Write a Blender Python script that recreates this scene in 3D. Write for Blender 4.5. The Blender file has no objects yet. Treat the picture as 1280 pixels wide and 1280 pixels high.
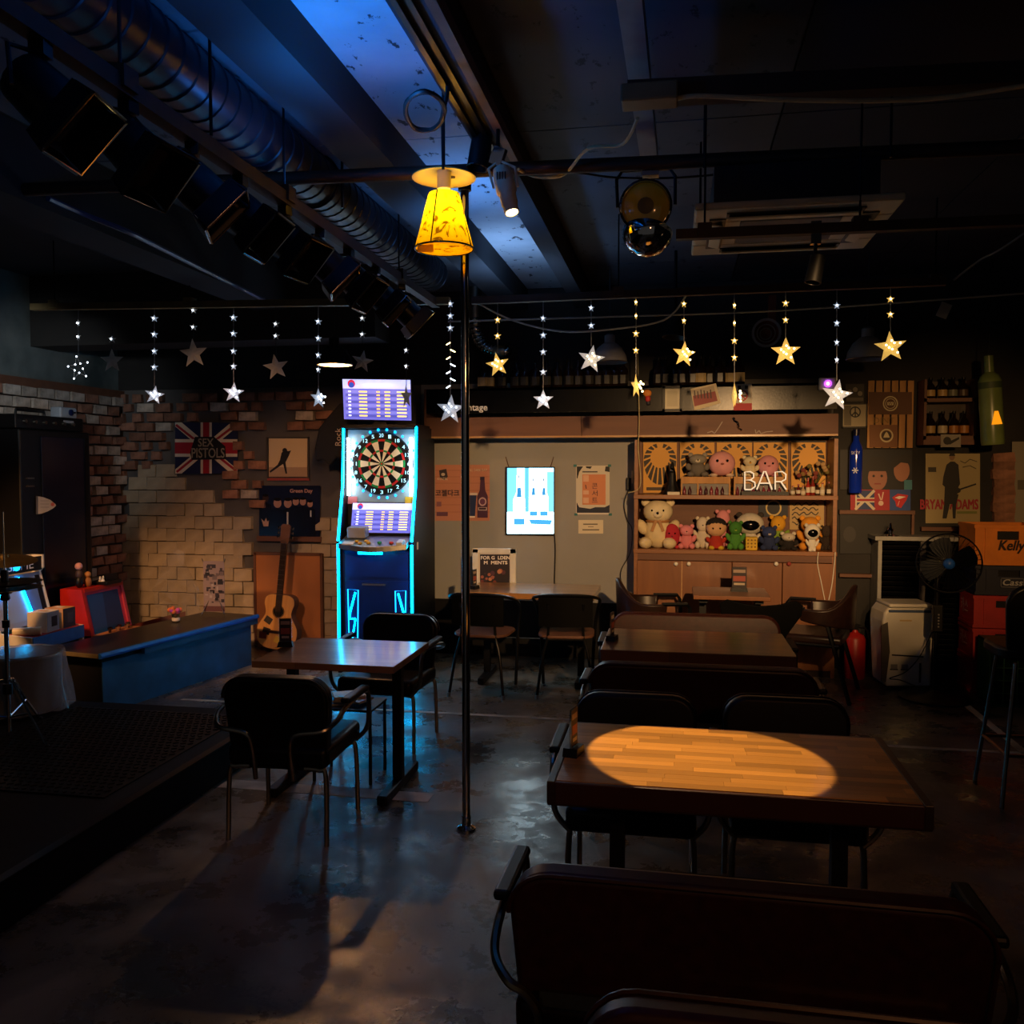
import bpy, bmesh, math, random
from mathutils import Vector, Matrix, Euler
random.seed(7)
SC = bpy.context.scene
COL = SC.collection
PI = math.pi

# ---------------------------------------------------------------- camera
FPX = 1100.0                      # focal length in pixels of the 1280 frame
EYE = Vector((0.0, 0.0, 1.70))
PITCH = math.atan(55 / FPX)
YAW = math.atan(203 / FPX * math.cos(PITCH))
CF = Vector((-math.sin(YAW) * math.cos(PITCH), math.cos(YAW) * math.cos(PITCH), -math.sin(PITCH)))
CR = Vector((math.cos(YAW), math.sin(YAW), 0))
CU = CR.cross(CF)
cam = bpy.data.cameras.new('camera')
cam.sensor_width = 36
cam.lens = 36 * FPX / 1280
cam.clip_start = 0.05
camo = bpy.data.objects.new('camera', cam)
COL.objects.link(camo)
camo.location = EYE
camo.rotation_euler = Matrix((CR, CU, -CF)).transposed().to_euler()
SC.camera = camo

def ray(px, py):
    return CF + CR * ((px - 640) / FPX) + CU * ((640 - py) / FPX)
def W(px, py, Y):                 # point of the room seen at that pixel on the plane y = Y
    d = ray(px, py); return EYE + d * (Y / d.y)
def G(px, py, z=0.0):             # ... on the plane z
    d = ray(px, py); return EYE + d * ((z - EYE.z) / d.z)
def S(px, py, X):                 # ... on the plane x = X
    d = ray(px, py); return EYE + d * (X / d.x)
def proj(p):
    v = Vector(p) - EYE; d = v.dot(CF)
    return (640 + FPX * v.dot(CR) / d, 640 - FPX * v.dot(CU) / d)
def mpp(p):                       # metres per pixel at a point
    return (Vector(p) - EYE).dot(CF) / FPX

# ---------------------------------------------------------------- world, exposure
SC.view_settings.view_transform = 'Standard'
SC.view_settings.look = 'None'
SC.view_settings.gamma = 1.0
SC.view_settings.use_curve_mapping = False
SC.view_settings.exposure = 0.0
wd = bpy.data.worlds.new('world'); SC.world = wd; wd.use_nodes = True
wd.node_tree.nodes['Background'].inputs[0].default_value = (1.0, 0.93, 0.86, 1)
wd.node_tree.nodes['Background'].inputs[1].default_value = 0.03

def lin(c):
    if isinstance(c, str):
        c = [int(c[i:i + 2], 16) / 255 for i in (0, 2, 4)]
    return tuple((v / 12.92 if v <= 0.04045 else ((v + 0.055) / 1.055) ** 2.4) for v in c[:3]) + (1.0,)

def lamp(name, kind, loc, color, watt, size=0.05, target=None, angle=30, blend=0.3):
    l = bpy.data.lights.new(name, kind); l.color = lin(color)[:3]; l.energy = watt
    if kind == 'AREA': l.shape = 'DISK'; l.size = size
    else: l.shadow_soft_size = size
    if kind == 'SPOT':
        l.spot_size = math.radians(angle); l.spot_blend = blend
    o = bpy.data.objects.new(name, l); COL.objects.link(o); o.location = loc
    if target is not None:
        o.rotation_euler = (Vector(target) - Vector(loc)).to_track_quat('-Z', 'Y').to_euler()
    return o

# room lamps that hang behind and beside the photographer, then added blue fill spots
lamp('bar_spot_light', 'SPOT', (0.95, 1.2, 2.5), 'ffc888', 1000, 0.05, W(800, 660, 7.4), 27, 0.6).scale = (1.75, 1, 1)
lamp('counter_spot_light', 'SPOT', (1.5, 0.8, 2.45), 'ffc078', 420, 0.08, W(1180, 640, 7.4), 26, 0.9)
lamp('bar_counter_light', 'SPOT', (1.2, -1.0, 2.7), 'ffa868', 55, 0.1, (-1.1, 4.2, 0.4), 58, 0.9)
lamp('corner_light', 'SPOT', (-4.2, 3.6, 2.5), 'ffb878', 340, 0.10, (-4.6, 6.2, 0.5), 44, 0.7)
lamp('brick_light', 'SPOT', (-3.95, 4.3, 2.6), 'e8eef0', 70, 0.10, (-5.33, 6.9, 2.25), 40, 0.8)
lamp('stage_wall_light', 'SPOT', (-2.6, 3.0, 2.72), 'ffb98a', 240, 0.10, W(375, 700, 7.8), 36, 1.0)
for k_, (y_, c_, w_) in enumerate(((1.2, '1a80ff', 30), (2.1, '1a82ff', 30), (2.95, '2888ff', 24), (4.8, '5aa0ff', 24), (6.1, '8abcff', 20))):
    lamp('ceiling_blue_fill', 'SPOT', (-1.22, y_, 2.74), c_, w_, 0.04, (-1.1, y_ + .12, 3.3), 150, 0.9)  # bare uplights added in mid air to wash the ceiling strip blue
for y_ in (1.9, 3.4): lamp('duct_blue_fill', 'SPOT', (-1.50, y_, 2.86), '2a86ff', 5, 0.03, (-1.82, y_, 3.16), 140, 0.9)  # unseen spots added to give the duct its blue highlight

# ---------------------------------------------------------------- materials
M = {}
def nt(name):
    m = bpy.data.materials.new(name); m.use_nodes = True
    n = m.node_tree; b = n.nodes['Principled BSDF']
    M[name] = m
    return m, n, b
def N(n, t, **kw):
    o = n.nodes.new(t)
    for k, v in kw.items():
        setattr(o, k, v)
    return o
def ramp(n, fac, stops):
    r = n.nodes.new('ShaderNodeValToRGB')
    e = r.color_ramp.elements
    while len(e) < len(stops): e.new(0.5)
    for el, (p, c) in zip(e, stops):
        el.position = p; el.color = lin(c) if not isinstance(c, (int, float)) else (c, c, c, 1)
    n.links.new(fac, r.inputs[0])
    return r
def shade(c, f):
    c = [int(c[i:i + 2], 16) / 255 for i in (0, 2, 4)]
    return tuple(min(1, v * f) for v in c)
def plain(name, c, rough=0.5, metal=0.0, var=0.12, scale=8, bump=0.0, rand=0.0, coat=0.0, spec=0.5):
    m, n, b = nt(name)
    tc = N(n, 'ShaderNodeTexCoord')
    no = N(n, 'ShaderNodeTexNoise'); no.inputs['Scale'].default_value = scale; no.inputs['Detail'].default_value = 5
    n.links.new(tc.outputs['Object'], no.inputs['Vector'])
    r = ramp(n, no.outputs['Fac'], [(0.25, shade(c, 1 - var)), (0.75, shade(c, 1 + var))])
    out = r.outputs[0]
    if rand:
        oi = N(n, 'ShaderNodeObjectInfo'); hs = N(n, 'ShaderNodeHueSaturation')
        mr = N(n, 'ShaderNodeMapRange'); mr.inputs[3].default_value = 1 - rand; mr.inputs[4].default_value = 1 + rand
        n.links.new(oi.outputs['Random'], mr.inputs[0]); n.links.new(mr.outputs[0], hs.inputs['Value'])
        n.links.new(out, hs.inputs['Color']); out = hs.outputs[0]
    n.links.new(out, b.inputs['Base Color'])
    b.inputs['Roughness'].default_value = rough; b.inputs['Metallic'].default_value = metal
    b.inputs['Specular IOR Level'].default_value = spec
    if coat: b.inputs['Coat Weight'].default_value = coat
    if bump:
        bp = N(n, 'ShaderNodeBump'); bp.inputs['Strength'].default_value = bump; bp.inputs['Distance'].default_value = 0.01
        n.links.new(no.outputs['Fac'], bp.inputs['Height']); n.links.new(bp.outputs[0], b.inputs['Normal'])
    return m
def glow(name, c, strength, base='202020'):
    m, n, b = nt(name)
    b.inputs['Base Color'].default_value = lin(base)
    b.inputs['Emission Color'].default_value = lin(c); b.inputs['Emission Strength'].default_value = strength
    return m
def glass(name, c, rough=0.05, trans=1.0, ior=1.45):
    m, n, b = nt(name)
    b.inputs['Base Color'].default_value = lin(c); b.inputs['Roughness'].default_value = rough
    b.inputs['Transmission Weight'].default_value = trans; b.inputs['IOR'].default_value = ior
    return m
def attr(name, rough=0.5, emit=0.0, spec=0.4):
    m, n, b = nt(name)
    a = N(n, 'ShaderNodeAttribute', attribute_name='col')
    n.links.new(a.outputs['Color'], b.inputs['Base Color'])
    b.inputs['Roughness'].default_value = rough; b.inputs['Specular IOR Level'].default_value = spec
    if emit:
        n.links.new(a.outputs['Color'], b.inputs['Emission Color']); b.inputs['Emission Strength'].default_value = emit
    return m
def wood(name, c0, c1, scale=3.0, axis=0, rough=0.4, coat=0.0, stretch=14, rand=0.0):
    m, n, b = nt(name)
    tc = N(n, 'ShaderNodeTexCoord'); mp = N(n, 'ShaderNodeMapping')
    sc = [stretch, stretch, stretch]; sc[axis] = 1.0
    mp.inputs['Scale'].default_value = sc
    n.links.new(tc.outputs['Object'], mp.inputs[0])
    no = N(n, 'ShaderNodeTexNoise'); no.inputs['Scale'].default_value = scale; no.inputs['Detail'].default_value = 6
    no.inputs['Distortion'].default_value = 0.6
    n.links.new(mp.outputs[0], no.inputs['Vector'])
    r = ramp(n, no.outputs['Fac'], [(0.3, c0), (0.7, c1)])
    out = r.outputs[0]
    if rand:
        oi = N(n, 'ShaderNodeObjectInfo'); hs = N(n, 'ShaderNodeHueSaturation')
        mr = N(n, 'ShaderNodeMapRange'); mr.inputs[3].default_value = 1 - rand; mr.inputs[4].default_value = 1 + rand
        n.links.new(oi.outputs['Random'], mr.inputs[0]); n.links.new(mr.outputs[0], hs.inputs['Value'])
        n.links.new(out, hs.inputs['Color']); out = hs.outputs[0]
    n.links.new(out, b.inputs['Base Color'])
    b.inputs['Roughness'].default_value = rough; b.inputs['Coat Weight'].default_value = coat
    b.inputs['Coat Roughness'].default_value = 0.15
    return m
def blocks(name, cs, sx, sy, rough=0.35, coat=0.3):
    # butcher-block look: staves of slightly different browns (object x runs along the staves)
    m, n, b = nt(name)
    tc = N(n, 'ShaderNodeTexCoord')
    br = N(n, 'ShaderNodeTexBrick'); br.offset = 0.37; br.squash = 1
    br.inputs['Scale'].default_value = 1; br.inputs['Brick Width'].default_value = sx; br.inputs['Row Height'].default_value = sy
    br.inputs['Mortar Size'].default_value = 0.0008
    br.inputs['Color1'].default_value = lin(cs[0]); br.inputs['Color2'].default_value = lin(cs[1]); br.inputs['Mortar'].default_value = lin(cs[2])
    n.links.new(tc.outputs['Object'], br.inputs['Vector'])
    mp = N(n, 'ShaderNodeMapping'); mp.inputs['Scale'].default_value = (2, 40, 40)
    no = N(n, 'ShaderNodeTexNoise'); no.inputs['Scale'].default_value = 3; no.inputs['Detail'].default_value = 5
    n.links.new(tc.outputs['Object'], mp.inputs[0]); n.links.new(mp.outputs[0], no.inputs['Vector'])
    mx = N(n, 'ShaderNodeMix', data_type='RGBA', blend_type='MULTIPLY'); mx.inputs[0].default_value = 0.45
    n.links.new(br.outputs['Color'], mx.inputs[6]); n.links.new(no.outputs['Color'], mx.inputs[7])
    n.links.new(mx.outputs[2], b.inputs['Base Color'])
    b.inputs['Roughness'].default_value = rough; b.inputs['Coat Weight'].default_value = coat; b.inputs['Coat Roughness'].default_value = 0.12
    return m

def floor_mat():
    m, n, b = nt('concrete_floor')
    tc = N(n, 'ShaderNodeTexCoord')
    n1 = N(n, 'ShaderNodeTexNoise'); n1.inputs['Scale'].default_value = 0.9; n1.inputs['Detail'].default_value = 9; n1.inputs['Distortion'].default_value = 0.8
    n2 = N(n, 'ShaderNodeTexNoise'); n2.inputs['Scale'].default_value = 3.2; n2.inputs['Detail'].default_value = 12; n2.inputs['Roughness'].default_value = 0.7
    vo = N(n, 'ShaderNodeTexVoronoi', feature='DISTANCE_TO_EDGE'); vo.inputs['Scale'].default_value = 0.55
    ds = N(n, 'ShaderNodeVectorMath', operation='ADD')
    n.links.new(tc.outputs['Object'], n1.inputs['Vector']); n.links.new(tc.outputs['Object'], n2.inputs['Vector'])
    n.links.new(tc.outputs['Object'], ds.inputs[0]); n.links.new(n2.outputs['Color'], ds.inputs[1]); n.links.new(ds.outputs[0], vo.inputs['Vector'])
    r = ramp(n, n1.outputs['Fac'], [(0.36, '2e2b28'), (0.47, '5e594f'), (0.54, '7a7263'), (0.66, 'a09682')])
    r2 = ramp(n, n2.outputs['Fac'], [(0.3, 0.45), (0.7, 1.0)])
    mx = N(n, 'ShaderNodeMix', data_type='RGBA', blend_type='MULTIPLY'); mx.inputs[0].default_value = 0.8
    n.links.new(r.outputs[0], mx.inputs[6]); n.links.new(r2.outputs[0], mx.inputs[7])
    r3 = ramp(n, vo.outputs['Distance'], [(0.0, 0.35), (0.012, 1.0)])
    mx2 = N(n, 'ShaderNodeMix', data_type='RGBA', blend_type='MULTIPLY'); mx2.inputs[0].default_value = 0.8
    n.links.new(mx.outputs[2], mx2.inputs[6]); n.links.new(r3.outputs[0], mx2.inputs[7])
    n.links.new(mx2.outputs[2], b.inputs['Base Color'])
    rr = ramp(n, n2.outputs['Fac'], [(0.42, 0.2), (0.58, 0.5)])
    n.links.new(rr.outputs[0], b.inputs['Roughness'])
    bp = N(n, 'ShaderNodeBump'); bp.inputs['Strength'].default_value = 0.35; bp.inputs['Distance'].default_value = 0.012
    n.links.new(n2.outputs['Fac'], bp.inputs['Height']); n.links.new(bp.outputs[0], b.inputs['Normal'])
    b.inputs['Specular IOR Level'].default_value = 0.9
floor_mat()

def plaster(name, c, c2, scale=2.0, rough=0.8, bump=0.25, spots=None):
    m, n, b = nt(name)
    tc = N(n, 'ShaderNodeTexCoord')
    n1 = N(n, 'ShaderNodeTexNoise'); n1.inputs['Scale'].default_value = scale; n1.inputs['Detail'].default_value = 9
    n.links.new(tc.outputs['Object'], n1.inputs['Vector'])
    r = ramp(n, n1.outputs['Fac'], [(0.35, c), (0.65, c2)])
    out = r.outputs[0]
    if spots:
        n2 = N(n, 'ShaderNodeTexNoise'); n2.inputs['Scale'].default_value = 7; n2.inputs['Detail'].default_value = 8; n2.inputs['Roughness'].default_value = 0.65
        mp = N(n, 'ShaderNodeMapping'); mp.inputs['Scale'].default_value = (1.8, 1, 1)
        n.links.new(tc.outputs['Object'], mp.inputs[0]); n.links.new(mp.outputs[0], n2.inputs['Vector'])
        r2 = ramp(n, n2.outputs['Fac'], [(0.60, 0.0), (0.63, 1.0)])
        mx = N(n, 'ShaderNodeMix', data_type='RGBA'); mx.inputs[7].default_value = lin(spots)
        n.links.new(r2.outputs[0], mx.inputs[0]); n.links.new(out, mx.inputs[6]); out = mx.outputs[2]
    n.links.new(out, b.inputs['Base Color'])
    b.inputs['Roughness'].default_value = rough
    bp = N(n, 'ShaderNodeBump'); bp.inputs['Strength'].default_value = bump; bp.inputs['Distance'].default_value = 0.01
    n.links.new(n1.outputs['Fac'], bp.inputs['Height']); n.links.new(bp.outputs[0], b.inputs['Normal'])

plaster('wall_dark', '1d1c1d', '2b2928', 2)
plaster('wall_grey', '8d8b86', '9a9892', 1.2, 0.65, 0.06)
plaster('wall_plaster', '4c4a4b', '5d5a59', 2.2)
plaster('wall_teal', '3b4748', '6d7472', 2.5)
plaster('ceiling_dark', '1a1b1e', '26272b', 1.5, 0.8)
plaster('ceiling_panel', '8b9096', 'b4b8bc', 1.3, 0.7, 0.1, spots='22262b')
plaster('ceiling_panel_shaded', '55595f', '6a6e74', 1.3, 0.7, 0.1, spots='22262b')  # same panel, darker: the weaker light on it is put into the colour
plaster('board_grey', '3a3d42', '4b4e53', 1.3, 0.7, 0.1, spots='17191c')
plain('brick', '7d5847', 0.85, var=0.25, scale=14, bump=0.5, rand=0.35)
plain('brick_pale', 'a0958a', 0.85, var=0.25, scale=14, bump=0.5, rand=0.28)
plain('block_cream', 'a3947c', 0.75, var=0.1, scale=9, bump=0.3, rand=0.10)
plain('mortar', '3f352f', 0.9, var=0.2, scale=20, bump=0.3)
plain('black', '060607', 0.45, var=0.1, spec=0.35)
plain('black_gloss', '07080a', 0.15, var=0.1)
plain('black_soft', '0d0c0d', 0.7, var=0.1, spec=0.2)
plain('black_matte', '040404', 0.6, var=0.1, spec=0.06)
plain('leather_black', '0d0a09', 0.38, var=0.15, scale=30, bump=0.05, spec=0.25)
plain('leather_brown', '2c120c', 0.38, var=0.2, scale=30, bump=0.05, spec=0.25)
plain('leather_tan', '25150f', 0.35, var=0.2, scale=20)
plain('steel', '8b8478', 0.28, 1.0, 0.08)
plain('brass_steel', '8d7f66', 0.3, 1.0, 0.08)
plain('chrome', 'c8c8ca', 0.08, 1.0, 0.02)
plain('aluminium', 'a9a69c', 0.4, 1.0, 0.05)
plain('pipe_paint', '8e8f8c', 0.5, 0.0, 0.1)
plain('rail_paint', '7a6a49', 0.45, 0.3, 0.15)
plain('rust_paint', '3a281b', 0.6, 0.2, 0.2)
plain('dark_metal', '1a1a1c', 0.35, 0.7, 0.1)
plain('duct', '2a2e36', 0.38, 0.35, 0.1)
plain('cream_plastic', 'cdbf9d', 0.45, 0, 0.05)
plain('white_plastic', 'd8d4c8', 0.4, 0, 0.04)
plain('grey_plastic', '86868a', 0.5, 0, 0.06)
plain('blue_plastic', '1d4fa5', 0.4, 0, 0.06)
plain('white_paint', 'b9b5a8', 0.6, 0, 0.3, scale=5)
plain('blue_paint', '234a6a', 0.6, 0, 0.25, scale=4, bump=0.15)
plain('blue_trim', '1d63c0', 0.4, 0, 0.1)
plain('counter_black', '1d1a1b', 0.35, 0, 0.2, scale=6)
plain('red_gloss', 'b02018', 0.4, 0, 0.1)
plain('red_plastic', 'a02020', 0.5, 0, 0.1)
plain('pink_paint', 'c0405a', 0.5, 0, 0.06)
plain('orange_plastic', 'd87c1c', 0.5, 0, 0.08)
plain('navy_plastic', '10162e', 0.5, 0, 0.1)
plain('green_plastic', '12431f', 0.5, 0, 0.1)
plain('amber_lens', 'f0bc28', 0.12, 0, 0.1, coat=1.0)
plain('orange_board', 'b0703f', 0.6, 0, 0.06, scale=3)
plain('paper_white', 'cfc8b8', 0.7, 0, 0.06)
plain('cable_black', '0b0b0c', 0.6)
plain('cable_cream', 'b8a878', 0.6)
plain('cloth_black', '0c0d12', 0.9, var=0.2, scale=20, bump=0.2)
plain('plush_white', 'e4d8bc', 0.95, var=0.06, scale=60, bump=0.4)
wood('wood_shelf', '7a4a26', '8f5a31', 2.0, 0, 0.45, 0.1)
wood('wood_door', '74421f', '855128', 1.6, 2, 0.4, 0.2, 8)
wood('wood_brown', '5e3b2b', '6d4733', 1.5, 0, 0.6, 0.0, 8)
wood('wood_dark', '24140d', '35200f', 2.0, 0, 0.4, 0.2)
wood('wood_pale', 'a5794a', 'c29763', 2.0, 0, 0.4, 0.15)
wood('wood_crate', 'a4733a', 'c08c4c', 2.0, 2, 0.6, 0, 10)
wood('stave_wood', 'a96f2e', 'c98f42', 2.0, 0, 0.33, 0.35, 20, rand=0.4)
wood('guitar_top', 'c58a48', 'd9a25c', 2.0, 2, 0.3, 0.4, 20)
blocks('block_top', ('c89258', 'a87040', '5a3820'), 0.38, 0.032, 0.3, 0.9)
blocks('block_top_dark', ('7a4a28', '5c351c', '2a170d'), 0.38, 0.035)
attr('print', 0.55)
attr('print_gloss', 0.25)
attr('screen', 0.3, 1.5)
glow('neon_cyan', '00b6ff', 15.0)
glow('neon_cyan_soft', '0aa8ff', 4.0)
glow('neon_white', 'e8f4ff', 17.0)
glow('bulb_warm', 'ffd890', 30.0)
glow('bulb_soft', 'ffcf8a', 6.0)
glow('star_warm', 'ffc860', 0.55, 'c8b070')
glow('star_cool', 'cfe4ff', 0.22, 'b8bcc4')
glow('led_warm', 'ffdf9a', 9.0)
glow('led_cool', 'e4f0ff', 7.0)
glow('led_purple', 'c050ff', 2.5)
glow('letter_white', 'fff0d0', 0.45, 'f0e8d8')
glow('label_glow', 'ff9a10', 0.9, 'ff9a10')  # printed bottle label; its brightness is put in as emission
plain('star_off', 'd4d4d0', 0.35, 0, 0.06)
glass('clear_glass', 'dfe6e6', 0.05)
glass('dark_glass', '2a1a0c', 0.08, 0.6)
for fn_, fo_ in (('plastic_film', 0.45), ('film_thin', 0.16)):
  m_, n_, b_ = nt(fn_)
  b_.inputs['Base Color'].default_value = lin('a8aaae'); b_.inputs['Roughness'].default_value = 0.2
  tp_ = N(n_, 'ShaderNodeBsdfTransparent'); mx_ = N(n_, 'ShaderNodeMixShader'); mx_.inputs[0].default_value = fo_
  n_.links.new(tp_.outputs[0], mx_.inputs[1]); n_.links.new(b_.outputs[0], mx_.inputs[2]); n_.links.new(mx_.outputs[0], n_.nodes['Material Output'].inputs[0])
# lamp film: thin yellow translucent sheet
m_, n_, b_ = nt('yellow_film')
tr = N(n_, 'ShaderNodeBsdfTranslucent'); df = N(n_, 'ShaderNodeBsdfDiffuse'); mxs = N(n_, 'ShaderNodeMixShader'); mxs.inputs[0].default_value = 0.3
tcf = N(n_, 'ShaderNodeTexCoord'); nf = N(n_, 'ShaderNodeTexNoise'); nf.inputs['Scale'].default_value = 14; nf.inputs['Detail'].default_value = 6; nf.inputs['Distortion'].default_value = 2
n_.links.new(tcf.outputs['Object'], nf.inputs['Vector'])
rf = ramp(n_, nf.outputs['Fac'], [(0.36, '7a5c08'), (0.44, 'f5d020'), (0.7, 'ffe030')])
n_.links.new(rf.outputs[0], tr.inputs[0]); n_.links.new(rf.outputs[0], df.inputs[0])
n_.links.new(tr.outputs[0], mxs.inputs[1]); n_.links.new(df.outputs[0], mxs.inputs[2])
n_.links.new(mxs.outputs[0], n_.nodes['Material Output'].inputs[0])
_pc = {}
def paint(c, rough=0.6):
    k = 'paint_%s_%d' % (c, int(rough * 100))
    if k not in _pc: _pc[k] = plain(k, c, rough, 0, 0.06, 12)
    return k

# ---------------------------------------------------------------- mesh helpers
class MB:
    def __init__(self): self.v = []; self.f = []; self.c = []
    def add(self, vs, fs, col=None, mx=None):
        k = len(self.v)
        self.v += [tuple(mx @ Vector(p)) if mx else tuple(p) for p in vs]
        for f in fs:
            self.f.append(tuple(i + k for i in f)); self.c.append(col)
        return self
    def box(self, c, s, rot=None, col=None):
        x, y, z = [q / 2 for q in s]
        vs = [(-x, -y, -z), (x, -y, -z), (x, y, -z), (-x, y, -z), (-x, -y, z), (x, -y, z), (x, y, z), (-x, y, z)]
        mx = Matrix.Translation(Vector(c))
        if rot: mx = mx @ Euler(rot).to_matrix().to_4x4()
        return self.add(vs, [(0, 3, 2, 1), (4, 5, 6, 7), (0, 1, 5, 4), (1, 2, 6, 5), (2, 3, 7, 6), (3, 0, 4, 7)], col, mx)
    def box2(self, a, b, col=None):
        return self.box([(p + q) / 2 for p, q in zip(a, b)], [abs(p - q) for p, q in zip(a, b)], None, col)
    def tube(self, pts, r, n=8, col=None, closed=False, smooth_steps=0):
        pts = [Vector(p) for p in pts]
        if smooth_steps: pts = crv(pts, smooth_steps, closed)
        L = len(pts); rs = r if isinstance(r, (list, tuple)) else [r] * L
        vs = []; fs = []; up = None
        for i, p in enumerate(pts):
            a = pts[i - 1] if (i or closed) else p
            b = pts[(i + 1) % L] if (i < L - 1 or closed) else p
            t = (b - a).normalized()
            if up is None:
                up = Vector((0, 0, 1)) if abs(t.z) < 0.9 else Vector((1, 0, 0))
            s = t.cross(up)
            if s.length < 1e-5: s = t.orthogonal()
            s.normalize(); up = s.cross(t).normalized()
            for k in range(n):
                an = 2 * PI * k / n
                vs.append(p + (s * math.cos(an) + up * math.sin(an)) * rs[i])
        for i in range(L if closed else L - 1):
            j = (i + 1) % L
            for k in range(n):
                q = (k + 1) % n
                fs.append((i * n + k, i * n + q, j * n + q, j * n + k))
        if not closed:
            fs.append(tuple(range(n - 1, -1, -1))); fs.append(tuple((L - 1) * n + k for k in range(n)))
        return self.add(vs, fs, col)
    def lathe(self, prof, n=20, o=(0, 0, 0), axis=None, sq=0, col=None, caps=True):
        # profile [(r, h)] about +z, or along axis
        vs = []; fs = []
        for r, h in prof:
            for k in range(n):
                a = 2 * PI * (k + 0.5) / n; cx, sx = math.cos(a), math.sin(a)
                if sq:
                    d = (abs(cx) ** sq + abs(sx) ** sq) ** (1 / sq); cx, sx = cx / d, sx / d
                vs.append((r * cx, r * sx, h))
        m = len(prof)
        for i in range(m - 1):
            for k in range(n):
                q = (k + 1) % n
                fs.append((i * n + k, i * n + q, (i + 1) * n + q, (i + 1) * n + k))
        if caps and prof[0][0] > 1e-5: fs.append(tuple(range(n - 1, -1, -1)))
        if caps and prof[-1][0] > 1e-5: fs.append(tuple((m - 1) * n + k for k in range(n)))
        mx = Matrix.Translation(Vector(o))
        if axis is not None: mx = mx @ Vector(axis).to_track_quat('Z', 'Y').to_matrix().to_4x4()
        return self.add(vs, fs, col, mx)
    def ball(self, c, r, n=14, m=9, rot=None, col=None):
        if not isinstance(r, (list, tuple)): r = (r, r, r)
        vs = [(0, 0, -r[2])]; fs = []
        for i in range(1, m):
            t = PI * i / m - PI / 2
            for k in range(n):
                a = 2 * PI * k / n
                vs.append((r[0] * math.cos(t) * math.cos(a), r[1] * math.cos(t) * math.sin(a), r[2] * math.sin(t)))
        vs.append((0, 0, r[2])); e = len(vs) - 1
        for k in range(n):
            q = (k + 1) % n
            fs.append((0, 1 + q, 1 + k)); fs.append((e, 1 + (m - 2) * n + k, 1 + (m - 2) * n + q))
            for i in range(m - 2):
                fs.append((1 + i * n + k, 1 + i * n + q, 1 + (i + 1) * n + q, 1 + (i + 1) * n + k))
        mx = Matrix.Translation(Vector(c))
        if rot: mx = mx @ Euler(rot).to_matrix().to_4x4()
        return self.add(vs, fs, col, mx)
    def prism(self, poly, t, mx=None, col=None):
        # polygon in local xz (seen from -y), thickness t along +y
        n = len(poly)
        vs = [(p[0], 0, p[1]) for p in poly] + [(p[0], t, p[1]) for p in poly]
        fs = [tuple(range(n)), tuple(range(2 * n - 1, n - 1, -1))]
        for k in range(n):
            q = (k + 1) % n; fs.append((k, k + n, q + n, q))
        return self.add(vs, fs, col, mx)
    def build(self, name, mat, parent=None, smooth=False, bevel=0.0, seg=2, solid=0.0):
        me = bpy.data.meshes.new(name); me.from_pydata(self.v, [], self.f)
        if any(self.c):
            at = me.attributes.new('col', 'FLOAT_COLOR', 'CORNER'); i = 0
            dat = []
            for f, c in zip(self.f, self.c):
                dat += list(lin(c) if c else (0.5, 0.5, 0.5, 1)) * len(f)
            at.data.foreach_set('color', dat)
        bm = bmesh.new(); bm.from_mesh(me); bmesh.ops.recalc_face_normals(bm, faces=bm.faces); bm.to_mesh(me); bm.free()
        me.materials.append(M[mat] if isinstance(mat, str) else mat)
        if smooth:
            me.polygons.foreach_set('use_smooth', [True] * len(me.polygons))
            try: me.set_sharp_from_angle(angle=math.radians(42))
            except Exception: pass
        o = bpy.data.objects.new(name, me); COL.objects.link(o); o.parent = parent
        if bevel:
            b = o.modifiers.new('bevel', 'BEVEL'); b.width = bevel; b.segments = seg; b.limit_method = 'ANGLE'
        return o
def crv(P, s=6, closed=False):
    out = []; n = len(P)
    for i in range(n if closed else n - 1):
        if closed: p0, p1, p2, p3 = P[i - 1], P[i], P[(i + 1) % n], P[(i + 2) % n]
        else: p0, p1, p2, p3 = P[max(i - 1, 0)], P[i], P[i + 1], P[min(i + 2, n - 1)]
        for k in range(s):
            t = k / s
            out.append(0.5 * ((2 * p1) + (p2 - p0) * t + (2 * p0 - 5 * p1 + 4 * p2 - p3) * t * t + (3 * p1 - p0 - 3 * p2 + p3) * t ** 3))
    if not closed: out.append(P[-1])
    return out
def tag(o, label, cat, group=None):
    o['label'] = label; o['category'] = cat
    if group: o['group'] = group
    return o
def thing(name, label, cat, loc=(0, 0, 0), rz=0.0, group=None):
    o = bpy.data.objects.new(name, None); COL.objects.link(o)
    o.empty_display_size = 0.1
    o.location = loc; o.rotation_euler = (0, 0, rz)
    return tag(o, label, cat, group)
def struct(o): o['kind'] = 'structure'; return o
def dup(root, loc=None, rz=None, label=None, group=None, scale=None):
    def cp(o, par):
        c = o.copy(); COL.objects.link(c); c.parent = par
        for ch in o.children: cp(ch, c)
        return c
    r = cp(root, None)
    if loc is not None: r.location = loc
    if rz is not None: r.rotation_euler = (0, 0, rz)
    if label: r['label'] = label
    if group: r['group'] = group
    if scale: r.scale = scale
    return r
_tx = {}
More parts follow.
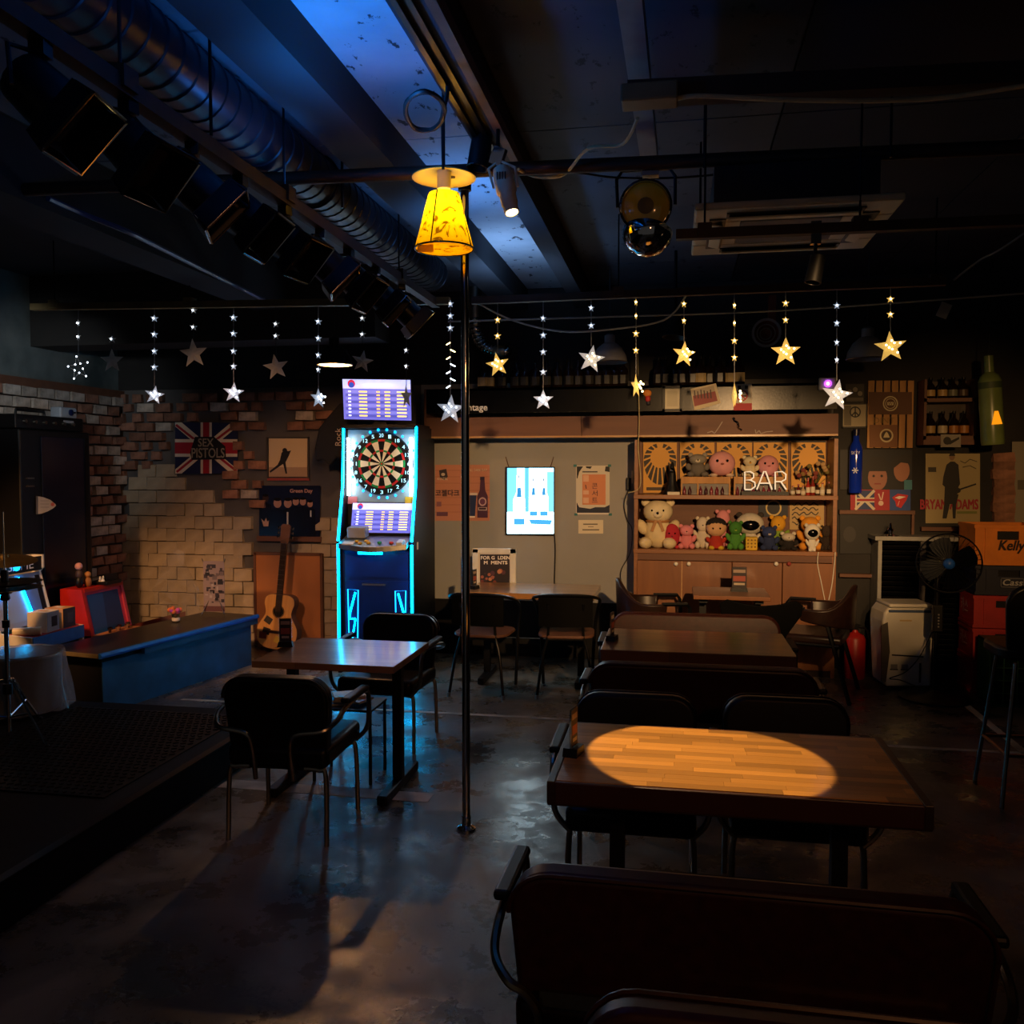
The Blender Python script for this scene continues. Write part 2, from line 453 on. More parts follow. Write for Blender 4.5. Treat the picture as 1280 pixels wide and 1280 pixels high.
def text_geo(s):
    if s not in _tx:
        cu = bpy.data.curves.new('t', 'FONT'); cu.body = s; cu.resolution_u = 3
        o = bpy.data.objects.new('t', cu); COL.objects.link(o)
        bpy.context.view_layer.update()
        me = bpy.data.meshes.new_from_object(o.evaluated_get(bpy.context.evaluated_depsgraph_get()))
        vs = [(v.co.x, v.co.y) for v in me.vertices]; fs = [tuple(p.vertices) for p in me.polygons]
        bpy.data.objects.remove(o); bpy.data.meshes.remove(me); bpy.data.curves.remove(cu)
        if not vs: vs = [(0, 0), (1, 0), (1, 1)]; fs = [(0, 1, 2)]
        x0 = min(v[0] for v in vs); x1 = max(v[0] for v in vs); y0 = min(v[1] for v in vs); y1 = max(v[1] for v in vs)
        _tx[s] = ([((x - x0) / (x1 - x0), (y - y0) / (y1 - y0)) for x, y in vs], fs)
    return _tx[s]
class Flat:
    """A flat printed sheet: drawn in photo pixels on the plane y = Y, each colour a hair above the one below."""
    def __init__(self, Y, thick=0.004, conv=None, nrm=(0, -1, 0)):
        self.mb = MB(); self.k = 0; self.t = thick; self.nrm = Vector(nrm)
        self.conv = conv or (lambda x, y: W(x, y, Y))
    def poly(self, pts, col, step=True):
        if step: self.k += 1
        off = self.nrm * (0.0005 * self.k)
        self.mb.add([self.conv(*p) + off for p in pts], [tuple(range(len(pts)))], col); return self
    def base(self, pts, col):
        a = [self.conv(*p) for p in pts]; n = len(a)
        vs = a + [p - self.nrm * self.t for p in a]
        fs = [tuple(range(n)), tuple(range(2 * n - 1, n - 1, -1))] + [(k, k + n, (k + 1) % n + n, (k + 1) % n) for k in range(n)]
        self.mb.add(vs, fs, col); return self
    def rbase(self, x0, y0, x1, y1, col): return self.base([(x0, y1), (x1, y1), (x1, y0), (x0, y0)], col)
    def rect(self, x0, y0, x1, y1, col, step=True): return self.poly([(x0, y1), (x1, y1), (x1, y0), (x0, y0)], col, step)
    def disc(self, cx, cy, rx, col, ry=None, n=20, step=True):
        ry = ry or rx
        return self.poly([(cx + rx * math.cos(2 * PI * k / n), cy + ry * math.sin(2 * PI * k / n)) for k in range(n)], col, step)
    def ring(self, cx, cy, r, w, col, n=24):
        self.k += 1; off = self.nrm * (0.0005 * self.k); vs = []; fs = []
        for k in range(n):
            a = 2 * PI * k / n
            vs += [self.conv(cx + r * math.cos(a), cy + r * math.sin(a)) + off, self.conv(cx + (r - w) * math.cos(a), cy + (r - w) * math.sin(a)) + off]
        for k in range(n): q = (k + 1) % n; fs.append((2 * k, 2 * q, 2 * q + 1, 2 * k + 1))
        self.mb.add(vs, fs, col); return self
    def text(self, s, x0, y0, x1, y1, col, slant=0):
        self.k += 1; off = self.nrm * (0.0005 * self.k)
        vs, fs = text_geo(s)
        self.mb.add([self.conv(x0 + (x1 - x0) * u + slant * v, y1 + (y0 - y1) * v) + off for u, v in vs], fs, col); return self
    def btext(self, s, x0, y0, x1, y1, col, slant=0, d=.35):
        for a, b in ((0, 0), (d, 0), (0, d), (d, d)): self.text(s, x0 + a, y0 + b, x1 + a, y1 + b, col, slant)
        return self
    def line(self, pts, w, col):
        self.k += 1
        for (x0, y0), (x1, y1) in zip(pts, pts[1:]):
            d = math.hypot(x1 - x0, y1 - y0) or 1; nx, ny = -(y1 - y0) / d * w / 2, (x1 - x0) / d * w / 2
            self.poly([(x0 + nx, y0 + ny), (x1 + nx, y1 + ny), (x1 - nx, y1 - ny), (x0 - nx, y0 - ny)], col, False)
        return self
    def build(self, name, mat='print', parent=None): return self.mb.build(name, mat, parent)
def wire(name, pts, r, mat, label, cat='cable', parent=None, steps=6):
    o = MB().tube(pts, r, 6, smooth_steps=steps).build(name, mat, parent, True)
    if label: tag(o, label, cat)
    return o
# ================================================================ the setting
YB = 7.80      # back wall
XL = -5.33     # left wall
XR = 3.35      # right wall
ZC = 3.30      # ceiling
fl = struct(MB().box2((XL, -1.5, -0.1), (XR, YB, 0)).build('floor', 'concrete_floor'))
def floor_line(x0, y0, x1, y1):
    MB().box2((x0, y0, 0.0), (x1, y1, 0.002)).build('painted_line', 'white_paint', fl)
floor_line(-3.55, 5.83, -0.1, 5.87); floor_line(1.3, 5.62, 2.6, 5.66); floor_line(2.05, 5.55, 2.10, 6.95)
floor_line(-2.38, 4.25, -1.22, 4.37)
# stage platform
st = MB().box2((XL, -1.5, 0), (-2.40, 5.05, 0.19)).build('floor_stage', 'black_soft', None, bevel=0.01); struct(st)
MB().box2((-2.44, -1.5, 0.19), (-2.395, 5.05, 0.197)).build('edge_strip', 'dark_metal', st)
mat_o = MB()
mat_o.box2((-3.7, 3.55, 0.19), (-2.55, 4.9, 0.196))
for i in range(26):
    for j in range(30):
        x = -3.68 + i * 0.043 + (0.02 if j % 2 else 0); y = 3.58 + j * 0.0445
        mat_o.box((x, y, 0.1985), (0.028, 0.016, 0.005), (0, 0, 0.7 if j % 2 else -0.7))
tag(mat_o.build('rubber_mat', 'black'), 'black ribbed rubber mat lying on the low dark stage', 'mat')

wb = struct(MB().box2((XL - 0.1, YB, -0.1), (XR + 0.1, YB + 0.12, ZC)).build('wall_back', 'wall_plaster'))
wl = struct(MB().box2((XL - 0.12, -1.5, -0.1), (XL, YB, ZC)).build('wall_left', 'wall_teal'))
wr = struct(MB().box2((XR, -1.5, -0.1), (XR + 0.12, YB, ZC)).build('wall_right', 'wall_dark'))
def wpanel(name, x0, y0, x1, y1, mat, t=0.012, Y=YB):
    a = W(x0, y1, Y); b = W(x1, y0, Y)
    return MB().box2((a.x, Y - t, a.z), (b.x, Y, b.z)).build(name, mat, wb)
b0 = W(152, 488, YB).z
MB().box2((XL, YB - 0.02, b0), (XR, YB, ZC)).build('dark_upper_wall', 'wall_dark', wb)
gx0, gx1 = W(528, 600, YB).x, W(800, 600, YB).x
gz = W(640, 750, YB).z
MB().box2((gx0, YB - 0.025, gz), (gx1, YB, b0)).build('grey_panel', 'wall_grey', wb)
MB().box2((gx0, YB - 0.035, 0), (gx1, YB, gz)).build('black_wainscot', 'black_soft', wb)
MB().box2((W(1040, 600, YB).x, YB - 0.02, 0), (XR, YB, b0)).build('right_panel', 'wall_dark', wb)

# ---- bricks, each its own piece
def inside(p, poly):
    x, y = p; c = False; n = len(poly)
    for i in range(n):
        x0, y0 = poly[i]; x1, y1 = poly[i - 1]
        if (y0 > y) != (y1 > y) and x < (x1 - x0) * (y - y0) / (y1 - y0) + x0: c = not c
    return c
def brick_mesh(name, sx, sy, sz, mat):
    rnd = random.Random(name)
    mb = MB().box((0, 0, 0), (sx, sy, sz))
    mb.v = [tuple(q + rnd.uniform(-0.006, 0.006) for q in v) for v in mb.v]
    o = mb.build(name, mat); me = o.data; bpy.data.objects.remove(o); return me
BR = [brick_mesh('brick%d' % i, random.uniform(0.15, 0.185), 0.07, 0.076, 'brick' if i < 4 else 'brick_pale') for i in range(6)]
HB = [brick_mesh('halfbrick%d' % i, 0.085, 0.07, 0.074, 'brick') for i in range(2)]
def piece(me, name, loc, rz, par):
    o = bpy.data.objects.new(name, me); COL.objects.link(o); o.location = loc
    o.rotation_euler = (random.uniform(-0.03, 0.03), random.uniform(-0.02, 0.02), rz + random.uniform(-0.03, 0.03)); o.parent = par
    return o
rnd = random.Random(3)
# left wall: bricks run along y
zt0 = S(0, 455, XL).z; zt1 = S(150, 492, XL).z
MB().box2((XL, 4.9, 0), (XL + 0.02, YB, min(zt0, zt1) - 0.03)).build('mortar_bed', 'mortar', wl)
row = 0; z = 0.55; zt = min(zt0, zt1)
MB().box2((XL, 4.9, zt - 0.05), (XL + 0.05, YB, zt + 0.02)).build('brick_lintel', 'wood_brown', wl)
while z < zt - 0.06:
    y = 5.62 + (0.1 if row % 2 else 0)
    while y < YB - 0.05:
        if not (5.98 < y < 6.68 and z < 1.95) and rnd.random() > 0.03:
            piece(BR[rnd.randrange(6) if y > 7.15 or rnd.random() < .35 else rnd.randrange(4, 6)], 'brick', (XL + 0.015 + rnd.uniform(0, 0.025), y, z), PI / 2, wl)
        y += 0.198
    z += 0.094; row += 1
# back wall: broken patches of brick
PA = [(152, 488), (402, 483), (402, 499), (345, 499), (345, 514), (322, 514), (322, 532), (219, 532), (219, 578), (152, 600)]
PB = [(294, 524), (326, 524), (322, 560), (334, 590), (332, 604), (326, 638), (300, 636), (281, 612), (281, 594), (294, 590)]
PC_ = [(362, 500), (402, 490), (418, 520), (400, 548), (362, 536)]
zz = W(152, 640, YB).z; row = 0
while zz < b0 + 0.05:
    x = XL + (0.11 if row % 2 else 0.02)
    while x < -2.0:
        p = proj((x, YB, zz))
        if (inside(p, PA) or inside(p, PB) or inside(p, PC_)) and rnd.random() > 0.05:
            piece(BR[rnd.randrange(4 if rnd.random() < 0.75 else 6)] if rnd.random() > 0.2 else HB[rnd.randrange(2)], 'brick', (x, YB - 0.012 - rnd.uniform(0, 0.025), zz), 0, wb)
        x += 0.192
    zz += 0.092; row += 1
# cream blocks stepping down to the right, and the narrow column beside the dart machine
PD = [(150, 640), (156, 636), (169, 610), (183, 576), (211, 576), (211, 600), (232, 600), (243, 612), (269, 625), (281, 638), (307, 650), (307, 720), (320, 722), (320, 800), (150, 800)]
PE = [(403, 652), (436, 652), (436, 850), (400, 850), (400, 694), (378, 694), (378, 676), (403, 676)]
CB = [brick_mesh('block%d' % i, 0.192, 0.05, 0.118, 'block_cream') for i in range(3)]
zz = 0.06; row = 0
while zz < 2.0:
    x = XL + (0.1 if row % 2 else 0.0)
    while x < -2.4:
        p = proj((x, YB, zz))
        if inside(p, PD) or inside(p, PE):
            o = piece(CB[rnd.randrange(3)], 'block', (x, YB - 0.012 - rnd.uniform(0, 0.006), zz), 0, wb)
            o.rotation_euler = (0, 0, 0)
        x += 0.198
    zz += 0.124; row += 1
# brick column at the far right
for k in range(9):
    p = W(1252, 572 + k * 10.3, YB)
    piece(BR[k % 4], 'brick', (p.x, YB - 0.03, p.z), 0, wb)

# ---- ceiling
ce = struct(MB().box2((XL - 0.1, -1.5, ZC), (XR + 0.1, YB + 0.1, ZC + 0.1)).build('ceiling', 'ceiling_dark'))
for (x0, x1, mt) in ((-2.95, -1.50, 'ceiling_panel_shaded'), (-1.40, -0.80, 'ceiling_panel'), (-0.73, 0.45, 'board_grey'), (0.46, 1.6, 'ceiling_dark'), (1.61, 2.9, 'ceiling_dark')):
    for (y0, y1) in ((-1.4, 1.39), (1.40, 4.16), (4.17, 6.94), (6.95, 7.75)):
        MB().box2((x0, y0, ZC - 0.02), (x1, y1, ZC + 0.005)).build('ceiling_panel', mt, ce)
def beam(n, x0, x1, z0, mat='ceiling_dark', y0=-1.4, y1=YB):
    return struct(MB().box2((x0, y0, z0), (x1, y1, ZC)).build('trim_%d' % n, mat))
beam(1, -1.51, -1.29, 3.10); beam(2, -0.865, -0.745, 3.10)
MB().box2((-0.745, -1.4, 3.09), (-0.71, 4.2, 3.14)).build('wood_batten', 'wood_brown', bpy.data.objects['trim_2'])
for s in (-0.845, -0.80): MB().box2((s, -1.4, 3.085), (s + 0.02, 3.9, 3.10)).build('cable_channel', 'dark_metal', bpy.data.objects['trim_2'])
beam(3, -3.3, -3.0, 2.95)
bl = MB().box2((XL, 6.6, 2.72), (-2.3, 6.95, ZC)).build('trim_4', 'wall_dark'); struct(bl)
# ================================================================ pipes, rails, lamps under the ceiling
def bar(name, a, b, s, mat, label, cat='pipe', square=True, hangers=(), hz=ZC):
    t = thing(name, label, cat, (0, 0, 0))
    a = Vector(a); b = Vector(b); d = b - a
    mb = MB()
    if square:
        q = d.to_track_quat('X', 'Z').to_matrix().to_4x4(); q.translation = (a + b) / 2
        L = d.length / 2; s2 = s / 2
        vs = [(x, y, z) for x in (-L, L) for y in (-s2, s2) for z in (-s2, s2)]
        mb.add(vs, [(0, 1, 3, 2), (4, 6, 7, 5), (0, 4, 5, 1), (2, 3, 7, 6), (0, 2, 6, 4), (1, 5, 7, 3)], None, q)
    else: mb.tube([a, b], s / 2, 12)
    mb.build('tube', mat, t, not square)
    for h in hangers:
        p = a + d * h
        MB().tube([p, (p.x, p.y, hz)], 0.005, 6).build('hanger_rod', 'dark_metal', t, True)
        MB().box((p.x, p.y, p.z + s * 0.4), (s * 1.4, s * 1.4, s * 1.2)).build('clamp', mat, t)
    return t
YS = 5.6
bar('square_rail', W(40, 384, YS), W(562, 376, YS), 0.045, 'rail_paint', 'tan painted square rail above the dart machine and brick wall', 'rail', hangers=(0.06, 0.4))
bar('square_rail', W(590, 376, YS), W(1182, 352, YS), 0.045, 'rust_paint', 'dull square rail over the shelf and bottles, hung with star lights', 'rail', hangers=(0.33, 0.98))
bar('cross_pipe', G(-30, 240, 3.0), G(1320, 182, 3.0), 0.06, 'rust_paint', 'rusty brown pipe crossing the whole ceiling in front', 'pipe', False)
bar('front_rail', G(845, 294, 2.66), G(1320, 274, 2.66), 0.04, 'rust_paint', 'thin rail passing below the ceiling air conditioner', 'rail', hangers=(0.08, 0.5))
bar('white_conduit', G(786, -20, 3.12), G(812, 196, 3.12), 0.075, 'pipe_paint', 'pale square conduit running back above the amber lamp', 'pipe')
t = bar('ceiling_board', G(784, 118, 3.0), G(1320, 92, 3.0), 0.07, 'rust_paint', 'brown timber bar under the dark ceiling at right, yellow cable along it', 'board')
p = G(812, 120, 2.97); MB().box(p, (0.19, 0.10, 0.06)).build('joint_box', 'rail_paint', t, bevel=0.006)
wire('yellow_cable', [G(830, 128, 2.95), G(870, 120, 2.95), G(960, 124, 2.94), G(1080, 126, 2.94), G(1180, 122, 2.95), G(1300, 104, 2.96)], 0.008, 'cable_cream', 'yellowish cable sagging along the brown timber bar')
wire('cream_cable', [G(797, 148, 2.98), G(778, 180, 2.98), G(735, 186, 2.98), G(705, 218, 2.98), G(672, 221, 2.98), G(648, 212, 2.98)], 0.007, 'cable_cream', 'cream cable looping from the conduit to the cream spotlight')
wire('ceiling_cable', [G(655, 216, 3.0), G(720, 216, 3.0), G(770, 222, 3.0), G(850, 222, 3.0), G(960, 212, 3.0)], 0.005, 'cable_black', 'thin black cord behind the amber lamp')
for k, (cx, cy, r) in enumerate(((529, 136, 22), (532, 140, 24))): pass
pts = []
for k in range(26):
    a = 2 * PI * k / 12; r = 23 + (k % 5) * 0.6
    pts.append(G(531 + r * math.cos(a), 139 + r * math.sin(a), 3.0))
q_ = pts[0]; pts = [Vector((q_.x + .02, q_.y, ZC)), Vector((q_.x + .02, q_.y, q_.z + .1))] + pts
wire('coiled_cable', pts, 0.008, 'cable_black', 'coil of black cable hanging before the blue ceiling strip', steps=3)
wire('cable_drop', [W(554, 112, 3.6), W(553, 160, 3.6), W(554, 212, 3.6)], 0.006, 'cable_black', 'black cable dropping to the yellow lamp')

# lighting truss with stage lamps
XT = S(250, 176, -1.5); ZT = 2.78
def on_track(px):          # point of the track seen at pixel column px
    d = ray(px, 585 - 580 * (843 - px) / 843)
    return EYE + d * ((ZT - EYE.z) / d.z)
a, b = on_track(-60), on_track(545)
tr_ = bar('lamp_track', a, b, 0.05, 'rust_paint', 'long square lamp track carrying the row of stage lamps', 'track', hangers=(0.15, 0.42, 0.8))
par = thing('stage_lamp', '', 'lamp')
AX = Vector((0.72, 0.05, -0.68)).normalized()
UPV = Vector((-0.4, 0.1, 0.9))
qm = AX.to_track_quat('Z', 'X').to_matrix().to_4x4()
o_ = Vector((0.02, 0, -0.17))
m4 = Matrix.Translation(o_) @ qm
mb = MB(); mb.lathe([(0.055, -0.12), (0.085, -0.10), (0.092, 0.0), (0.092, 0.09), (0.085, 0.09), (0.08, 0.02), (0.0, 0.02)], 18); mb.v = [tuple(m4 @ Vector(v)) for v in mb.v]
mb.build('housing', 'dark_metal', par, True)
mb = MB()
for k in range(4):
    an = k * PI / 2; R_ = Matrix.Rotation(an, 4, 'Z')
    mb.add([(-0.10, 0.10, 0.085), (0.10, 0.10, 0.085), (0.105, 0.115, 0.16), (-0.105, 0.115, 0.16), (-0.10, 0.107, 0.085), (0.10, 0.107, 0.085), (0.105, 0.122, 0.16), (-0.105, 0.122, 0.16)],
           [(0, 1, 2, 3), (7, 6, 5, 4), (0, 4, 5, 1), (1, 5, 6, 2), (2, 6, 7, 3), (3, 7, 4, 0)], None, m4 @ R_)
mb.add([(-0.105, -0.105, 0.08), (0.105, -0.105, 0.08), (0.105, 0.105, 0.08), (-0.105, 0.105, 0.08), (-0.105, -0.105, 0.09), (0.105, -0.105, 0.09), (0.105, 0.105, 0.09), (-0.105, 0.105, 0.09)], [(3, 2, 1, 0), (4, 5, 6, 7), (0, 1, 5, 4), (1, 2, 6, 5), (2, 3, 7, 6), (3, 0, 4, 7)], None, m4)
mb.build('barn_doors', 'dark_metal', par)
MB().tube([m4 @ Vector((sx_ * .112, sy_ * .112, .162)) for sx_, sy_ in ((-1, -1), (1, -1), (1, 1), (-1, 1))], .005, 5, closed=True).build('rim_glint', 'chrome', par)  # bright frame added so the barn door edges look lit
MB().lathe([(0.0, 0.0), (0.078, 0.0), (0.078, 0.006), (0, 0.006)], 16, m4 @ Vector((0, 0, 0.094)), AX).build('lens', 'black_gloss', par, True)
MB().tube([(-0.02, -0.115, -0.17), (-0.03, -0.115, -0.05), (0, 0, -0.03), (-0.03, 0.115, -0.05), (-0.02, 0.115, -0.17)], 0.008, 6).build('yoke', 'dark_metal', par, True)
MB().box((0, 0, -0.01), (0.05, 0.05, 0.06)).build('clamp', 'dark_metal', par)
ords = ['first', 'second', 'third', 'fourth', 'fifth', 'sixth', 'seventh', 'eighth', 'ninth', 'tenth', 'eleventh', 'twelfth', 'thirteenth', 'fourteenth', 'fifteenth', 'sixteenth', 'seventeenth', 'eighteenth', 'nineteenth', 'twentieth']
for k, px in enumerate((50, 160, 240, 300, 356, 400, 436, 470, 502)):
    p = on_track(px); p.z -= 0.03
    o = par if k == 0 else dup(par)
    o.scale = (.8, .8, .8); o.location = p; o.rotation_euler = (0, 0, (0.1, -0.15, 0.35, 0.0, -0.2, 0.3, -0.1, 0.1, 0.4)[k])
    tag(o, 'black stage lamp with barn doors, %s along the track from the camera' % ords[k], 'lamp', 'stage lamps on the track')

# big ribbed duct
XD = -1.82; ZD = 3.16; RD = 0.125
prof = []; y = -1.2
while y < 6.4:
    prof += [(RD, y), (RD, y + 0.086), (RD + 0.006, y + 0.09), (RD + 0.006, y + 0.096), (RD, y + 0.1)]; y += 0.10
mb = MB().lathe(prof, 22, (XD, 0, ZD), (0, 1, 0))
dt = thing('air_duct', 'big ribbed metal duct running back between the lamps and ceiling', 'duct')
mb.build('tube', 'duct', dt, True)
for yy in (2.0, 4.3): MB().tube([(XD + 0.135 * math.cos(q * PI / 12), yy, ZD + 0.135 * math.sin(q * PI / 12)) for q in range(24)], 0.008, 6, closed=True).build('strap', 'dark_metal', dt, True); MB().tube([(XD, yy, ZD + 0.13), (XD, yy, ZC)], 0.005, 6).build('hanger_rod', 'dark_metal', dt)
# fire duct outlet and elbow pipe at the back
sp = thing('sprinkler_drum', 'small brass coloured drum standing on the front cross pipe', 'fitting', G(335, 206, 3.08))
MB().lathe([(0.035, -0.03), (0.04, -0.025), (0.04, 0.03), (0.03, 0.04), (0.008, 0.05), (0.008, 0.09)], 14).build('drum', 'brass_steel', sp, True)
MB().lathe([(0.042, 0), (0.044, 0.005), (0.042, 0.01)], 14).build('band', 'dark_metal', sp, True)
el = thing('elbow_pipe', 'shiny ribbed pipe elbow behind the stars above the bottles', 'pipe')
pts = [W(594, 400, 7.6), W(596, 418, 7.6), W(604, 432, 7.6), W(616, 438, 7.6), W(632, 440, 7.6)]
MB().tube([W(594, 340, 7.6)] + pts + [W(640, 440, 7.75)], 0.055, 12, smooth_steps=4).build('tube', 'aluminium', el, True)
for i, q in enumerate(crv([Vector(v) for v in pts], 3)):
    MB().ball(q, 0.058, 12, 8).build('rib', 'chrome', el, True)
wire('blue_hose', [G(60, 248, 3.0), G(105, 268, 3.0), G(160, 290, 2.95), G(230, 325, 2.95), G(300, 360, 2.9), G(330, 375, 2.9)], 0.014, paint('4a5a80', 0.35), 'wrapped cable bundle slanting across the dark ceiling at left', 'cable')
for k, (x, y0, y1) in enumerate(((264, 0, 170), (428, 150, 260))):
    a = G(x, y1, 2.9); tag(MB().tube([a, (a.x, a.y, ZC)], 0.006, 6).build('threaded_rod', 'dark_metal', None, True), ('threaded steel rod hanging beside the stage lamps nearest the camera', 'threaded steel rod hanging beside the ribbed duct')[k], 'rod')

# pole
pb = G(583, 1036)
po = thing('support_pole', 'shiny steel pole standing on the floor in the middle of the room', 'pole', pb)
MB().lathe([(0.045, 0), (0.045, 0.008), (0.03, 0.018), (0.022, 0.02), (0.022, 0.06), (0.019, 0.062)], 20).build('base_flange', 'chrome', po, True)
MB().lathe([(0.019, 0.02), (0.019, 3.0)], 20).build('tube', 'chrome', po, True)
MB().lathe([(0.03, 2.96), (0.03, 3.01)], 16).build('top_collar', 'dark_metal', po, True)

# yellow film lamp
yl = W(555, 232, 3.75); s = mpp(yl)
la = thing('yellow_lamp', 'lit yellow film lampshade hanging under a pale round plate', 'lamp', yl)
MB().lathe([(0.0, 0.075), (0.015, 0.075), (0.06 , 0.065), (40 * s, 0.035), (40 * s, 0.031), (0.06, 0.058), (0.0, 0.062)], 28).build('top_plate', paint('cdb868', .5), la, True)
MB().lathe([(0.018, -0.02), (0.03, -0.015), (0.03, 0.06), (0.02, 0.075)], 16).build('socket', 'cream_plastic', la, True)
r0, r1, hz = 19 * s, 37 * s, -78 * s
vs = []; n = 32; rn = random.Random(5)
mb = MB(); prof = [(r0, -0.035), (r0 + (r1 - r0) * .33, -.035 + (hz + .035) * .33), (r0 + (r1 - r0) * .66, -.035 + (hz + .035) * .66), (r1, hz)]
mb.lathe(prof, n); mb.f = mb.f[:-2]
mb.v = [(x * (1 + rn.uniform(-.025, .025)), y * (1 + rn.uniform(-.025, .025)), z) for x, y, z in mb.v]
mb.build('film_shade', 'yellow_film', la, True)
bt = MB().lathe([(r1 * 0.98, hz), (r1 * 0.6, hz - 0.005), (0.0, hz - 0.004)], n); bt.build('film_bottom', 'yellow_film', la, True)
MB().tube([(r1 * math.cos(2 * PI * k / 24), r1 * math.sin(2 * PI * k / 24), hz) for k in range(24)], 0.004, 6, closed=True).build('bottom_ring', 'dark_metal', la, True)
for k in range(4):
    a = k * PI / 2 - PI / 2 - 0.2
    MB().tube([(r0 * math.cos(a), r0 * math.sin(a), -0.035), (r1 * math.cos(a), r1 * math.sin(a), hz)], 0.003, 5).build('rib_wire', 'dark_metal', la, True)
MB().box((-16 * s, -r1 * 0.8, hz - 0.02), (20 * s, 0.003, 0.03), (0.1, 0, 0.05)).build('paper_tag', 'yellow_film', la)
MB().ball((0, 0, -0.07), 0.022, 12, 8).build('bulb', 'bulb_soft', la, True)
MB().tube([(0, 0, 0.07), (0, 0.0, 0.3)], 0.006, 6).build('cord', 'cable_black', la, True)
lamp('yellow_lamp_light', 'POINT', yl + Vector((0, 0, -0.10)), 'ffd24a', 3.2, 0.03)

# cream spotlight that lights the nearest table
sl = W(640, 266, 3.55); tgt = G(872, 944, 0.74)
ax = (tgt - sl).normalized()
la = thing('cream_spotlight', 'lit cream plastic spotlight clipped beside the yellow lamp', 'lamp', sl)
ax2 = (W(641, 268, 3.5) - W(628, 215, 3.55)).normalized()
MB().lathe([(0.0, -0.21), (0.035, -0.205), (0.042, -0.17), (0.042, -0.10), (0.034, -0.085), (0.034, -0.04), (0.03, -0.035), (0.03, 0.0), (0.026, 0.0), (0.024, -0.02), (0.0, -0.02)], 20, (0, 0, 0), ax2).build('housing', 'cream_plastic', la, True)
MB().lathe([(0.0, -0.016), (0.024, -0.016), (0.024, -0.008), (0, -0.004)], 16, (0, 0, 0), ax2).build('bulb', 'bulb_warm', la, True)
for k in range(4): MB().box(ax2 * -0.16 + Vector((-0.018 + k * 0.011, -0.045, 0.0)), (0.004, 0.006, 0.03)).build('vent_slot', 'black', la)
MB().tube([ax2 * -0.12 + Vector((-0.05, 0, 0)), ax2 * -0.2 + Vector((-0.055, 0, 0.01)), ax2 * -0.25, ax2 * -0.2 + Vector((0.055, 0, 0.01)), ax2 * -0.12 + Vector((0.05, 0, 0))], 0.006, 6).build('yoke', 'cream_plastic', la, True)
MB().box(ax2 * -0.27, (0.05, 0.04, 0.07), (0.2, 0.4, 0)).build('clip', 'chrome', la); q_ = ax2 * -0.27; MB().tube([q_, (q_.x, q_.y, 3.1 - sl.z)], .008, 6).build('stem', 'dark_metal', la)
lamp('cream_spotlight_light', 'SPOT', sl + ax * 0.03, 'ffd8a0', 290, 0.008, tgt, 19.6, 0.08)
# small black spotlight beside it
bs = thing('black_spotlight', 'small unlit black spotlight left of the cream one', 'lamp', W(600, 190, 3.7))
MB().lathe([(0.0, 0.1), (0.04, 0.1), (0.045, 0.03), (0.045, -0.07), (0.04, -0.07), (0.036, 0), (0, 0)], 16, (0, 0, 0), (0.15, 0.1, 1)).build('housing', 'black', bs, True)
MB().lathe([(0.046, -0.073), (0.048, -0.07), (0.046, -0.067)], 16, (0, 0, 0), (0.15, 0.1, 1), caps=False).build('rim', 'chrome', bs, True)
MB().box((0, 0, 0.14), (0.05, 0.03, 0.06)).build('clip', 'chrome', bs)
# amber stage lamp and chrome bowl under it
ap = W(807, 258, 3.9); s = mpp(ap)
al = thing('amber_lamp', 'round amber lens stage lamp hanging in a black yoke', 'lamp', ap)
nd = (EYE - ap); nd = Vector((nd.x, nd.y, -0.35)).normalized()
MB().lathe([(0.03, -0.16), (0.07, -0.13), (31 * s, -0.02), (33 * s, 0.0), (33 * s, 0.012), (30 * s, 0.012), (29 * s, 0.0), (0.0, 0.0)], 26, (0, 0, 0), nd).build('housing', 'dark_metal', al, True)
MB().lathe([(0.0, 0.02), (0.04, 0.018), (0.08, 0.012), (29.5 * s, 0.0), (29.5 * s, -0.003), (0, -0.003)], 26, (0, 0, 0), nd).build('lens', 'amber_lens', al, True)
MB().lathe([(30 * s, 0.004), (32 * s, 0.014), (30 * s, 0.018), (29 * s, 0.01)], 26, (0, 0, 0), nd, caps=False).build('bezel', 'chrome', al, True)
MB().lathe([(0.0, 0.024), (0.035, 0.022), (0.035, 0.018), (0, 0.018)], 16, (0, 0, 0), nd).build('cap', paint('6d5417', .4), al, True)
MB().tube([(-0.12, 0, 0), (-0.125, 0, 0.12), (-0.1, 0, 0.155), (0.1, 0, 0.155), (0.125, 0, 0.12), (0.125, 0, 0)], 0.008, 6).build('yoke', 'black', al, True)
MB().box((0.02, 0, 0.16), (0.07, 0.05, 0.07)).build('clamp', 'aluminium', al)
cb = W(808, 299, 3.95)
ch = thing('chrome_bowl_lamp', 'chrome bowl lamp hanging just below the amber lens', 'lamp', cb)
MB().lathe([(0.0, -0.075), (0.03, -0.07), (0.075, -0.045), (0.105, 0.0), (0.11, 0.035), (0.10, 0.035), (0.095, 0.0)], 24, (0, 0, 0), (0.12, 0.3, 1)).build('bowl', 'chrome', ch, True)
MB().lathe([(0.03, 0.0), (0.03, 0.09), (0.0, 0.1)], 14, (0, 0, 0), (0.12, 0.3, 1)).build('socket', 'black', ch, True)
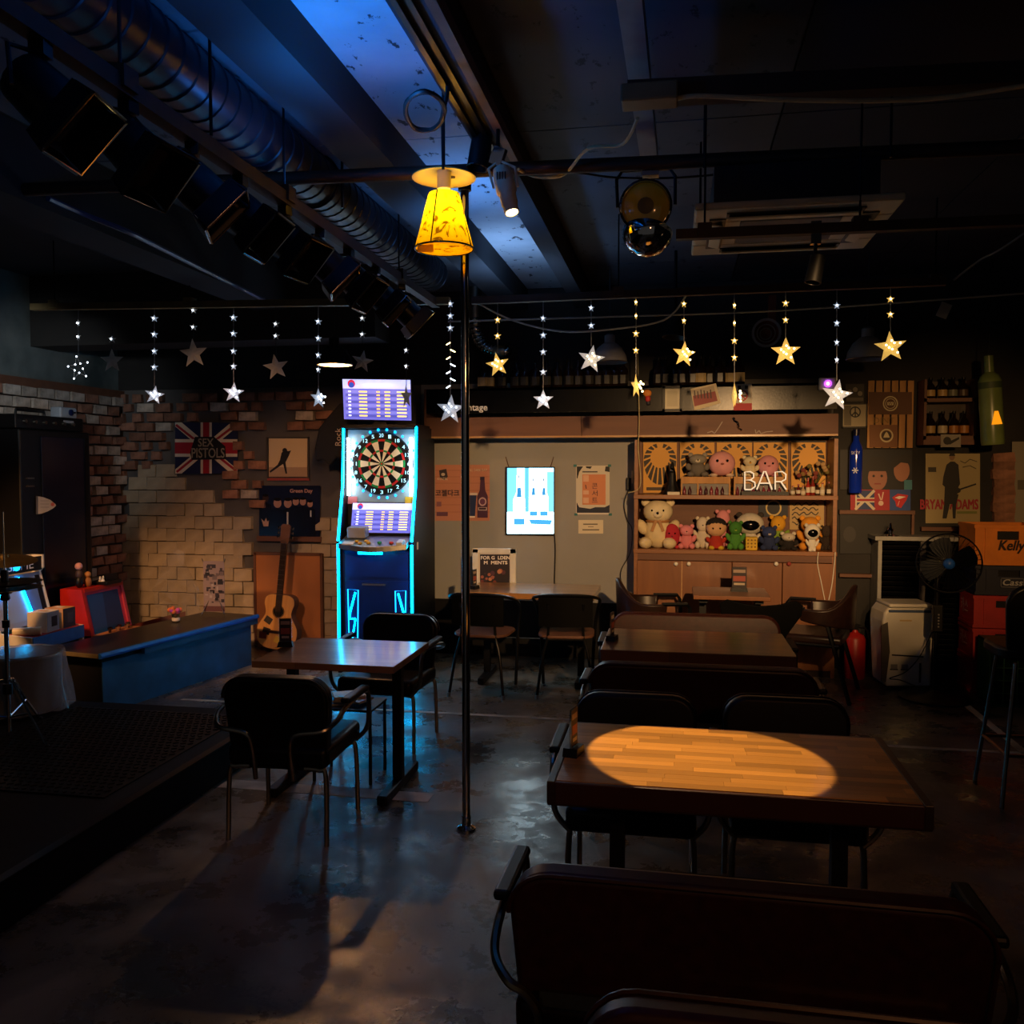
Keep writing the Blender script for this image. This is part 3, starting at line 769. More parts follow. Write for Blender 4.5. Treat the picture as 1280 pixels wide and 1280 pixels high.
# small black spot on the front rail
ra_, rb_ = G(845, 294, 2.66), G(1320, 274, 2.66); rp_ = min((ra_ + (rb_ - ra_) * k / 60 for k in range(61)), key=lambda q: abs(proj(q)[0] - 1016))
fs = thing('rail_spotlight', 'small black spotlight clipped to the rail under the air conditioner', 'lamp', rp_ - Vector((0, 0, .065)))
MB().tube([(0, 0, .02), (0, 0, -.06)], .008, 6).build('stem', 'dark_metal', fs)
MB().lathe([(0.0, 0.06), (0.03, 0.06), (0.033, -0.05), (0.028, -0.05), (0.025, 0), (0, 0)], 14, (0, 0, -0.10), (0.2, 0.1, 1)).build('housing', 'black', fs, True)
MB().box((0, 0, 0.05), (0.04, 0.03, 0.09)).build('clip', 'chrome', fs)

# ceiling cassette air conditioner
zc_ = 2.76
n0, n1, f0, f1 = G(872, 262, zc_), G(1134, 250, zc_), G(861, 319, zc_), G(1077, 312, zc_)
xa = (n0.x + f0.x) / 2; xb = (n1.x + f1.x) / 2; ya = (n0.y + n1.y) / 2; yb = (f0.y + f1.y) / 2
ac = thing('ceiling_air_conditioner', 'beige ceiling cassette air conditioner with dusty square panel', 'air conditioner', ((xa + xb) / 2, (ya + yb) / 2, zc_))
wx, wy = (xb - xa) / 2, (yb - ya) / 2
mb = MB()
mb.box2((-wx, -wy, 0), (wx, -wy + .2, .03)); mb.box2((-wx, wy - .2, 0), (wx, wy, .03)); mb.box2((-wx, -wy + .2, 0), (-wx + .2, wy - .2, .03)); mb.box2((wx - .2, -wy + .2, 0), (wx, wy - .2, .03))
mb.build('panel', 'cream_plastic', ac, bevel=0.008)
for (cx, cy, sx_, sy_) in ((0, -wy + .1, wx * 1.3, .05), (0, wy - .1, wx * 1.3, .05), (-wx + .1, 0, .05, wy * 1.2), (wx - .1, 0, .05, wy * 1.2)):
    MB().box((cx, cy, -0.002), (sx_ + .02, sy_ + .02, 0.006)).build('vent_slot', 'black', ac)
    MB().box((cx, cy, -0.012), (sx_, sy_ * .8, 0.008), (0.25 if sx_ > sy_ else 0, 0 if sx_ > sy_ else 0.25, 0)).build('vent_flap', 'cream_plastic', ac, bevel=0.003)
MB().box((0, 0, 0.02), (2 * wx - .38, 2 * wy - .38, 0.01)).build('grille_back', 'black', ac)
for k in range(24):
    MB().box((0, -wy + .22 + k * (2 * wy - .44) / 23, 0.006), (2 * wx - .4, 0.008, 0.012)).build('grille_slat', 'grey_plastic', ac)
MB().box2((-wx + .08, -wy + .08, .03), (wx - .08, wy - .08, .20)).build('casing', 'duct', ac)
for sx_ in (-1, 1):
    for sy_ in (-1, 1): MB().tube([(sx_ * (wx - .04), sy_ * (wy - .1), .2), (sx_ * (wx - .04), sy_ * (wy - .1), ZC - zc_)], .006, 6).build('hanger_rod', 'dark_metal', ac)

# pendant shades over the bar
def pendant(px, py, R_, Y, mat, label, lit=False):
    p = W(px, py, Y); s = mpp(p); r = R_ * s
    t = thing('pendant_lamp', label, 'lamp', p)
    pr = [(r, 0), (r * 0.95, r * .35), (r * .7, r * .8), (r * .4, r * 1.05), (r * .3, r * 1.1)]
    mb = MB().lathe(pr + [(a - .004, b - .003) for a, b in pr[::-1]], 24); mb.f = mb.f[:-2]
    mb.build('shade', mat, t, True)
    MB().lathe([(r * .3, r * 1.08), (r * .3, r * 1.5), (r * .15, r * 1.6)], 14).build('socket', mat, t, True)
    MB().lathe([(r, -.004), (r + .004, 0), (r, .004)], 24, caps=False).build('rim', 'steel', t, True)
    MB().ball((0, 0, r * .5), r * .28, 12, 8).build('bulb', 'bulb_soft' if lit else 'white_plastic', t, True)
    MB().tube([(0, 0, r * 1.5), (0, 0, ZC - p.z)], .004, 6).build('cord', 'cable_black', t)
    if lit:
        mb = MB().lathe([(a - .006, b - .001) for a, b in pr[:4]], 24, caps=False); mb.build('inner_reflector', 'cream_plastic', t, True)
        lamp('pendant_light', 'POINT', p + Vector((0, 0, r * .12)), 'ffb878', 22, 0.02)
pendant(418, 456, 22, 6.3, 'dark_metal', 'lit dark pendant lamp hanging left above the dart machine', True)
pendant(762, 453, 22, 7.0, 'grey_plastic', 'unlit grey pendant lamp hanging before the row of bottles')
pendant(1084, 449, 25, 6.9, 'grey_plastic', 'unlit grey pendant lamp hanging at right before the wooden board')
# round horn speaker and small dark lamp
hp = W(958, 416, 7.3)
hr = thing('round_horn', 'reddish round horn with pale ring above the bottles', 'speaker', hp)
MB().lathe([(.03, -.2), (.05, -.1), (.105, 0), (.112, .005), (.112, .012), (.098, .01), (.045, -.08), (0, -.09)], 24, (0, 0, 0), (-.05, -1, -.1)).build('horn', paint('6d3020', .5), hr, True)
MB().lathe([(.094, .012), (.114, .014), (.114, .006), (.094, .006)], 24, (0, 0, 0), (-.05, -1, -.1), caps=False).build('ring', 'grey_plastic', hr, True)
for k in range(2): MB().tube([(.07 - .025 * k) * Vector((math.cos(q * PI / 10), 0, math.sin(q * PI / 10))) + Vector((0, 0.02 + .03 * k, 0)) for q in range(20)], .005, 5, closed=True).build('inner_ring', 'grey_plastic', hr, True)
MB().tube([(0, .15, 0), (0, .47, .02)], .02, 8).build('wall_arm', 'dark_metal', hr); MB().box((0.05, .1, .17), (.06, .05, .28)).build('bracket', paint('6d3020', .5), hr)
bk = thing('bracket_lamp', 'small black spotlight hanging left of the round horn', 'lamp', W(844, 412, 6.6))
MB().lathe([(.0, .1), (.03, .1), (.045, .02), (.09, -.06), (.085, -.06), (.04, .01), (0, .02)], 18, (0, 0, 0), (.1, .1, 1)).build('shade', 'black', bk, True)
MB().tube([(0, 0, .09), (0, 0, ZC - bk.location.z)], .012, 8).build('stem', 'dark_metal', bk)
hk = thing('hanging_tag', 'small grey card hanging under the dark ceiling at right', 'card', W(1180, 388, 6.5))
MB().box((0, 0, 0), (.07, .008, .1), (0, .4, 0)).build('card', 'grey_plastic', hk)
MB().tube([(0, 0, .05), (.02, 0, ZC - hk.location.z)], .002, 5).build('string', 'cable_black', hk)
for nm, pts, lb in (('sagging_wire', [W(592, 376, 5.6), W(640, 400, 5.7), W(700, 414, 5.7), W(760, 412, 5.7), W(830, 400, 5.7), W(860, 366, 5.6)], 'thin wire sagging behind the star lights over the bottles'),
                    ('tight_wire', [W(560, 402, 5.8), W(760, 396, 5.8), W(980, 388, 5.8), W(1290, 366, 5.8)], 'taut wire running level behind the star lights'),
                    ('twisted_wire', [W(1192, 350, 5.6), W(1225, 325, 5.5), W(1250, 312, 5.4), W(1290, 285, 5.3)], 'pale twisted wire rising from the rail end at right')):
    wire(nm, pts, 0.006, 'grey_plastic', lb)

# star light strings
def star_mesh(r, t=0.28, inner=0.42, n=5):
    vs = []; 
    for k in range(2 * n):
        a = PI / 2 + PI * k / n; q = r if k % 2 == 0 else r * inner
        vs.append((q * math.cos(a), 0, q * math.sin(a)))
    vs += [(0, -r * t, 0), (0, r * t, 0)]
    fs = [(k, (k + 1) % (2 * n), 2 * n) for k in range(2 * n)] + [((k + 1) % (2 * n), k, 2 * n + 1) for k in range(2 * n)]
    return vs, fs
STR = [(98, 383, [404, 421], 460, 13, 0, 'dots'), (140, 382, [424], 451, 14, .1, 'off'), (193, 382, [398, 418, 439, 459], 494, 11, 0.5, 'cool'), (242, 382, [388, 409], 442, 17, .1, 'off'),
       (292, 381, [397, 417, 439, 458], 491, 12, .5, 'cool'), (345, 381, [405, 420], 459, 15, .2, 'off'), (398, 380, [402, 423, 444, 462], 498, 12, 1.1, 'cool'), (453, 379, [398, 418], 452, 13, .5, 'off'),
       (508, 378, [418, 438, 458], 496, 14, 1.4, 'off'), (563, 377, [380, 395, 410], 512, 17, 0, 'cool'), (622, 376, [400, 420], 456, 14, 0, 'warm'), (679, 374, [398, 419, 440, 465], 500, 12, .1, 'cool'),
       (739, 371, [385, 407], 449, 16, .2, 'mix'), (795, 369, [378, 395, 417, 438], 483, 14, 1.2, 'warm'), (855, 366, [380, 401], 443, 15, .5, 'warm'), (918, 364, [382, 404, 426, 447], 495, 15, 1.4, 'warm'),
       (982, 361, [379, 400], 440, 17, 0, 'warm'), (1046, 358, [382, 404, 428, 450], 494, 18, .1, 'mix'), (1113, 355, [374, 393], 434, 18, 0, 'warm')]
for i, (x, y0, small, yb_, r, rot, kind) in enumerate(STR):
    t = thing('star_light_string', '', 'star lights', (0, 0, 0), 0, 'star light strings on the rails')
    tone = {'off': 'unlit grey', 'cool': 'cool white', 'warm': 'warm yellow', 'mix': 'softly lit white', 'dots': 'faint dotted'}[kind]
    tag(t, '%s star light string, %s from the left along the rails' % (tone, ords[i]), 'star lights', 'star light strings on the rails')
    top = W(x, y0, YS); s = mpp(top)
    MB().tube([top, W(x, yb_ - r, YS)], 0.0022, 5).build('cord', 'cable_black' if kind == 'off' else 'grey_plastic', t)
    sm = {'off': 'star_off', 'cool': 'star_cool', 'warm': 'star_warm', 'mix': 'star_cool', 'dots': 'star_off'}[kind]
    for j, y in enumerate(small):
        vs, fs = star_mesh(5.2 * s)
        c = W(x, y, YS); a = (rot * .5 + (j * 1.3 + i) % 1.1 - .4)
        MB().add(vs, fs, None, Matrix.Translation(c) @ Matrix.Rotation(a, 4, 'Z')).build('small_star', sm if kind != 'mix' else 'star_cool', t)
        MB().ball(c + Vector((0, -.012, 0)), .0065, 6, 4).build('led', 'led_warm' if kind == 'warm' else 'led_cool', t)
    vs, fs = star_mesh(r * 1.12 * s, .2)
    c = W(x, yb_, YS)
    mx = Matrix.Translation(c) @ Matrix.Rotation(rot, 4, 'Z') @ Matrix.Rotation(.08 * ((i * 7) % 5 - 2), 4, 'Y')
    if kind == 'dots':
        for k in range(10): MB().ball(mx @ Vector(vs[k]), .006, 6, 4).build('led', 'led_cool', t)
        MB().tube([mx @ Vector(v) for v in vs[:10]], .002, 4, closed=True).build('big_star', 'star_off', t)
    else:
        MB().add(vs, fs, None, mx).build('big_star', 'star_cool' if kind == 'mix' else sm, t)
        if kind != 'off':
            for k in range(7):
                v = Vector(vs[(k * 3) % 10]) * (.35 + .08 * (k % 4)); v.y = -.035 * r / 15
                MB().ball(mx @ v, .0065, 6, 4).build('led', 'led_warm' if kind in ('warm', 'mix') else 'led_cool', t)
    if x == 563:
        for k in range(7): MB().tube([W(x, 428 + k * 9, YS), W(x + (6 if k % 2 else -5), 431 + k * 9, YS)], .0035, 5).build('icicle_bulb', 'led_warm' if k < 3 else 'led_cool', t)
# ================================================================ seats and tables
def cushion(w, d, h, c, r=0.06, lean=0.0):
    """rounded upholstered block (superellipse outline in x/z or x/y)"""
    pass
def rounded_panel(w, h, t, rad, n=6, top_only=True):
    pts = []
    if top_only: pts = [(-w / 2 + .02, -h / 2), (w / 2 - .02, -h / 2)]
    else:
        for k in range(n + 1):
            a = PI + k * PI / 2 / n; pts.append((-w / 2 + rad + rad * math.cos(a), -h / 2 + rad + rad * math.sin(a)))
        for k in range(n + 1):
            a = 1.5 * PI + k * PI / 2 / n; pts.append((w / 2 - rad + rad * math.cos(a), -h / 2 + rad + rad * math.sin(a)))
    for k in range(n + 1):
        a = k * PI / 2 / n; pts.append((w / 2 - rad + rad * math.cos(a), h / 2 - rad + rad * math.sin(a)))
    for k in range(n + 1):
        a = PI / 2 + k * PI / 2 / n; pts.append((-w / 2 + rad + rad * math.cos(a), h / 2 - rad + rad * math.sin(a)))
    return pts
def make_seat(name, w, leather, frame, cat, bench=False):
    """vintage tubular armchair or bench, facing +y, origin on the floor under the seat"""
    t = thing(name, '', cat)
    h = w / 2
    MB().box((0, .02, .395), (w - .02, .48, .10)).build('seat', leather, t, True, .03, 3)
    mx = Matrix.Translation((0, -.22, .575)) @ Matrix.Rotation(.12, 4, 'X')
    MB().prism(rounded_panel(w, .37, .07, .10), .07, mx).build('backrest', leather, t, True, .018, 3)
    # piping round the top of the back
    pts = rounded_panel(w, .37, .07, .10)[1:]
    MB().tube([mx @ Vector((p[0], -.002, p[1])) for p in pts], .006, 6).build('back_piping', leather, t, True)
    xi = h - .08 if bench else h * .36
    zc = .52 if not bench else .50
    for s in (-1, 1):
        P = [(s * xi, -.24, .30), (s * xi, -.275, zc - .06), (s * (xi + .03), -.285, zc), (s * (h - .01), -.28, zc + .02), (s * (h + .035), -.22, zc + .05), (s * (h + .04), -.12, .60), (s * (h + .04), .15, .615), (s * (h + .04), .225, .57), (s * (h + .03), .235, .42), (s * (h - .03), .235, .345)]
        MB().tube([Vector(p) for p in P], .0115, 8, smooth_steps=5).build('arm_tube', frame, t, True)
        MB().box((s * (h + .04), .03, .632), (.045, .30, .028), (-.03, 0, 0)).build('arm_pad', 'black', t, bevel=.01)
        for y in (-.21, .20):
            MB().tube([Vector(p) for p in ((s * (h - .12), y, .345), (s * (h - .05), y, .34), (s * (h - .02), y + (.0), .31), (s * (h - .015), y * 1.06, .0))], .0115, 8, smooth_steps=4).build('leg', frame, t, True)
    MB().box((0, 0, .343), (w - .08, .42, .012)).build('seat_frame', 'dark_metal', t)
    if bench:
        MB().box((0, -.262, zc - .02), (2 * xi, .012, .035)).build('back_rail', frame, t)
    return t
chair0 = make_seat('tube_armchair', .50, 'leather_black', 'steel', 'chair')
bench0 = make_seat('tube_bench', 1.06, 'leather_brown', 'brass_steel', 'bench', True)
_u = set()
def put(proto, x, y, rz, label, group):
    o = proto if proto.name not in _u else dup(proto)
    _u.add(proto.name); o.location = (x, y, 0); o.rotation_euler = (0, 0, rz); tag(o, label, o['category'], group); return o
def at_floor(px, Y): return W(px, 900, Y).x
put(chair0, at_floor(369, 3.88), 3.88, 0.03, 'black tubular armchair with its back to us at the cyan lit table', 'tubular armchairs')
put(chair0, at_floor(487, 5.20), 5.20, PI - .05, 'black tubular armchair facing us behind the cyan lit table', 'tubular armchairs')
put(chair0, at_floor(792, 3.45), 3.45, PI, 'dark tubular armchair behind the spotlit table, the left one', 'tubular armchairs')
put(chair0, at_floor(990, 3.50), 3.50, PI, 'dark tubular armchair behind the spotlit table, the right one', 'tubular armchairs')
put(bench0, at_floor(940, 2.32) - .045, 2.21, -.01, 'brown leather bench in the foreground with its back to us', 'tubular benches')
put(bench0, at_floor(1018, 1.52) + .14, 1.31, PI, 'brown leather bench at the bottom edge, only its top showing', 'tubular benches')
put(bench0, at_floor(874, 4.45), 4.45, 0.0, 'dark bench with its back to us before the second table', 'tubular benches')
put(bench0, at_floor(868, 5.52), 5.52, PI, 'brown bench facing us on the far side of the second table', 'tubular benches')

# --- tables
def table_legs(t, w, h, foot=.56, mat='black'):
    for s in (-1, 1):
        MB().box2((s * w - .025, -.025, .05), (s * w + .025, .025, h)).build('leg', mat, t)
        MB().box((s * w, 0, .03), (.05, foot, .05)).build('foot', mat, t, bevel=.008)
        MB().box((s * w, 0, h - .02), (.06, foot * .8, .03)).build('bracket', mat, t)
    MB().box2((-w, -.02, h * .42), (w, .02, h * .42 + .045)).build('stretcher', mat, t)
def block_table(name, cx, cy, w, d, h, th, mat, label, legw, rz=0):
    t = thing(name, label, 'table', (cx, cy, 0), rz)
    MB().box((0, 0, h - th / 2), (w, d, th)).build('top', mat, t, bevel=.004)
    table_legs(t, legw, h - th, d * .85)
    return t
# spotlit table with real staves
H1 = .735
nl, fl_ = G(682, 977, H1), G(714, 906, H1); nr, fr = G(1164, 1008, H1), G(1101, 918, H1)
cx = (nl.x + fl_.x + nr.x + fr.x) / 4; cy = (nl.y + fl_.y + nr.y + fr.y) / 4
w1 = ((nr.x + fr.x) - (nl.x + fl_.x)) / 2; d1 = ((fl_.y + fr.y) - (nl.y + nr.y)) / 2
t1 = thing('butcher_block_table', 'thick butcher block table lit by a round warm spotlight', 'table', (cx, cy, 0))
MB().box((0, 0, H1 - .04), (w1, d1, .07)).build('core', 'wood_dark', t1, bevel=.004)
for s in (-1, 1):
    MB().box((s * (w1 / 2 - .012), 0, H1 - .0335), (.026, d1 + .004, .071)).build('end_edge', 'wood_dark', t1, bevel=.003)
    MB().box((0, s * (d1 / 2 - .006), H1 - .0345), (w1 - .05, .016, .069)).build('long_edge', paint('3c1c12', .4), t1, bevel=.003)
stv = MB().box((0, 0, 0), (1, 1, 1)).build('stave', 'stave_wood'); sme = stv.data; bpy.data.objects.remove(stv)
rows = 16; rh = (d1 - .03) / rows; rn = random.Random(11)
for r_ in range(rows):
    x = -w1 / 2 + .026
    while x < w1 / 2 - .03:
        L = min(rn.uniform(.16, .42), w1 / 2 - .026 - x)
        o = bpy.data.objects.new('stave', sme); COL.objects.link(o); o.parent = t1
        o.scale = (L - .0008, rh - .0008, .008 + rn.uniform(0, .0006)); o.location = (x + L / 2, -d1 / 2 + .015 + (r_ + .5) * rh, H1 - .003)
        x += L
table_legs(t1, .36, H1 - .07, d1 * .85)
# second table
H2 = .735
nl, fl_ = G(742, 811, H2), G(768, 787, H2); nr, fr = G(1010, 822, H2), G(965, 790, H2)
cx = (nl.x + fl_.x + nr.x + fr.x) / 4; cy = (nl.y + fl_.y + nr.y + fr.y) / 4
w2 = ((nr.x + fr.x) - (nl.x + fl_.x)) / 2; d2 = ((fl_.y + fr.y) - (nl.y + nr.y)) / 2
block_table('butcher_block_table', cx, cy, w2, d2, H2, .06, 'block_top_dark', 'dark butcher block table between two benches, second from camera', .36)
T2 = (cx, cy)
# left table
HL = .72
nl, fl_ = G(314, 828, HL), G(370, 799, HL); nr, fr = G(502, 832, HL), G(533, 800, HL)
cx = (nl.x + fl_.x + nr.x + fr.x) / 4; cy = (nl.y + fl_.y + nr.y + fr.y) / 4
w3 = ((nr.x + fr.x) - (nl.x + fl_.x)) / 2; d3 = ((fl_.y + fr.y) - (nl.y + nr.y)) / 2
t3 = thing('wooden_table', 'pale wooden table glowing cyan, in front of the dart machine', 'table', (cx, cy, 0))
MB().box((0, 0, HL - .0175), (w3, d3, .035)).build('top', 'block_top', t3, bevel=.003)
for s, sy in ((-1, 0), (1, 0)):
    MB().box2((s * (w3 / 2 - .08) - .025, -.025, .04), (s * (w3 / 2 - .08) + .025, .025, HL - .035)).build('leg', 'black', t3)
    MB().box((s * (w3 / 2 - .08), 0, .025), (.055, .56, .05)).build('foot', 'black', t3, bevel=.008)
T3 = (cx, cy, w3, d3)
# low tray with books and boxes between the two left chairs
bb = thing('magazine_stand', 'small dark stand holding magazines under the cyan lit table', 'stand', (cx - .02, cy + .12, 0))
MB().box((0, 0, .40), (.34, .26, .012)).build('tray', 'black', bb)
for sx in (-1, 1):
    for sy in (-1, 1): MB().tube([(sx * .16, sy * .12, .4), (sx * .16, sy * .12, 0)], .009, 6).build('leg', 'black', bb)
for k, (c, x, a) in enumerate((('2a5fae', -.1, .2), ('8c2430', .02, -.3), ('d8b040', -.02, .5))):
    b = thing('magazine', ('blue magazine on the stand under the cyan lit table', 'red magazine on the stand under the cyan lit table', 'yellow magazine on the stand under the cyan lit table')[k], 'magazine', (cx - .02 + x, cy + .10 + k * .03, .412 + k * .014), a)
    MB().box((0, 0, 0), (.17, .13, .011)).build('pages', 'paper_white', b)
    MB().box((0, 0, .006), (.172, .132, .002)).build('cover', paint(c, .35), b)
    MB().box((.02, -.02, .0075), (.09, .03, .001)).build('title_band', 'paper_white', b)
# wall table
HW = .74
nl, nr = G(575, 742, HW), G(744, 742, HW); fr = G(750, 731, HW)
cx = (nl.x + nr.x) / 2; y0 = nl.y * .5 + nr.y * .5; y1 = min(fr.y, 7.7)
tw = block_table('wall_table', cx, (y0 + y1) / 2, nr.x - nl.x, y1 - y0, HW, .045, 'block_top', 'pale wooden table against the grey wall under the lightbox', .38)
TW = (cx, y0, y1)
# table before the cabinet
HC = .77
nl, nr = G(868, 752, HC), G(968, 752, HC)
tc_ = block_table('small_table', (nl.x + nr.x) / 2, 6.78, nr.x - nl.x, .5, HC, .03, 'wood_door', 'brown wooden table in front of the cabinet doors', .2)
TC = ((nl.x + nr.x) / 2, 6.78)

# table card stands
def card(x, y, z, rz, label, h=.13, w=.07):
    t = thing('menu_stand', label, 'menu stand', (x, y, z), rz, 'menu stands on the tables')
    MB().prism([(-w / 2 - .008, 0), (w / 2 + .008, 0), (w / 2, .028), (-w / 2, .028)], .05, Matrix.Translation((0, -.025, 0))).build('base', 'black', t)
    MB().box((0, 0, .028 + h / 2), (w, .004, h)).build('sheet', 'clear_glass', t)
    F = Flat(0, conv=lambda x, y: Vector((x, -.0025, .03 + y)))
    F.rect(-w / 2 + .003, h - .005, w / 2 - .003, 0, '2b2326'); F.rect(-w / 2 + .01, h * .85, w / 2 - .01, h * .7, 'a08a78'); F.rect(-w / 2 + .01, h * .55, w / 2 - .01, h * .3, '9c4a3a'); F.rect(-w / 2 + .015, h * .22, w / 2 - .015, h * .12, 'b8a890')
    F.build('printed_card', 'print', t)
p = G(357, 808, HL); card(p.x, p.y, HL, .25, 'menu card in black base on the cyan lit table')
p = G(717, 943, H1); card(p.x, p.y, H1 + .001, 1.35, 'menu card in black base on the spotlit table')
p = G(765, 800, H2); card(p.x, p.y, H2, 1.35, 'menu card in black base on the second table')
p = G(593, 736, HW); card(p.x, p.y, HW, 1.3, 'menu card in black base on the wall table')
p = W(924, 733, 6.8); card(p.x, p.y, HC, 0, 'menu card in black base on the small brown table', .16, .11)

# --- black metal hoop chairs at the wall table
def hoop_chair():
    t = thing('hoop_chair', '', 'chair')
    MB().prism(rounded_panel(.42, .42, .02, .12, top_only=False), .022, Matrix.Translation((0, -.01, .44)) @ Matrix.Rotation(PI / 2, 4, 'X')).build('seat', 'wood_brown', t, bevel=.006)
    P = [(-.19, .20, 0), (-.21, .2, .42), (-.235, .16, .60), (-.25, .0, .69), (-.23, -.17, .74), (-.12, -.245, .765), (.12, -.245, .765), (.23, -.17, .74), (.25, 0, .69), (.235, .16, .60), (.21, .2, .42), (.19, .20, 0)]
    MB().tube([Vector(p) for p in P], .0125, 8, smooth_steps=5).build('hoop_tube', 'dark_metal', t, True)
    for s in (-1, 1):
        MB().tube([Vector(p) for p in ((s * .13, -.235, .70), (s * .13, -.2, .47), (s * .17, -.22, .3), (s * .21, -.27, 0.0))], .011, 8, smooth_steps=4).build('leg', 'dark_metal', t, True)
        MB().lathe([(.014, 0), (.014, .03)], 8, (s * .21, -.27, 0)).build('foot_cap', 'aluminium', t)
    n = 8; vs = []
    for k in range(n + 1):
        x = -.2 + .4 * k / n; y = -.245 + .25 * x * x * 6 * .35
        for (dy, z) in ((0, .53), (0, .755), (.012, .755), (.012, .53)): vs.append((x, y + dy, z))
    fs = []
    for k in range(n):
        for j in range(4): q = (j + 1) % 4; fs.append((k * 4 + j, k * 4 + q, k * 4 + 4 + q, k * 4 + 4 + j))
    fs += [(0, 1, 2, 3), tuple(n * 4 + j for j in (3, 2, 1, 0))]
    MB().add(vs, fs).build('backrest', 'black_matte', t, True)
    MB().tube([(-.19, .2, .43), (.19, .2, .43)], .01, 6).build('cross_tube', 'dark_metal', t)
    MB().tube([(-.14, -.2, .43), (.14, -.2, .43)], .01, 6).build('cross_tube', 'dark_metal', t)
    return t
hc = hoop_chair()
hc.location = (at_floor(607, 6.55), 6.55, 0); hc.rotation_euler = (0, 0, -.06); tag(hc, 'black hoop backed metal chair at the wall table, nearer the pole', 'chair', 'hoop chairs at the wall table')
dup(hc, (at_floor(708, 6.62), 6.62, 0), .08, 'black hoop backed metal chair at the wall table, nearer the cabinet', 'hoop chairs at the wall table')

# --- brown bucket armchairs in front of the cabinet
def bucket_chair():
    t = thing('bucket_chair', '', 'chair')
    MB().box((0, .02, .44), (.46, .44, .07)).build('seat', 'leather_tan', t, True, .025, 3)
    # wrapped shell: high at the back, low arms
    n = 20; vs = []; fs = []
    for k in range(n + 1):
        a = PI * (1.0 + (k - n / 2) / n * 1.25) + PI / 2      # centred on -y
        f = abs(k - n / 2) / (n / 2)
        zt = .84 - .17 * (1 - math.cos(min(1, f * 1.5) * PI)) / 2
        zb = .50 + .08 * f
        for rr, z in ((.27, zb), (.285, zt), (.245, zt), (.23, zb)):
            vs.append((rr * math.cos(a), rr * math.sin(a) * .95, z))
    for k in range(n):
        for j in range(4): q = (j + 1) % 4; fs.append((k * 4 + j, k * 4 + q, k * 4 + 4 + q, k * 4 + 4 + j))
    fs += [(0, 1, 2, 3), tuple(n * 4 + j for j in (3, 2, 1, 0))]
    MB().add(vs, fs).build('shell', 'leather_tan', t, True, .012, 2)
    for s in (-1, 1):
        MB().tube([Vector(p) for p in ((s * .26, .06, .67), (s * .25, .25, .67), (s * .24, .27, .64), (s * .27, .31, 0))], .016, 6).build('leg', 'black', t)
        MB().tube([Vector(p) for p in ((s * .24, -.1, .55), (s * .27, -.26, 0))], .016, 6).build('leg', 'black', t)
        MB().tube([Vector(p) for p in ((s * .25, .28, .41), (s * .25, -.18, .41))], .012, 6).build('side_rail', 'black', t)
    MB().tube([(-.25, .27, .41), (.25, .27, .41)], .012, 6).build('front_rail', 'black', t)
    return t
bc = bucket_chair()
p = W(812, 800, 6.95); bc.location = (p.x, p.y, 0); bc.rotation_euler = (0, 0, -PI / 2 + .15); tag(bc, 'brown leather bucket armchair facing right beside the cabinet', 'chair', 'bucket armchairs')
p = W(1022, 850, 6.9); dup(bc, (p.x, p.y, 0), PI / 2 - .3, 'brown leather bucket armchair facing left beside the fire extinguisher', 'bucket armchairs')
# black butterfly back chair
bf = thing('butterfly_chair', 'black chair with a wide butterfly back at the small brown table', 'chair', (W(947, 800, 6.25).x, 6.25, 0))
sh = [(-.12, -.2), (.12, -.2), (.17, -.08), (.26, .06), (.27, .13), (.22, .16), (.1, .13), (0, .12), (-.1, .13), (-.22, .16), (-.27, .13), (-.26, .06), (-.17, -.08)]
MB().prism(sh, .014, Matrix.Translation((0, -.2, .66)) @ Matrix.Rotation(.12, 4, 'X')).build('backrest', 'black_matte', bf, True, .005)
MB().prism(rounded_panel(.42, .4, .02, .15, top_only=False), .014, Matrix.Translation((0, .02, .45)) @ Matrix.Rotation(PI / 2, 4, 'X')).build('seat', 'black_soft', bf, bevel=.005)
for sx in (-1, 1):
    for sy in (-1, 1): MB().tube([(sx * .1, sy * .1, .43), (sx * .19, sy * .2, .40), (sx * .23, sy * .24, 0)], .009, 6).build('leg', 'dark_metal', bf)
# bar stool at the right edge
q0 = G(1252, 1010); 
bsn = thing('bar_stool', 'tall bar stool with thin metal legs at the right edge', 'stool', (q0.x + .2, q0.y + .2, 0))
MB().prism(rounded_panel(.42, .42, .02, .14, top_only=False), .06, Matrix.Translation((0, 0, .74)) @ Matrix.Rotation(PI / 2, 4, 'X')).build('seat', 'leather_black', bsn, True, .015)
MB().prism(rounded_panel(.40, .34, .04, .1), .04, Matrix.Translation((0, -.19, .95)) @ Matrix.Rotation(.15, 4, 'X')).build('backrest', 'leather_black', bsn, True, .012)
for sx in (-1, 1):
    for sy in (-1, 1): MB().tube([(sx * .13, sy * .13, .72), (sx * .2, sy * .2, 0)], .011, 8).build('leg', 'steel', bsn, True)
for a, b in (((-1, -1), (1, -1)), ((1, -1), (1, 1)), ((1, 1), (-1, 1)), ((-1, 1), (-1, -1))):
    MB().tube([(a[0] * .175, a[1] * .175, .26), (b[0] * .175, b[1] * .175, .26)], .009, 6).build('foot_rail', 'steel', bsn, True)
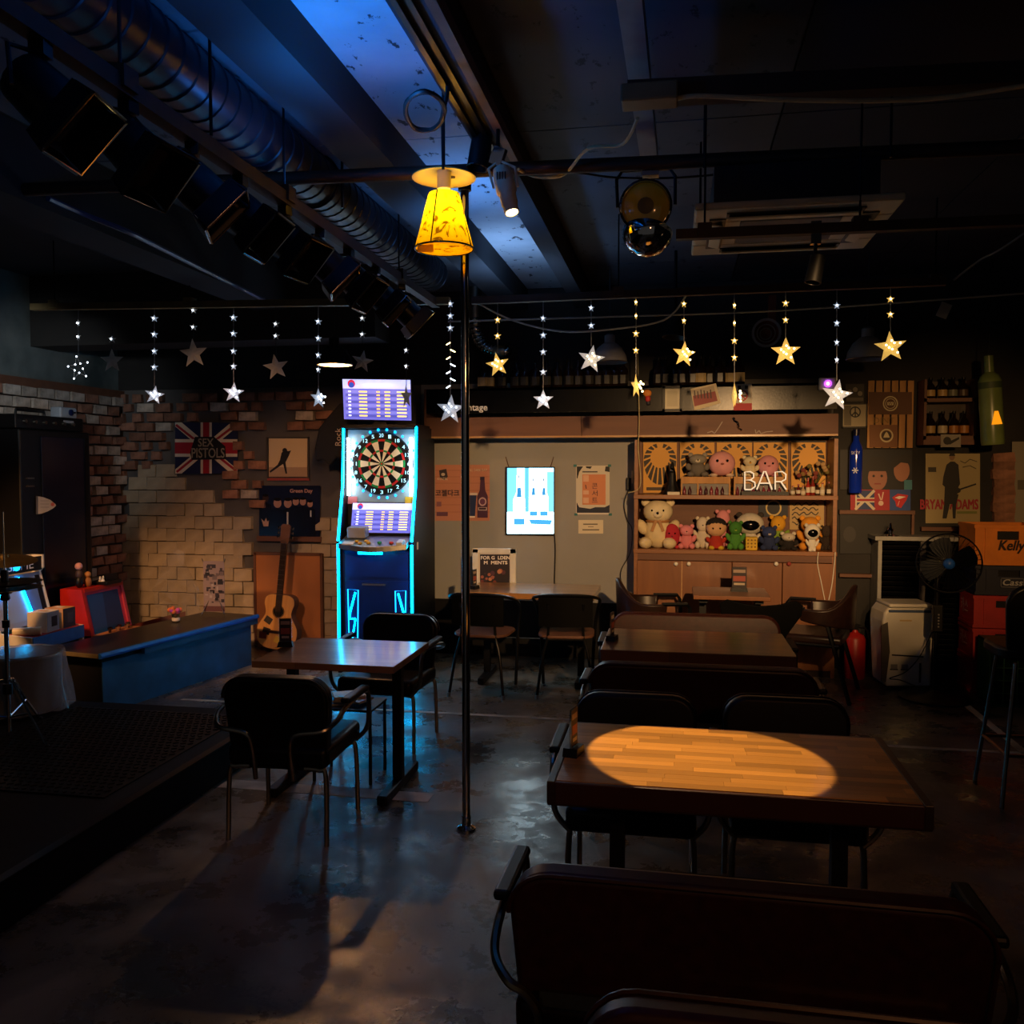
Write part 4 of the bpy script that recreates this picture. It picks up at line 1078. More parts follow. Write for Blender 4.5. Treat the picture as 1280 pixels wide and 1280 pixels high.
# ================================================================ dart machine
YD = 6.95
dc = W(474, 800, YD); dx = dc.x
dm = thing('dart_machine', 'electronic dart machine glowing with cyan neon, two blue screens', 'dart machine', (dx, YD, 0))
HW_ = .315
sp_ = [(.06, 2.04), (.05, 1.85), (.03, 1.55), (-.05, 1.25), (-.085, 1.1), (-.085, 0.0)]     # (y, z) front edge
for s in (-1, 1):
    poly = [(y, z) for y, z in sp_] + [(.55, 0), (.55, 2.04)]
    vs = [(s * HW_ + d, y, z) for d in (-.015, .015) for y, z in poly]; n = len(poly)
    fs = [tuple(range(n)), tuple(range(2 * n - 1, n - 1, -1))] + [(k, k + n, (k + 1) % n + n, (k + 1) % n) for k in range(n)]
    MB().add(vs, fs).build('side_panel', 'black', dm)
    MB().tube([Vector((s * HW_, y - .012, z)) for y, z in sp_[:5]] , .011, 8).build('neon_strip', 'neon_cyan', dm, True)
    MB().tube([Vector((s * HW_, -.097, z)) for z in (1.075, .08)], .011, 8).build('neon_strip', 'neon_cyan', dm, True)
MB().box2((-HW_, .10, 1.22), (HW_, .50, 2.04)).build('upper_cabinet', 'black', dm)
MB().box2((-HW_, -.04, 0.03), (HW_, .50, 1.02)).build('lower_cabinet', plain('neon_glow_black', '10285c', .35), dm)  # black lower body; the neon's blue glow is put into its colour
MB().box2((-HW_, .02, 2.03), (HW_, .5, 2.06)).build('top_cap', 'black', dm)
# backlit field behind the board
F = Flat(0, conv=lambda x, z: Vector((x, .097, z)))
F.rect(-HW_ + .02, 2.02, HW_ - .02, 1.40, '8fb0bc'); F.build('field_panel', 'print_gloss', dm)
for s in (-1, 1): MB().box2((s * (HW_ - .035), .03, 1.47), (s * (HW_ - .055), .05, 1.95)).build('light_tube', 'neon_white', dm)
# board
ZB_ = 1.735; RB = .205
bd = MB().lathe([(0, 0), (.262, 0), (.265, .012), (.255, .03), (.0, .03)], 40, (0.01, .095, ZB_), (0, -1, 0)).build('dartboard', 'black', dm, True)
order = [20, 1, 18, 4, 13, 6, 10, 15, 2, 17, 3, 19, 7, 16, 8, 11, 14, 9, 12, 5]
F = Flat(0, conv=lambda x, z: Vector((.01 + x, .0648, ZB_ + z)))
def seg(r0, r1, k, col):
    a0 = PI / 2 - (k - .5) * PI / 10; a1 = PI / 2 - (k + .5) * PI / 10; am = (a0 + a1) / 2
    F.poly([(r0 * math.cos(a), r0 * math.sin(a)) for a in (a0, am, a1)] + [(r1 * math.cos(a), r1 * math.sin(a)) for a in (a1, am, a0)], col, False)
F.k = 1
for k in range(20):
    d = k % 2 == 0
    seg(.018, .100, k, '15181a' if d else 'e8e4c8'); seg(.100, .116, k, 'b02a2a' if d else '1f8a4a')
    seg(.116, .186, k, '15181a' if d else 'e8e4c8'); seg(.186, .205, k, 'b02a2a' if d else '1f8a4a')
F.disc(0, 0, .018, '1f8a4a'); F.disc(0, 0, .009, 'b02a2a')
F.build('scoring_segments', 'print_gloss', bd)
for k, nm in enumerate(order):
    a = PI / 2 - k * PI / 10
    F = Flat(0, conv=lambda x, z, a=a: Vector((.01 + .236 * math.cos(a) + x, .0635, ZB_ + .236 * math.sin(a) + z)))
    w = .012 if nm < 10 else .019
    F.text(str(nm), -w, .015, w, -.015, '9fe6ff'); F.build('number', 'screen', bd)
for k in range(24):
    a = 2 * PI * (k + .5) / 24
    x, z = .01 + .285 * math.cos(a), ZB_ + .285 * math.sin(a)
    if abs(x) < HW_ - .02: MB().ball((x, .095, z), .011, 8, 5).build('ring_lamp', 'neon_cyan_soft', dm)
for x, c in ((-.255, 'c87878'), (.245, 'd0b43c')):
    F = Flat(0, conv=lambda u, v: Vector((u, .085, v))); F.rbase(x - .04, 1.46, x + .04, 1.40, c); F.build('sticker', 'print_gloss', dm)
# screens
def score_screen(name, w, h, mx, par):
    F = Flat(0, conv=lambda x, z: mx @ Vector((x, 0, z)), nrm=(mx.to_3x3() @ Vector((0, -1, 0))))
    F.rbase(-w / 2, h / 2, w / 2, -h / 2, '5a5cb4')
    F.rect(-w / 2, h / 2, w / 2, h * .27, 'aab2e8'); F.disc(-w * .37, h * .39, h * .1, 'b02038'); F.disc(-w * .37, h * .36, h * .07, '28409c')
    F.rect(-w * .2, h * .40, w * .28, h * .33, 'c8d0f4')
    for k in range(8):
        z = h * .2 - k * h * .085
        F.rect(-w * .46, z + h * .03, w * .46, z - h * .04, '44479a' if k % 2 else '6468bc')
        for x0, x1, c in ((-.42, -.38, 'e0e0f0'), (-.26, -.14, 'e8d070'), (.0, .05, 'e8c060'), (.12, .2, 'e8d070'), (.3, .44, 'f0d888')):
            F.rect(w * x0, z + h * .015, w * x1, z - h * .02, c, x0 == -.42)
    return F.build(name, 'screen', par)
mx = Matrix.Translation((-.012, -.02, 2.265)) @ Matrix.Rotation(-.12, 4, 'Y') @ Matrix.Rotation(.10, 4, 'Z') @ Matrix.Rotation(.2, 4, 'X') 
mx = Matrix.Translation((-.005, .0, 2.26)) @ Matrix.Rotation(.16, 4, 'X') @ Matrix.Rotation(.03, 4, 'Y')
mo = MB().add([tuple(Vector((x, y, z))) for x in (-.30, .30) for y in (.004, .05) for z in (-.175, .175)], [(0, 1, 3, 2), (4, 6, 7, 5), (0, 4, 5, 1), (2, 3, 7, 6), (0, 2, 6, 4), (1, 5, 7, 3)], None, mx).build('top_monitor', 'black', dm, bevel=.004)
score_screen('screen', .58, .33, mx, mo)
MB().box2((-.06, .05, 2.04), (.06, .12, 2.25)).build('monitor_bracket', 'dark_metal', dm)
mx = Matrix.Translation((.01, .05, 1.285)) @ Matrix.Rotation(-.25, 4, 'X')
mo = MB().add([tuple(Vector((x, y, z))) for x in (-.27, .27) for y in (.004, .05) for z in (-.135, .135)], [(0, 1, 3, 2), (4, 6, 7, 5), (0, 4, 5, 1), (2, 3, 7, 6), (0, 2, 6, 4), (1, 5, 7, 3)], None, mx).build('lower_monitor', 'black', dm)
score_screen('screen', .52, .25, mx, mo)
# control deck
n = 10; pl = [(-.29, .08), (.29, .08)] + [(.29 - .58 * k / n, -.16 - .07 * math.sin(PI * k / n)) for k in range(n + 1)]
vs = [(x, y, 1.075 + (y + .2) * .28) for x, y in pl] + [(x, y, 1.03 + (y + .2) * .28) for x, y in pl]; m = len(pl)
dk = MB().add(vs, [tuple(range(m)), tuple(range(2 * m - 1, m - 1, -1))] + [(k, k + m, (k + 1) % m + m, (k + 1) % m) for k in range(m)]).build('control_deck', 'aluminium', dm, bevel=.004)
def dz(y): return 1.077 + (y + .2) * .28
for x, y, c in ((-.10, -.17, 'd0a020'), (-.06, -.12, 'd0a020'), (-.14, -.13, 'd0a020'), (-.03, -.16, 'd0a020'), (.06, -.15, '208a5a'), (.16, -.15, 'd04040')):
    MB().lathe([(.018, 0), (.018, .012), (.012, .016), (0, .016)], 12, (x, y, dz(y))).build('button', paint(c, .3), dk, True)
MB().box((-.2, -.16, dz(-.16)), (.1, .07, .008), (.27, 0, 0)).build('note_card', 'paper_white', dk)
MB().box((.235, -.14, dz(-.14) + .008), (.05, .08, .02), (.27, 0, 0)).build('card_reader', 'white_plastic', dk)
MB().box((-.17, -.02, 1.17), (.16, .10, .09), (.1, 0, 0)).build('speaker_box', 'grey_plastic', dk, bevel=.01)
MB().box2((-.1, -.215, 1.005), (.1, -.195, 1.025)).build('light_bar', 'neon_cyan', dm)
MB().box((-.02, -.06, .74), (.2, .03, .012)).build('door_handle', 'aluminium', dm)
MB().box2((-.27, -.052, .80), (.27, -.041, .99)).build('upper_door', M['neon_glow_black'], dm)
MB().box2((-.27, -.052, .06), (.27, -.041, .77)).build('lower_door', M['neon_glow_black'], dm)
for s in (-1, 1):
    x = s * .205; P = lambda u, v: Vector((x + u * s, -.055, .45 + v))
    MB().tube([P(-.045, .24), P(.045, .245), P(.035, -.3), P(-.035, -.3)], .0045, 6, closed=True).build('neon_frame', 'neon_cyan_soft', dm, True)
    MB().tube([P(-.02, .22), P(.028, .05), P(.03, .0), P(-.02, .0)], .008, 6).build('neon_bolt', 'neon_cyan', dm, True)
    MB().tube([P(-.02, .0), P(.028, -.27)], .006, 6).build('neon_bolt', 'neon_cyan', dm, True)
MB().box2((HW_ + .015, .0, 1.03), (HW_ + .02, .03, 1.09)).build('socket_plate', 'white_plastic', dm)
# ================================================================ back wall
def poster(name, Y, label, cat, F, mat='print'):
    return tag(F.build(name, mat), label, cat)
YP = YB - .02
# union flag poster
F = Flat(YP - .03); F.rbase(219, 528, 297, 592, '1b2046')
cx, cy = 258, 560
F.poly([(219, 528), (227, 528), (297, 587), (297, 592), (289, 592), (219, 533)], 'd8cdb8'); F.poly([(297, 528), (289, 528), (219, 587), (219, 592), (227, 592), (297, 533)], 'd8cdb8')
F.line([(220, 531), (258, 561)], 3, 'a01c2c'); F.line([(258, 559), (296, 589)], 3, 'a01c2c'); F.line([(296, 530), (258, 559)], 3, 'a01c2c'); F.line([(258, 560), (221, 590)], 3, 'a01c2c')
F.rect(251, 528, 265, 592, 'd8cdb8'); F.rect(219, 549, 297, 571, 'd8cdb8'); F.rect(254, 528, 262, 592, 'a01c2c'); F.rect(219, 553, 297, 567, 'a01c2c')
F.poly([(238, 566), (244, 546), (268, 546), (282, 558), (283, 574), (240, 575)], '12100f')
F.btext('SEX', 248, 548, 267, 558, '98907f'); F.btext('PISTOLS', 240, 560, 281, 572, '98907f')
poster('flag_poster', YP, 'red white and blue flag poster with black torn lettering in middle', 'poster', F)
# running figure picture
t = thing('framed_picture', 'square pale picture of a leaping dark figure on the brick wall', 'picture')
F = Flat(YP); F.rbase(336, 548, 384, 596, 'cdb48c'); F.rect(336, 584, 384, 596, 'a88a6c')
F.poly([(352, 566), (356, 562), (360, 564), (364, 563), (361, 570), (357, 578), (359, 592), (357, 592), (354, 580), (348, 584), (338, 591), (337, 589), (347, 581), (350, 575)], '15141c'); F.disc(356, 563, 3, '15141c')
F.build('print', 'print', t)
a = W(334, 598, YP); b = W(386, 546, YP)
MB().box2((a.x, YP - .002, a.z - .02), (b.x, YP + .015, a.z + .004)).build('bottom_rail', paint('8a3a34'), t)
MB().box2((a.x, YP - .004, a.z), (a.x + .012, YP + .015, b.z)).build('side_rail', paint('3a3634'), t); MB().box2((b.x - .012, YP - .004, a.z), (b.x, YP + .015, b.z)).build('side_rail', paint('3a3634'), t); MB().box2((a.x, YP - .004, b.z - .012), (b.x, YP + .015, b.z)).build('top_rail', paint('3a3634'), t)
# dark band poster on a wooden rail
t = thing('band_poster', 'dark blue poster of six people in black above the guitar', 'poster')
F = Flat(YP - .02); F.rbase(324, 607, 400, 672, '141a33')
for x, y, r in ((332, 623, 4), (347, 629, 5), (360, 629, 5), (370, 627, 4), (379, 627, 4), (388, 630, 3.5)): F.disc(x, y, r, '3a2a26' if x < 335 else 'a07c70', r * 1.2, 12); F.disc(x, y - r * .95, r * .95, '14100f', r * .42, 10); F.poly([(x - r * 2, 671), (x - r * 1.7, y + r * 2), (x, y + r * 1.2), (x + r * 1.7, y + r * 2), (x + r * 2, 671)], '0e1120')
F.poly([(327, 648), (331, 652), (333, 647), (335, 652), (337, 650), (336, 658), (330, 658)], 'b09080'); F.line([(360, 640), (360, 656)], 2, 'b8b4b0'); F.line([(389, 638), (389, 646)], 1.6, 'b8b4b0')
F.btext('Green Day', 363, 611, 391, 617, 'b08a84'); F.build('sheet', 'print_gloss', t)
a = W(322, 676, YP - .02); b = W(402, 671, YP - .02)
MB().box2((a.x, YP - .04, a.z), (b.x, YP, b.z)).build('bottom_rail', 'wood_brown', t)
# black tee shirt
p = W(410, 545, YB - .2)
t = thing('tee_shirt', 'black tee shirt hanging beside the dart machine', 'shirt')
sh = [(424, 504), (410, 520), (398, 535), (393, 560), (394, 577), (402, 574), (412, 582), (420, 572), (432, 576), (445, 560), (445, 504)]
YT = 7.35
ps = [W(x, y, YT) for x, y in sh]; n = len(ps)
mb = MB(); mb.add([tuple(v) for v in ps] + [tuple(v + Vector((0, .06, 0))) for v in ps], [tuple(range(n)), tuple(range(2 * n - 1, n - 1, -1))] + [(k, k + n, (k + 1) % n + n, (k + 1) % n) for k in range(n)])
mb.build('cloth', 'cloth_black', t, False, .015, 2)
F = Flat(YT - .004, .001, conv=lambda x, y: W(x, y, YT - .004)); 
vs, fs = text_geo('Rock'); F.mb.add([W(419 + 7 * (1 - v), 557 - 22 * u, YT - .006) for u, v in vs], fs, 'b8a890'); F.build('lettering', 'print', t)
q = W(430, 500, YT); MB().tube([q, q + Vector((.0, .2, .02)), (q.x, YB - .03, q.z)], .006, 6).build('hook', 'dark_metal', t)
# orange board and guitar
bo = thing('orange_board', 'tall orange brown board leaning on the wall behind the guitar', 'board')
a = W(321, 822, YB - .07); b = W(402, 692, YB - .07)
MB().box2((a.x, YB - .08, .0), (b.x, YB - .055, b.z)).build('panel', 'orange_board', bo)
for x in (a.x, b.x): MB().box2((x - .012, YB - .088, .0), (x + .012, YB - .05, b.z)).build('frame_side', 'wood_brown', bo)
MB().box2((a.x, YB - .088, b.z - .02), (b.x, YB - .05, b.z + .004)).build('frame_top', 'wood_brown', bo)
YGt = YB - .42
gp = W(344, 812, YGt); s = mpp(gp)
gt = thing('acoustic_guitar', 'stickered acoustic guitar standing upright before the orange board', 'guitar', (gp.x, YGt, max(0.0, gp.z)))
gt.rotation_euler = (-.08, .075, 0)
hs = [(0, .0), (.10, .01), (.165, .05), (.195, .12), (.19, .2), (.15, .27), (.125, .32), (.13, .37), (.145, .42), (.13, .475), (.08, .50), (.0, .50)]
hs = [Vector((x, z, 0)) for x, z in hs]; hc_ = crv(hs, 3)
ol = [(p.x, p.y) for p in hc_] + [(-p.x, p.y) for p in hc_[::-1]][1:-1]
MB().prism(ol, .10).build('body', 'wood_brown', gt, False)
MB().prism([(x * .985, .004 + z * .985) for x, z in ol], .004, Matrix.Translation((0, -.004, 0))).build('soundboard', 'guitar_top', gt)
MB().lathe([(0, 0), (.05, 0), (.05, .002), (0, .002)], 22, (0, -.006, .345), (0, 1, 0)).build('sound_hole', 'black', gt)
MB().tube([(.055 * math.cos(k * PI / 12), -.006, .345 + .055 * math.sin(k * PI / 12)) for k in range(24)], .003, 5, closed=True).build('rosette', 'wood_dark', gt)
MB().box((0, -.012, .16), (.15, .012, .025)).build('bridge', 'wood_dark', gt)
MB().box((0, -.012, .655), (.054, .022, .62)).build('neck', 'wood_dark', gt)
for k in range(10): MB().box((0, -.024, .5 + k * .045), (.052, .002, .003)).build('fret', 'steel', gt)
MB().prism([(-.03, .96), (.03, .96), (.042, 1.0), (.045, 1.12), (.03, 1.14), (-.03, 1.14), (-.045, 1.12), (-.042, 1.0)], .018, Matrix.Translation((0, -.018, 0))).build('headstock', 'wood_brown', gt)
for sx in (-1, 1):
    for k in range(3): MB().lathe([(.004, 0), (.004, .02), (.012, .022), (.012, .035), (0, .036)], 8, (sx * .04, -.01, 1.02 + k * .042), (sx, 0, 0)).build('tuning_peg', 'chrome', gt)
for k in range(6): MB().tube([(-.02 + k * .008, -.022, .16), (-.018 + k * .0072, -.03, 1.0)], .0009, 3).build('string', 'steel', gt)
for x, z, c, a_ in ((-.09, .26, '3a3430', .5), (-.13, .12, '6a2a24', .0), (.02, .09, 'd8b040', .3), (-.1, .16, '2a2020', .2), (.1, .2, '404048', -.2)):
    MB().box((x, -.006, z), (.07, .002, .06), (0, a_, 0)).build('sticker', paint(c, .4), gt)
MB().tube([(.0, -.01, .02), (.16, -.04, .05)], .0015, 4).build('strap_end', 'cable_black', gt)

# ---- grey panel: beer poster, lightbox, concert poster, card
YG = YB - .03
F = Flat(YG); F.rbase(544, 581, 612, 651, 'c08068')
for y in (588, 596, 604, 613, 622, 631, 640): F.line([(544, y), (612, y)], .5, '9c6250')
F.poly([(549, 588), (558, 586), (560, 596), (556, 600), (550, 597)], '3a3038'); F.disc(554, 593, 2.5, 'c8b8a8', 2, 8)
F.text('KOZEL', 547, 597, 560, 600, 'e0d0c0'); F.btext('코젤다크', 544.5, 612, 574, 620, '2e2432'); F.text('ALL DARK DAY', 586, 586, 609, 589, 'e8d8c0'); F.rect(546, 627, 552, 633, '8a5a68', True); F.rect(546, 640, 560, 645, '6a4050', True)
F.poly([(586, 619), (596, 619), (594, 645), (587, 645)], '1c2c5c'); F.rect(586, 616, 597, 619, 'd8c8c0'); F.rect(587, 645, 594, 647, 'e8dcc8')
F.poly([(597, 647), (597, 620), (600, 613), (601, 600), (606, 600), (607, 613), (610, 620), (610, 647)], '4a2440'); F.rect(600.5, 596, 606, 600, '2a1c3c'); F.disc(603.5, 627, 5, 'c8a8b0', 5.5, 14); F.disc(603.5, 627, 3.4, '6a3a58', 3.8, 14); F.rect(598, 634, 609, 638, 'c8b0b0'); F.rect(599, 634.5, 608, 637, '3a2030')
poster('beer_poster', YG, 'orange pink beer poster with dark bottle, half behind the pole', 'poster', F)
lb = thing('beer_lightbox', 'bright blue white lightbox picture of three bottles on grey wall', 'lightbox')
a = W(632.5, 668.5, YG); b = W(693.5, 583.5, YG)
MB().box2((a.x, YG - .03, a.z), (b.x, YG, b.z)).build('frame', 'black', lb, bevel=.004)
F = Flat(0, .001, conv=lambda x, y: W(x, y, YG - .031)); F.rbase(634, 585, 692, 667, '7ab0c8')
F.rect(634, 585, 646, 640, '3a6a84'); F.rect(656, 585, 661, 640, '2c5c78'); F.rect(684, 590, 692, 650, '3a6a84'); F.rect(634, 640, 692, 667, 'c8eeff')
for x, y0, y1, w in ((649, 594, 656, 7.5), (667, 598, 645, 5.5), (680, 598, 645, 5.5)):
    h = y1 - y0
    F.poly([(x - w, y1), (x - w, y0 + h * .5), (x - w * .4, y0 + h * .33), (x - w * .4, y0), (x + w * .4, y0), (x + w * .4, y0 + h * .33), (x + w, y0 + h * .5), (x + w, y1)], 'f4ffff')
    F.rect(x - w * .9, y1 - h * .13, x + w * .9, y1, '1c4c6c'); F.poly([(x - w * .3, y0 + h * .25), (x + w * .3, y0 + h * .25), (x + w * .45, y0 + h * .45), (x - w * .45, y0 + h * .45)], '14405e'); F.rect(x - 1, y0, x + 1, y0 + 4, '0c2438')
F.poly([(661, 649), (691, 650), (688, 656), (664, 655)], '1c4c6c')
m_ = attr('lightbox_print', .2, 7); F.build('lit_picture', m_, lb)
for x in (636, 688): MB().tube([W(x, 584, YG - .005), W(x - 4 if x < 660 else x + 4, 571, YG)], .004, 5).build('hanging_string', paint('5a3a30'), lb)
wire('lightbox_cord', [W(693, 668, YG - .006), W(694, 690, YG - .006), W(693, 730, YG - .006), W(693, 775, YG - .006)], .006, 'cable_black', 'black cord running down the grey wall from the lightbox')
F = Flat(YG); F.rbase(720, 582, 762, 643, 'cfc6b4'); 
F.poly([(721, 583), (729, 583), (724, 590), (722, 598), (721, 598)], '17181c'); F.poly([(732, 583), (740, 583), (738, 586), (733, 585)], '17181c'); F.poly([(757, 583), (762, 583), (762, 590), (756, 589)], '17181c'); F.poly([(721, 628), (724, 634), (738, 636), (744, 634), (756, 634), (762, 631), (762, 641), (721, 641)], '1a2036'); F.rect(721, 641, 762, 643, 'd8d4c8')
F.rect(728, 593, 757, 631, 'd0855c'); F.rect(729, 594, 736, 602, 'dcae90'); F.rect(729, 613, 736, 618, 'dcae90'); F.rect(729, 622, 736, 629, 'dcae90'); F.line([(732, 606), (733, 611)], 1, '3a2438')
F.text('콘', 740, 604, 747, 611, '3a2438'); F.text('서', 740, 613, 747, 620, '2a1c30'); F.text('트', 740, 622, 747, 628, '3a2438'); F.rect(728, 589, 747, 590.5, '4a4448')
for x, y in ((719, 582), (762, 582), (720, 643), (763, 643)): F.rect(x - 2, y - 1.5, x + 2, y + 1.5, '2c7070')
poster('concert_poster', YG, 'torn white and orange concert poster taped beside the lightbox', 'poster', F)
F = Flat(YG); F.rbase(723, 650, 754, 667, 'd8ccb0'); F.rect(729, 654.5, 747, 656, '6a6254'); F.rect(735, 658, 742, 659, '8a8270'); F.rect(728, 661.5, 749, 663, '6a6254')
poster('white_card', YG, 'small cream notice card under the concert poster', 'card', F)
# framed album on the wall table
t = thing('framed_album', 'white framed album print leaning on the wall table', 'picture')
YA = 7.25
F = Flat(YA, .01); F.rbase(598, 690, 638, 744, 'd0c8b8'); F.rect(600, 693, 637, 744, '2a2024')
F.btext('FOR G  LDEN', 601, 695, 637, 699, 'e8e0d0'); F.btext('M  MENTS', 605, 701, 634, 705, 'e8e0d0')
rn = random.Random(9)
for k in range(34): F.disc(rn.uniform(601, 636), rn.uniform(709, 741), rn.uniform(1, 3.2), rn.choice(('9c5a44', '7a3c34', 'b87c5c', '54303a', '3a2a30')), None, 7, k % 8 == 0)
F.build('print', 'print', t)
for (x0, y0, x1, y1) in ((591, 686, 645, 691), (591, 686, 598, 746), (638, 686, 645, 746)):
    a = W(x0, y1, YA); b = W(x1, y0, YA); MB().box2((a.x, YA - .012, a.z), (b.x, YA + .02, b.z)).build('frame_bar', 'white_plastic', t, bevel=.003)
# wall adaptor and cords by the cabinet
t = thing('power_adaptor', 'black power adaptor plugged in beside the cabinet edge', 'adaptor', W(786, 605, YG - .03))
MB().box((0, 0, 0), (.04, .05, .11)).build('body', 'black', t, bevel=.006); MB().box((.03, 0, .06), (.016, .03, .11)).build('plug_strip', 'cream_plastic', t)
wire('adaptor_cord', [W(785, 613, YG - .04), W(780, 630, YG - .03), W(784, 650, YG - .03), W(790, 662, YG - .03), W(788, 690, YG - .03), W(776, 715, YG - .03), W(780, 738, YG - .03), W(792, 742, YG - .03)], .004, 'cable_black', 'black cord dangling from the adaptor beside the cabinet')
t = thing('socket_strip', 'cream upright power strip beside the left bucket chair', 'power strip', W(788, 752, YG - .06)); MB().box((0, 0, 0), (.035, .05, .17)).build('body', 'cream_plastic', t, bevel=.006); MB().box((-.05, .01, .03), (.06, .05, .05)).build('plug', 'white_plastic', t, bevel=.006)

# ---- valance shelf with bottles
YV = 7.42
va = thing('valance_shelf', 'long black sign board over brown wood valance holding bottles', 'shelf')
a = W(533, 517, YV); b = W(1047, 478, YV)
MB().box2((a.x, YV, a.z), (b.x, YV + .03, b.z)).build('black_board', plain('black_paint', '08090b', .24, 0, .3, 60, .03, spec=.18), va)
a2 = W(533, 548, YV - .01); b2 = W(1048, 517, YV - .01); xm = W(727, 530, YV).x
for x0, x1 in ((a2.x, xm - .002), (xm + .002, b2.x)): MB().box2((x0, YV - .015, a2.z + .015), (x1, YV + .02, b2.z)).build('wood_board', 'wood_brown', va)
MB().box2((a2.x, YV - .02, a2.z), (b2.x, YV + .03, a2.z + .015)).build('edge_strip', 'wood_pale', va)
MB().box2((a.x, YV, b.z - .02), (b.x, YB - .02, b.z)).build('top_board', 'black', va)
MB().box2((a.x, YV, a2.z - .0), (b2.x, YB - .02, a2.z + .012)).build('bottom_board', 'black', va)
MB().box2((a.x - .02, YV, a2.z), (a.x, YB - .02, b.z)).build('end_board', 'wood_brown', va)
F = Flat(0, .001, conv=lambda x, y: W(x, y, YV - .001)); F.btext('vintage', 576.5, 505.5, 609, 515.5, 'f4f6f8'); 
F.build('lettering', 'print', va)
zv = b.z
def bottle(name, label, group, x, y, z, h, r, prof, gmat, cap, lab, sq=0, labz=(.12, .42), proto=None):
    t = thing(name, label, 'bottle', (x, y, z), 0, group)
    MB().lathe([(q[0] * r, q[1] * h) for q in prof], 14, sq=sq).build('glass', gmat, t, True)
    MB().lathe([(q * r, zz * h) for q, zz in ((1.02, labz[0]), (1.03, labz[0] + .01), (1.03, labz[1] - .01), (1.02, labz[1]))], 14, sq=sq).build('label', lab, t)
    rt = prof[-1][0] * r
    MB().lathe([(rt * 1.15, h * .9), (rt * 1.2, h * .91), (rt * 1.15, h * 1.0), (0, h)], 10).build('cap', cap, t, True)
    return t
PSQ = [(.95, 0), (1, .02), (1, .55), (.9, .62), (.36, .72), (.33, .92)]
PWI = [(.95, 0), (1, .02), (1, .52), (.85, .62), (.36, .75), (.33, .94)]
XS = [604, 612, 627, 645, 655, 669, 683, 697, 711, 723, 736, 748, 759, 770, 779, 823, 832, 845, 853, 866, 876, 887, 900, 913, 924]
light = {604, 612, 876, 913, 924}
protoA = protoB = None; nd_ = 0
for k, x in enumerate(XS):
    p = W(x, 470, 7.56 + .02 * (k % 2))
    if x in light:
        if not protoB: o = protoB = bottle('liquor_bottle', '', '', p.x, p.y, zv, .25, .043, PSQ, 'dark_glass', 'black', plain('label_cream', 'b8a070', .6), 6)
        else: o = dup(protoB, (p.x, p.y, zv))
        lb_ = {604: 'leftmost square bottle with cream label on the black valance', 612: 'second bottle with cream label on the black valance near the pole', 876: 'single pale labelled bottle between dark ones on the valance', 913: 'yellow labelled bottle, left of the last pair on the valance', 924: 'yellow labelled bottle at the right end of the valance row'}[x]
        tag(o, lb_, 'bottle', 'pale labelled bottles on the valance')
    else:
        if not protoA: o = protoA = bottle('whiskey_bottle', '', '', p.x, p.y, zv, .25, .043, PSQ, 'dark_glass', 'black', plain('label_dark', '161514', .35), 6)
        else: o = dup(protoA, (p.x, p.y, zv))
        nd_ += 1
        tag(o, 'square dark whiskey bottle on the black valance, %s dark one from the left' % ords[nd_ - 1], 'bottle', 'dark whiskey bottles on the valance')
# pictures on the valance
t = thing('framed_picture', 'small black framed pale picture on the black valance', 'picture'); F = Flat(YV - .008); F.rbase(831, 485, 850, 513, 'c8c0a8'); F.rect(834, 489, 847, 508, 'b8b098'); F.build('print', 'print', t)
for (x0, y0, x1, y1) in ((828, 482, 853, 486), (828, 511, 853, 515), (828, 482, 831.5, 515), (849.5, 482, 853, 515)):
    a = W(x0, y1, YV - .01); b_ = W(x1, y0, YV - .01); MB().box2((a.x, YV - .022, a.z), (b_.x, YV - .002, b_.z)).build('frame_bar', 'black', t)
F = Flat(YV - .008); F.base([(868, 513), (901, 504), (895, 479), (863, 486)], 'c8b898'); F.poly([(868, 508), (897, 501), (894, 489), (866, 495)], '8c3c3c'); F.poly([(866, 495), (894, 489), (892, 482), (865, 488)], 'a89880')
for x in range(868, 892, 4): F.line([(x, 487 + (x % 3)), (x + 1, 498)], 1.4, '3a2a2a')
poster('tilted_photo', YV, 'tilted snapshot of bottles on a red table on the valance', 'photo', F)
F = Flat(YV - .008); F.rbase(917, 480, 940, 513, 'cfc8b8'); F.rect(917, 504, 940, 513, 'b02030'); F.ring(927.5, 494.5, 7, 1.4, 'c02828'); F.rect(922, 494, 933, 496, '2a2424'); F.line([(923, 489.5), (932, 499.5)], 1.4, 'c02828'); F.rect(922, 482, 926, 486, '3a4038'); F.rect(931, 482, 935, 486, '3a4038')
poster('no_smoking_sign', YV, 'white and red no smoking sign on the valance', 'sign', F)
t = thing('valance_magnet', 'little red and yellow figure magnet on the valance', 'magnet', W(809, 496, YV - .012))
MB().ball((0, 0, .03), (.035, .012, .03)).build('head', paint('c87820'), t, True); MB().ball((.005, 0, -.015), (.022, .012, .03)).build('body', paint('a82020'), t, True); MB().ball((.01, 0, -.05), (.018, .01, .02)).build('legs', paint('22222a'), t, True)
t = thing('tinsel_bow', 'small crumpled silver tinsel stuck on the brown valance', 'tinsel')
rn = random.Random(4); MB().tube([W(917 + k * 1.2 + rn.uniform(-1.5, 1.5), 522 + k * 2, YV - .03 + rn.uniform(-.01, .01)) for k in range(9)], .008, 5).build('foil', 'chrome', t)
